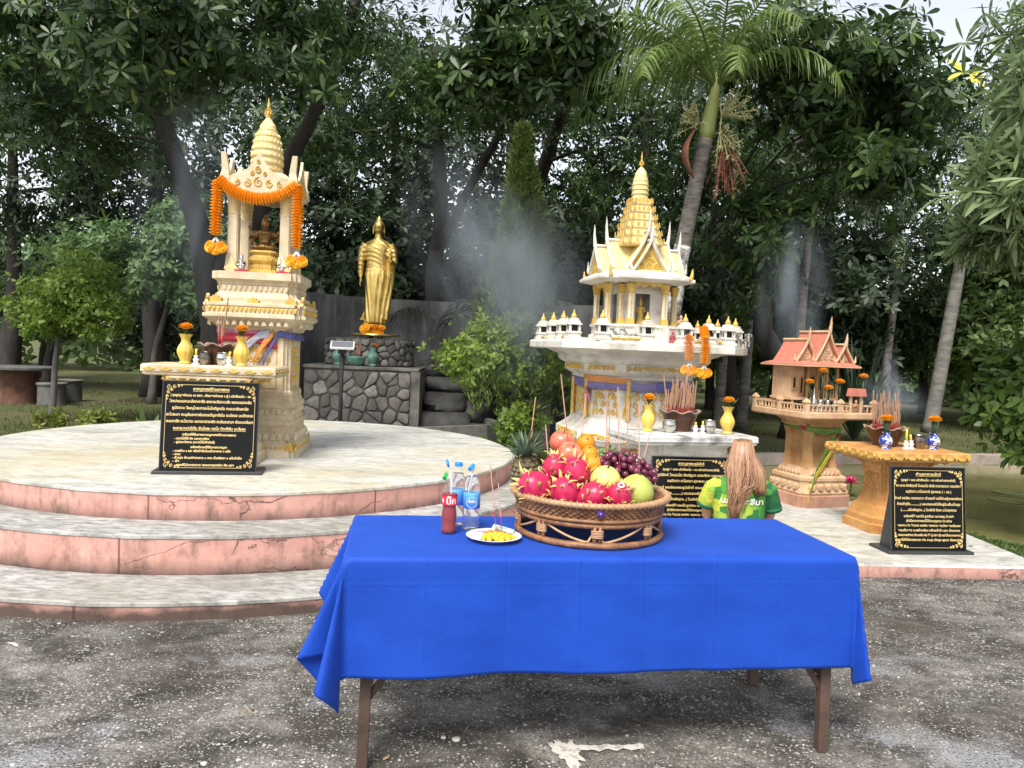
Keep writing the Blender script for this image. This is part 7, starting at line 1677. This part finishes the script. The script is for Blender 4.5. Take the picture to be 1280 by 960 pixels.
# solar lamp
SLp = thing("solar_lamp", 'small solar panel lamp on a black post beside the golden statue', 'lamp', (-2.2,9.9,0), R(10))
MB().tube([(0,0,0),(0,0,1.34)], .026, 10).build("post", BLACK, SLp, True); MB().box(-.05,.05,-.05,.05,1.33,1.40).build("lamp_head", BLACK, SLp)
T = Matrix.Translation((0,0,1.44)) @ Matrix.Rotation(R(22), 4, 'X'); MB().box(-.15,.15,-.11,.11,-.012,.012, T).build("panel_frame", PLAST_W, SLp); MB().box(-.135,.135,-.095,.095,.0125,.015, T).build("solar_panel", mat("solar_cells", (.16,.17,.20), .2), SLp)
# stone seat group at the left
M_TERR = mat("worn_red_stone", (.16,.075,.05), .9, var=.5, vscale=6, bump=.3); M_SLATE = mat("grey_slab_stone", (.13,.125,.12), .8, var=.4, vscale=6, bump=.2)
t = thing("garden_table", 'round stone garden table on a reddish pedestal at the far left', 'table', (-9.75,15.2,0), 0)
MB().lathe([(.62,.66),(.65,.675),(.65,.715),(.63,.725)], 32).build("table_top", M_SLATE, t, 40); MB().lathe([(.36,0),(.34,.05),(.33,.6),(.38,.665)], 24).build("pedestal", M_TERR, t, 40)
for x, y, lb in ((-9.05,15.1,'grey cylindrical stone stool right of the garden table'),(-9.35,16.2,'dark cylindrical stone stool behind the garden table')):
    o = thing("garden_stool", lb, 'stool', (x, y, 0), 0, 'stone stools'); MB().lathe([(.26,0),(.25,.04),(.25,.38),(.22,.39)], 22).build("stool_body", M_SLATE, o, 40); MB().lathe([(.27,.388),(.28,.40),(.28,.43),(.26,.44)], 22).build("stool_seat", M_KERB, o, 40)
b = thing("garden_bench", 'dark weathered garden seat half hidden behind the cream offering table', 'bench', (-5.75,14.6,0), R(20)); MW = mat("black_weathered_timber", (.022,.02,.018), .8, var=.4, vscale=8)
for y in (-.22,0,.22): MB().box(-.75,.75,y-.09,y+.09,.42,.47).build("seat_plank", MW, b)
for z in (.65,.85): MB().box(-.75,.75,.30,.34,z-.08,z+.08).build("back_plank", MW, b)
for x in (-.62,.62): MB().box(x-.05,x+.05,-.28,-.18,0,.42).box(x-.05,x+.05,.20,.30,0,.95).build("leg_frame", MW, b)
bm_ = MB().tube([(-1.0,.1,.50),(.3,.3,1.15)], .06, 6).build("leaning_plank", M_BARKG, None); bm_.location = (-5.75,15.4,0); tag(bm_, 'pale plank leaning behind the dark garden seat', 'plank')
# fallen things on the paving
DRY = mat("dry_leaf", (.36,.27,.17), .8, var=.4, vscale=30); PALE = mat("pale_husk", (.60,.56,.48), .8, var=.3, vscale=30)
def litter(name, label, loc, L, w, mt, rz, group=None):
    V, F = rosettes(np.array([[0,0,.004]]), np.array([[0,0,1.]]), 1, L, w, 88, 90, 0, 'hex', 0); o = obj(name, npmesh(name, V, F, mt), None); o.location = loc; o.rotation_euler.z = rz; o.rotation_euler.x = .06; o.location.z += .004
    s = o.modifiers.new("thickness", 'SOLIDIFY'); s.thickness = .002; tag(o, label, 'leaf', group)
litter("fallen_leaf", 'pale curved husk on the paving at the far left', (-2.35,3.58,0), .13, .03, PALE, .4); litter("fallen_leaf", 'small tan leaf on the paving left of the blue cloth', (-1.02,3.03,0), .055, .03, DRY, 1.2, 'fallen leaves'); litter("fallen_leaf", 'tiny brown leaf beside the left table leg', (-.38,2.72,0), .035, .02, DRY, 2.2, 'fallen leaves')
for i, (x, y, z) in enumerate(((3.35,5.75,.092),(3.7,6.0,.092),(2.2,5.6,.092),(3.75,5.3,0),(2.75,5.15,0),(3.1,4.9,0),(3.5,5.1,0))): litter("fallen_leaf", ['brown leaf on the terrace in front of the right plaque','brown leaf on the terrace corner right of the plaque','brown leaf on the terrace left of the right plaque','dry leaf at the foot of the kerb, far right','dry leaf on the paving before the right plaque','dry leaf on the paving, furthest from the kerb','dry leaf on the paving just before the terrace corner'][i], (x, y, z), .06, .022, DRY, i*1.1, 'fallen leaves')
for i, (x, y, r, lb) in enumerate(((-.155,2.855,.016,'white stone on the paving under the table, the larger of two'),(-.205,2.87,.010,'white stone on the paving under the table, the smaller of two'),(-1.02,2.62,.012,'white pebble near the bottom edge left of the table leg'))): 
    o = rock("white_stone", lb, (x, y, r*.3), (r, r*.8, r*.7), i+20, PALE, 'white stones on the paving')
# lotus in the pond
PADM = mat("lily_pad", (.10,.13,.035), .45, var=.5, vscale=8, col2=(.16,.14,.05)); LOT = mat("pink_lotus", (.66,.05,.22), .5, var=.3, vscale=20)
for i, (x, y, r) in enumerate(((4.05,9.6,.16),(4.3,9.2,.14),(3.85,8.9,.13),(5.2,9.4,.2),(6.1,9.3,.22),(6.5,9.9,.2),(4.6,10.3,.17),(5.8,10.6,.2))):
    n_ = 22; pts = [(0,0,0)]+[(r*(1+.05*noise.noise((k,i,0)))*cos(.25+k*(2*pi-.5)/n_), r*sin(.25+k*(2*pi-.5)/n_), .006*noise.noise((k*.4,i,3))) for k in range(n_+1)]
    o = MB().add(pts, [(0,k,k+1) for k in range(1, n_+1)]).build("lily_pad", PADM); o.location = (x, y, -.100); o.rotation_euler.z = i*1.3; o.modifiers.new("thickness", 'SOLIDIFY').thickness = .005
    tag(o, ['lily pad under the left pink lotus','lily pad below the lower pink lotus','lily pad nearest the spirit house','lily pad in the open pond left of the glossy shrub','pale lily pad right of the right plaque','far lily pad right of the plaque','lily pad beyond the two lotus flowers','far lily pad in the middle of the pond'][i], 'lily pad', 'lily pads on the pond')
for x, y, z, s, lb in ((4.02,9.55,.20,1.,'upper pink lotus standing out of the pond'),(4.10,9.15,.05,1.1,'lower pink lotus in the pond')):
    o = thing("lotus_flower", lb, 'lotus', (x, y, z), 0, 'pink lotus flowers'); o.scale = (s,)*3; MB().tube([(0,0,-z-.11),(.01,0,0)], .008, 6).build("stem", STEM, o)
    for l, (n_, el, L) in enumerate(((8,.25,.125),(8,.7,.115),(6,1.1,.095))):
        for i in range(n_):
            a = 2*pi*i/n_+l*.4; d = Vector((cos(a)*cos(el), sin(a)*cos(el), sin(el))); sd = Vector((-sin(a), cos(a), 0)); up = d.cross(sd)*-1
            MB().add([(0,0,0), tuple(d*L*.5+sd*L*.16), tuple(d*L+up*L*.08), tuple(d*L*.5-sd*L*.16)], [(0,1,2,3)]).build("petal", LOT, o)
# ------------------------------------------------------------------ kneeling person seen from behind
PW = thing("person", 'person with long light-brown hair in a green and yellow shirt kneeling on the terrace', 'person', (1.625,5.33,.09), R(-8)); PW.scale = (.95,.95,.96)
SKIN = mat("skin", (.50,.27,.18), .5, var=.15, vscale=10)
E_ = lambda a, b, x, y, z, n=24: [(x+a*cos(2*pi*j/n), y+b*sin(2*pi*j/n), z) for j in range(n)]
m = MB()
m.loft([E_(.15,.13,0,0,.10), E_(.175,.145,0,0,.16), E_(.165,.12,0,.0,.28), E_(.17,.11,0,.0,.42), E_(.178,.105,0,.0,.52), E_(.15,.085,0,.0,.575), E_(.08,.065,0,.01,.605), E_(.052,.052,0,.012,.64), E_(.050,.052,0,.015,.68)])
m.ell((0,.022,.765), (.074,.092,.102), 20, 14); m.ell((0,.055,.715), (.052,.055,.05), 16, 10); m.ell((0,.118,.752), (.011,.016,.017), 8, 6)
for s in (-1, 1):
    m.ell((s*.076,.02,.758), (.010,.018,.028), 8, 6); m.ell((s*.03,.103,.775), (.014,.008,.008), 8, 5)
    m.tube([(s*.155,0,.548),(s*.20,.0,.50),(s*.225,.03,.38),(s*.225,.06,.30),(s*.16,.17,.33),(s*.05,.235,.40)], [.05,.052,.045,.040,.034,.024], 12)
    m.loft([E_(.013,.026,s*.022,.245,.405,10), E_(.014,.034,s*.017,.25,.45,10), E_(.012,.033,s*.014,.252,.48,10)])
    for k, (dy, L) in enumerate(((-.024,.055),(-.008,.068),(.009,.072),(.025,.062))): m.tube([(s*.013,.252+dy,.475),(s*.011,.254+dy,.475+L*.55),(s*.009,.252+dy,.475+L)], [.0085,.008,.0065], 7)
    m.tube([(s*.02,.222,.43),(s*.016,.205,.455),(s*.013,.20,.48)], [.010,.009,.0075], 7)
    m.tube([(s*.085,.02,.135),(s*.10,.20,.125),(s*.11,.36,.085)], [.085,.075,.058], 12); m.tube([(s*.11,.37,.07),(s*.10,.15,.052),(s*.09,-.12,.045)], [.055,.055,.036], 12); m.tube([(s*.09,-.12,.042),(s*.09,-.19,.034),(s*.09,-.25,.022)], [.034,.032,.018], 10)
m.ell((0,.112,.728), (.022,.008,.006), 8, 5)
remesh(m.build("body", SKIN, PW, True), .0075, 3, .5)
g = G("green_sport_shirt", .7, .3); sx = g.map((1,1,1)); vq = g.vor(22, 'F1', src=g.map((1,.001,1)), rand=.35, out=1); vs_ = g.sep(vq)[0]
xg = g.math('ADD', g.math('MULTIPLY', g.sep()[0], 2.6), .5); mixv = g.math('ADD', g.math('MULTIPLY', vs_, .55), g.math('ADD', g.math('MULTIPLY', xg, .42), .12))
g.color(g.ramp(mixv, [(.22, (.50,.50,.06)), (.36, (.34,.44,.05)), (.50, (.16,.34,.04)), (.66, (.045,.22,.04)), (.85, (.02,.11,.045))])); g.bump(g.noise(9, 4, .6, src=g.map((1,1,2.2))), .5, .02); SHIRT = g.m
m = MB(); m.loft([E_(.19,.16,0,0,.12), E_(.192,.158,0,0,.17), E_(.185,.138,0,0,.28), E_(.188,.126,0,0,.42), E_(.19,.118,0,0,.52), E_(.162,.098,0,0,.578), E_(.10,.080,0,.004,.605), E_(.072,.070,0,.008,.632)])
for s in (-1, 1): m.tube([(s*.145,0,.545),(s*.20,.0,.505),(s*.226,.02,.43),(s*.238,.035,.385)], [.062,.068,.066,.068], 14)
remesh(m.build("shirt", SHIRT, PW, True), .009, 3, .5)
for s in (-1, 1): MB().tube([(s*.2345,.03,.398),(s*.2395,.037,.372)], [.0695,.0705], 16).build("cuff", mat("dark_green_cuff", (.012,.11,.05), .7) if s < 0 else MATS["dark_green_cuff"], PW, True)
MB().loft([E_(.074,.072,0,.008,.62), E_(.066,.066,0,.010,.655), E_(.060,.060,0,.010,.655), E_(.066,.066,0,.008,.615)], cap=False).build("collar", mat("yellow_collar", (.50,.52,.05), .7), PW, True)
m = MB()
for s in (-1, 1): m.tube([(s*.085,.01,.14),(s*.10,.20,.125),(s*.112,.375,.08)], [.10,.084,.068], 12); m.tube([(s*.112,.38,.068),(s*.10,.15,.055),(s*.09,-.11,.046)], [.062,.062,.045], 12)
m.ell((0,0,.14), (.18,.15,.075), 20, 10); remesh(m.build("trousers", mat("black_trousers", (.015,.015,.018), .8), PW, True), .010, 3, .5)
# writing across the back
c = bpy.data.curves.new("shirt_lettering", 'FONT'); c.body = "นครราชสีมา"; c.size = .062; c.align_x = 'CENTER'; c.offset = .0016
t = bpy.data.objects.new("shirt_lettering", c); COL.objects.link(t); bpy.context.view_layer.update(); me = bpy.data.meshes.new_from_object(t.evaluated_get(bpy.context.evaluated_depsgraph_get())); bpy.data.objects.remove(t); me.materials.clear()
bmx = bmesh.new(); bmx.from_mesh(me); bmesh.ops.triangulate(bmx, faces=bmx.faces); bmesh.ops.subdivide_edges(bmx, edges=[e for e in bmx.edges if e.calc_length() > .012], cuts=1); bmx.to_mesh(me); bmx.free()
w_ = max(abs(v.co.x) for v in me.vertices)
for v in me.vertices: x = v.co.x*.150/w_; v.co = (x, -.130*math.sqrt(max(.02, 1-(x/.196)**2))-.004, .425+v.co.y*.9)
obj("shirt_lettering", me, PLAST_W, PW)
# hair: a cap and some hundreds of strands falling down the back
HAIR = G("brown_hair", .38, .4); gi = HAIR.N.new("ShaderNodeNewGeometry").outputs["Random Per Island"]; HAIR.color(HAIR.ramp(gi, [(0., (.11,.045,.028)), (.3, (.26,.125,.070)), (.7, (.42,.235,.135)), (1., (.56,.36,.23))])); HAIR = HAIR.m
MB().ell((0,.008,.775), (.079,.092,.100), 22, 14).build("hair_cap", mat("brown_hair_base", (.11,.048,.030), .5, var=.4, vscale=30, stretch=(1,1,.2)), PW, True)
Vh, Fh = [], []; rh = random.Random(8); m = MB()
for i in range(900):
    a = rh.uniform(-2.35, 2.35); r0 = .052*math.sqrt(rh.random())                      # angle round the back of the head
    top = Vector((sin(a)*r0+rh.uniform(-.012,.012), .02-cos(a)*r0, .876-2.2*r0*r0+rh.uniform(-.002,.002)))
    p1 = Vector((sin(a)*.070, .010-cos(a)*.080, .856)); p2 = Vector((sin(a)*.090, .010-cos(a)*.104, .77))
    L = rh.uniform(.30,.50) if abs(a) < 1.2 else rh.uniform(.26,.42); sx_ = p2.x*rh.uniform(.85,1.15)
    gap = .018 if p2.x > .0 else -.006
    if abs(p2.x) < .028 and rh.random() < .0: continue
    k = .9 if p2.x < .03 else 1.05; w1_ = rh.uniform(-.010,.010); w2_ = rh.uniform(-.014,.014); yb = -.118-.02*rh.random()
    p3 = Vector((sx_*1.08+w1_+gap*.3, min(p2.y-.008, yb if abs(a) < 1.5 else p2.y), .68)); p4 = Vector((sx_*.86*k+w2_+gap-.014, yb if abs(a) < 1.7 else p2.y-.03, .56)); p5 = Vector((sx_*.60+w1_*1.2-.040, yb-.022 if abs(a) < 1.8 else p2.y-.04, .77-L*.8)); p6 = Vector((sx_*.42+w2_*1.2-.052, yb-.02 if abs(a) < 1.8 else p2.y-.04, .77-L))
    if p2.x > .035 and rh.random() < .92: p3.x += .012; p4 = p3+Vector((.012+.01*rh.random(),-.002,-.07)); p5 = p4+Vector((.006,.004,-.05-.03*rh.random())); p6 = p5+Vector((.004,.004,-.04))
    m.tube([top, p1, p2, p3, p4, p5, p6], [.0016,.0022,.0024,.0024,.0022,.0018,.0008], 4)
tag(m.build("hair", HAIR, PW, True), kind='stuff')
# ------------------------------------------------------------------ incense smoke: thin drifting volumes
def smoke(label, c, r, dens, seed, rot=(0,0,0), scale=1.9, lo=.38, hi=.80):
    m = bpy.data.materials.new("incense_smoke"); m.use_nodes = True; N, L = m.node_tree.nodes, m.node_tree.links; N.remove(N["Principled BSDF"])
    v = N.new("ShaderNodeVolumePrincipled"); v.inputs["Color"].default_value = (.80,.90,1,1); v.inputs["Anisotropy"].default_value = .15
    co = N.new("ShaderNodeTexCoord").outputs["Object"]
    ln = N.new("ShaderNodeVectorMath"); ln.operation = 'LENGTH'; L.new(co, ln.inputs[0])
    fall = N.new("ShaderNodeMapRange"); fall.interpolation_type = 'SMOOTHSTEP'; fall.inputs[1].default_value = 1.; fall.inputs[2].default_value = .15; L.new(ln.outputs["Value"], fall.inputs[0])
    mp = N.new("ShaderNodeMapping"); mp.inputs["Location"].default_value = (seed*3.7, seed*1.9, seed); mp.inputs["Scale"].default_value = (1.15, .8, .65); L.new(co, mp.inputs[0])
    nz = N.new("ShaderNodeTexNoise"); nz.inputs["Scale"].default_value = scale; nz.inputs["Detail"].default_value = 4; nz.inputs["Distortion"].default_value = .7; L.new(mp.outputs[0], nz.inputs[0])
    rp = N.new("ShaderNodeMapRange"); rp.interpolation_type = 'SMOOTHSTEP'; rp.inputs[1].default_value = lo; rp.inputs[2].default_value = hi; L.new(nz.outputs[0], rp.inputs[0])
    mu = N.new("ShaderNodeMath"); mu.operation = 'MULTIPLY'; L.new(fall.outputs[0], mu.inputs[0]); L.new(rp.outputs[0], mu.inputs[1])
    m2 = N.new("ShaderNodeMath"); m2.operation = 'MULTIPLY'; m2.inputs[1].default_value = dens; L.new(mu.outputs[0], m2.inputs[0]); L.new(m2.outputs[0], v.inputs["Density"])
    L.new(v.outputs[0], N["Material Output"].inputs["Volume"])
    o = MB().ell((0,0,0), 1., 20, 12).build("incense_smoke", m); o.location = c; o.scale = r; o.rotation_euler = rot; return tag(o, label, 'smoke', kind='stuff')
smoke('incense smoke drifting before the conifer and shrub', (-.02,8.7,2.2), (1.0,.5,1.35), 3.4, 1, (0,-.25,0)); smoke('thin smoke left of the conifer', (-.62,8.9,2.75), (.85,.45,1.25), 2.2, 2, (0,-.3,0))
smoke('thin blue smoke left of the left shrine', (-3.0,7.0,2.55), (.6,.4,1.3), .9, 3, (0,.12,0)); smoke('smoke rising left of the orange roof', (2.95,8.2,2.15), (.5,.35,.95), 2.8, 4)
smoke('smoke drifting from the orange table incense pot', (3.55,7.2,1.18), (.42,.3,.28), 4.2, 5, (0,.25,0)); smoke('smoke along the white shrine shaft', (1.15,7.15,1.32), (.55,.20,.30), 2.6, 6)
smoke('thin wisp rising from the crowded incense pot on the white table', (1.52,6.85,1.50), (.10,.10,.42), 7.0, 7, (0,-.12,0), 2.4); smoke('thin wisp rising from the crowded incense pot on the orange table', (3.30,6.72,1.38), (.10,.10,.36), 7.0, 8, (0,-.25,0), 2.4)

# small repeated carving and lettering ornaments, too fine to pick apart one by one
for o in bpy.data.objects:
    if o.name.split('.')[0] in ("relief_band","gold_trim","scroll_panel","pediment_scrolls","base_relief","capital_relief","gold_relief","low_wall_scrolls","spire_flames","spire_leaves","edge_ornament","pedestal_ribs","corner_ornament","lintel_scallops","flower_cluster","leaves","eave_tips","rake_boards","roof_horns","scales"):
        o['kind'] = 'stuff'
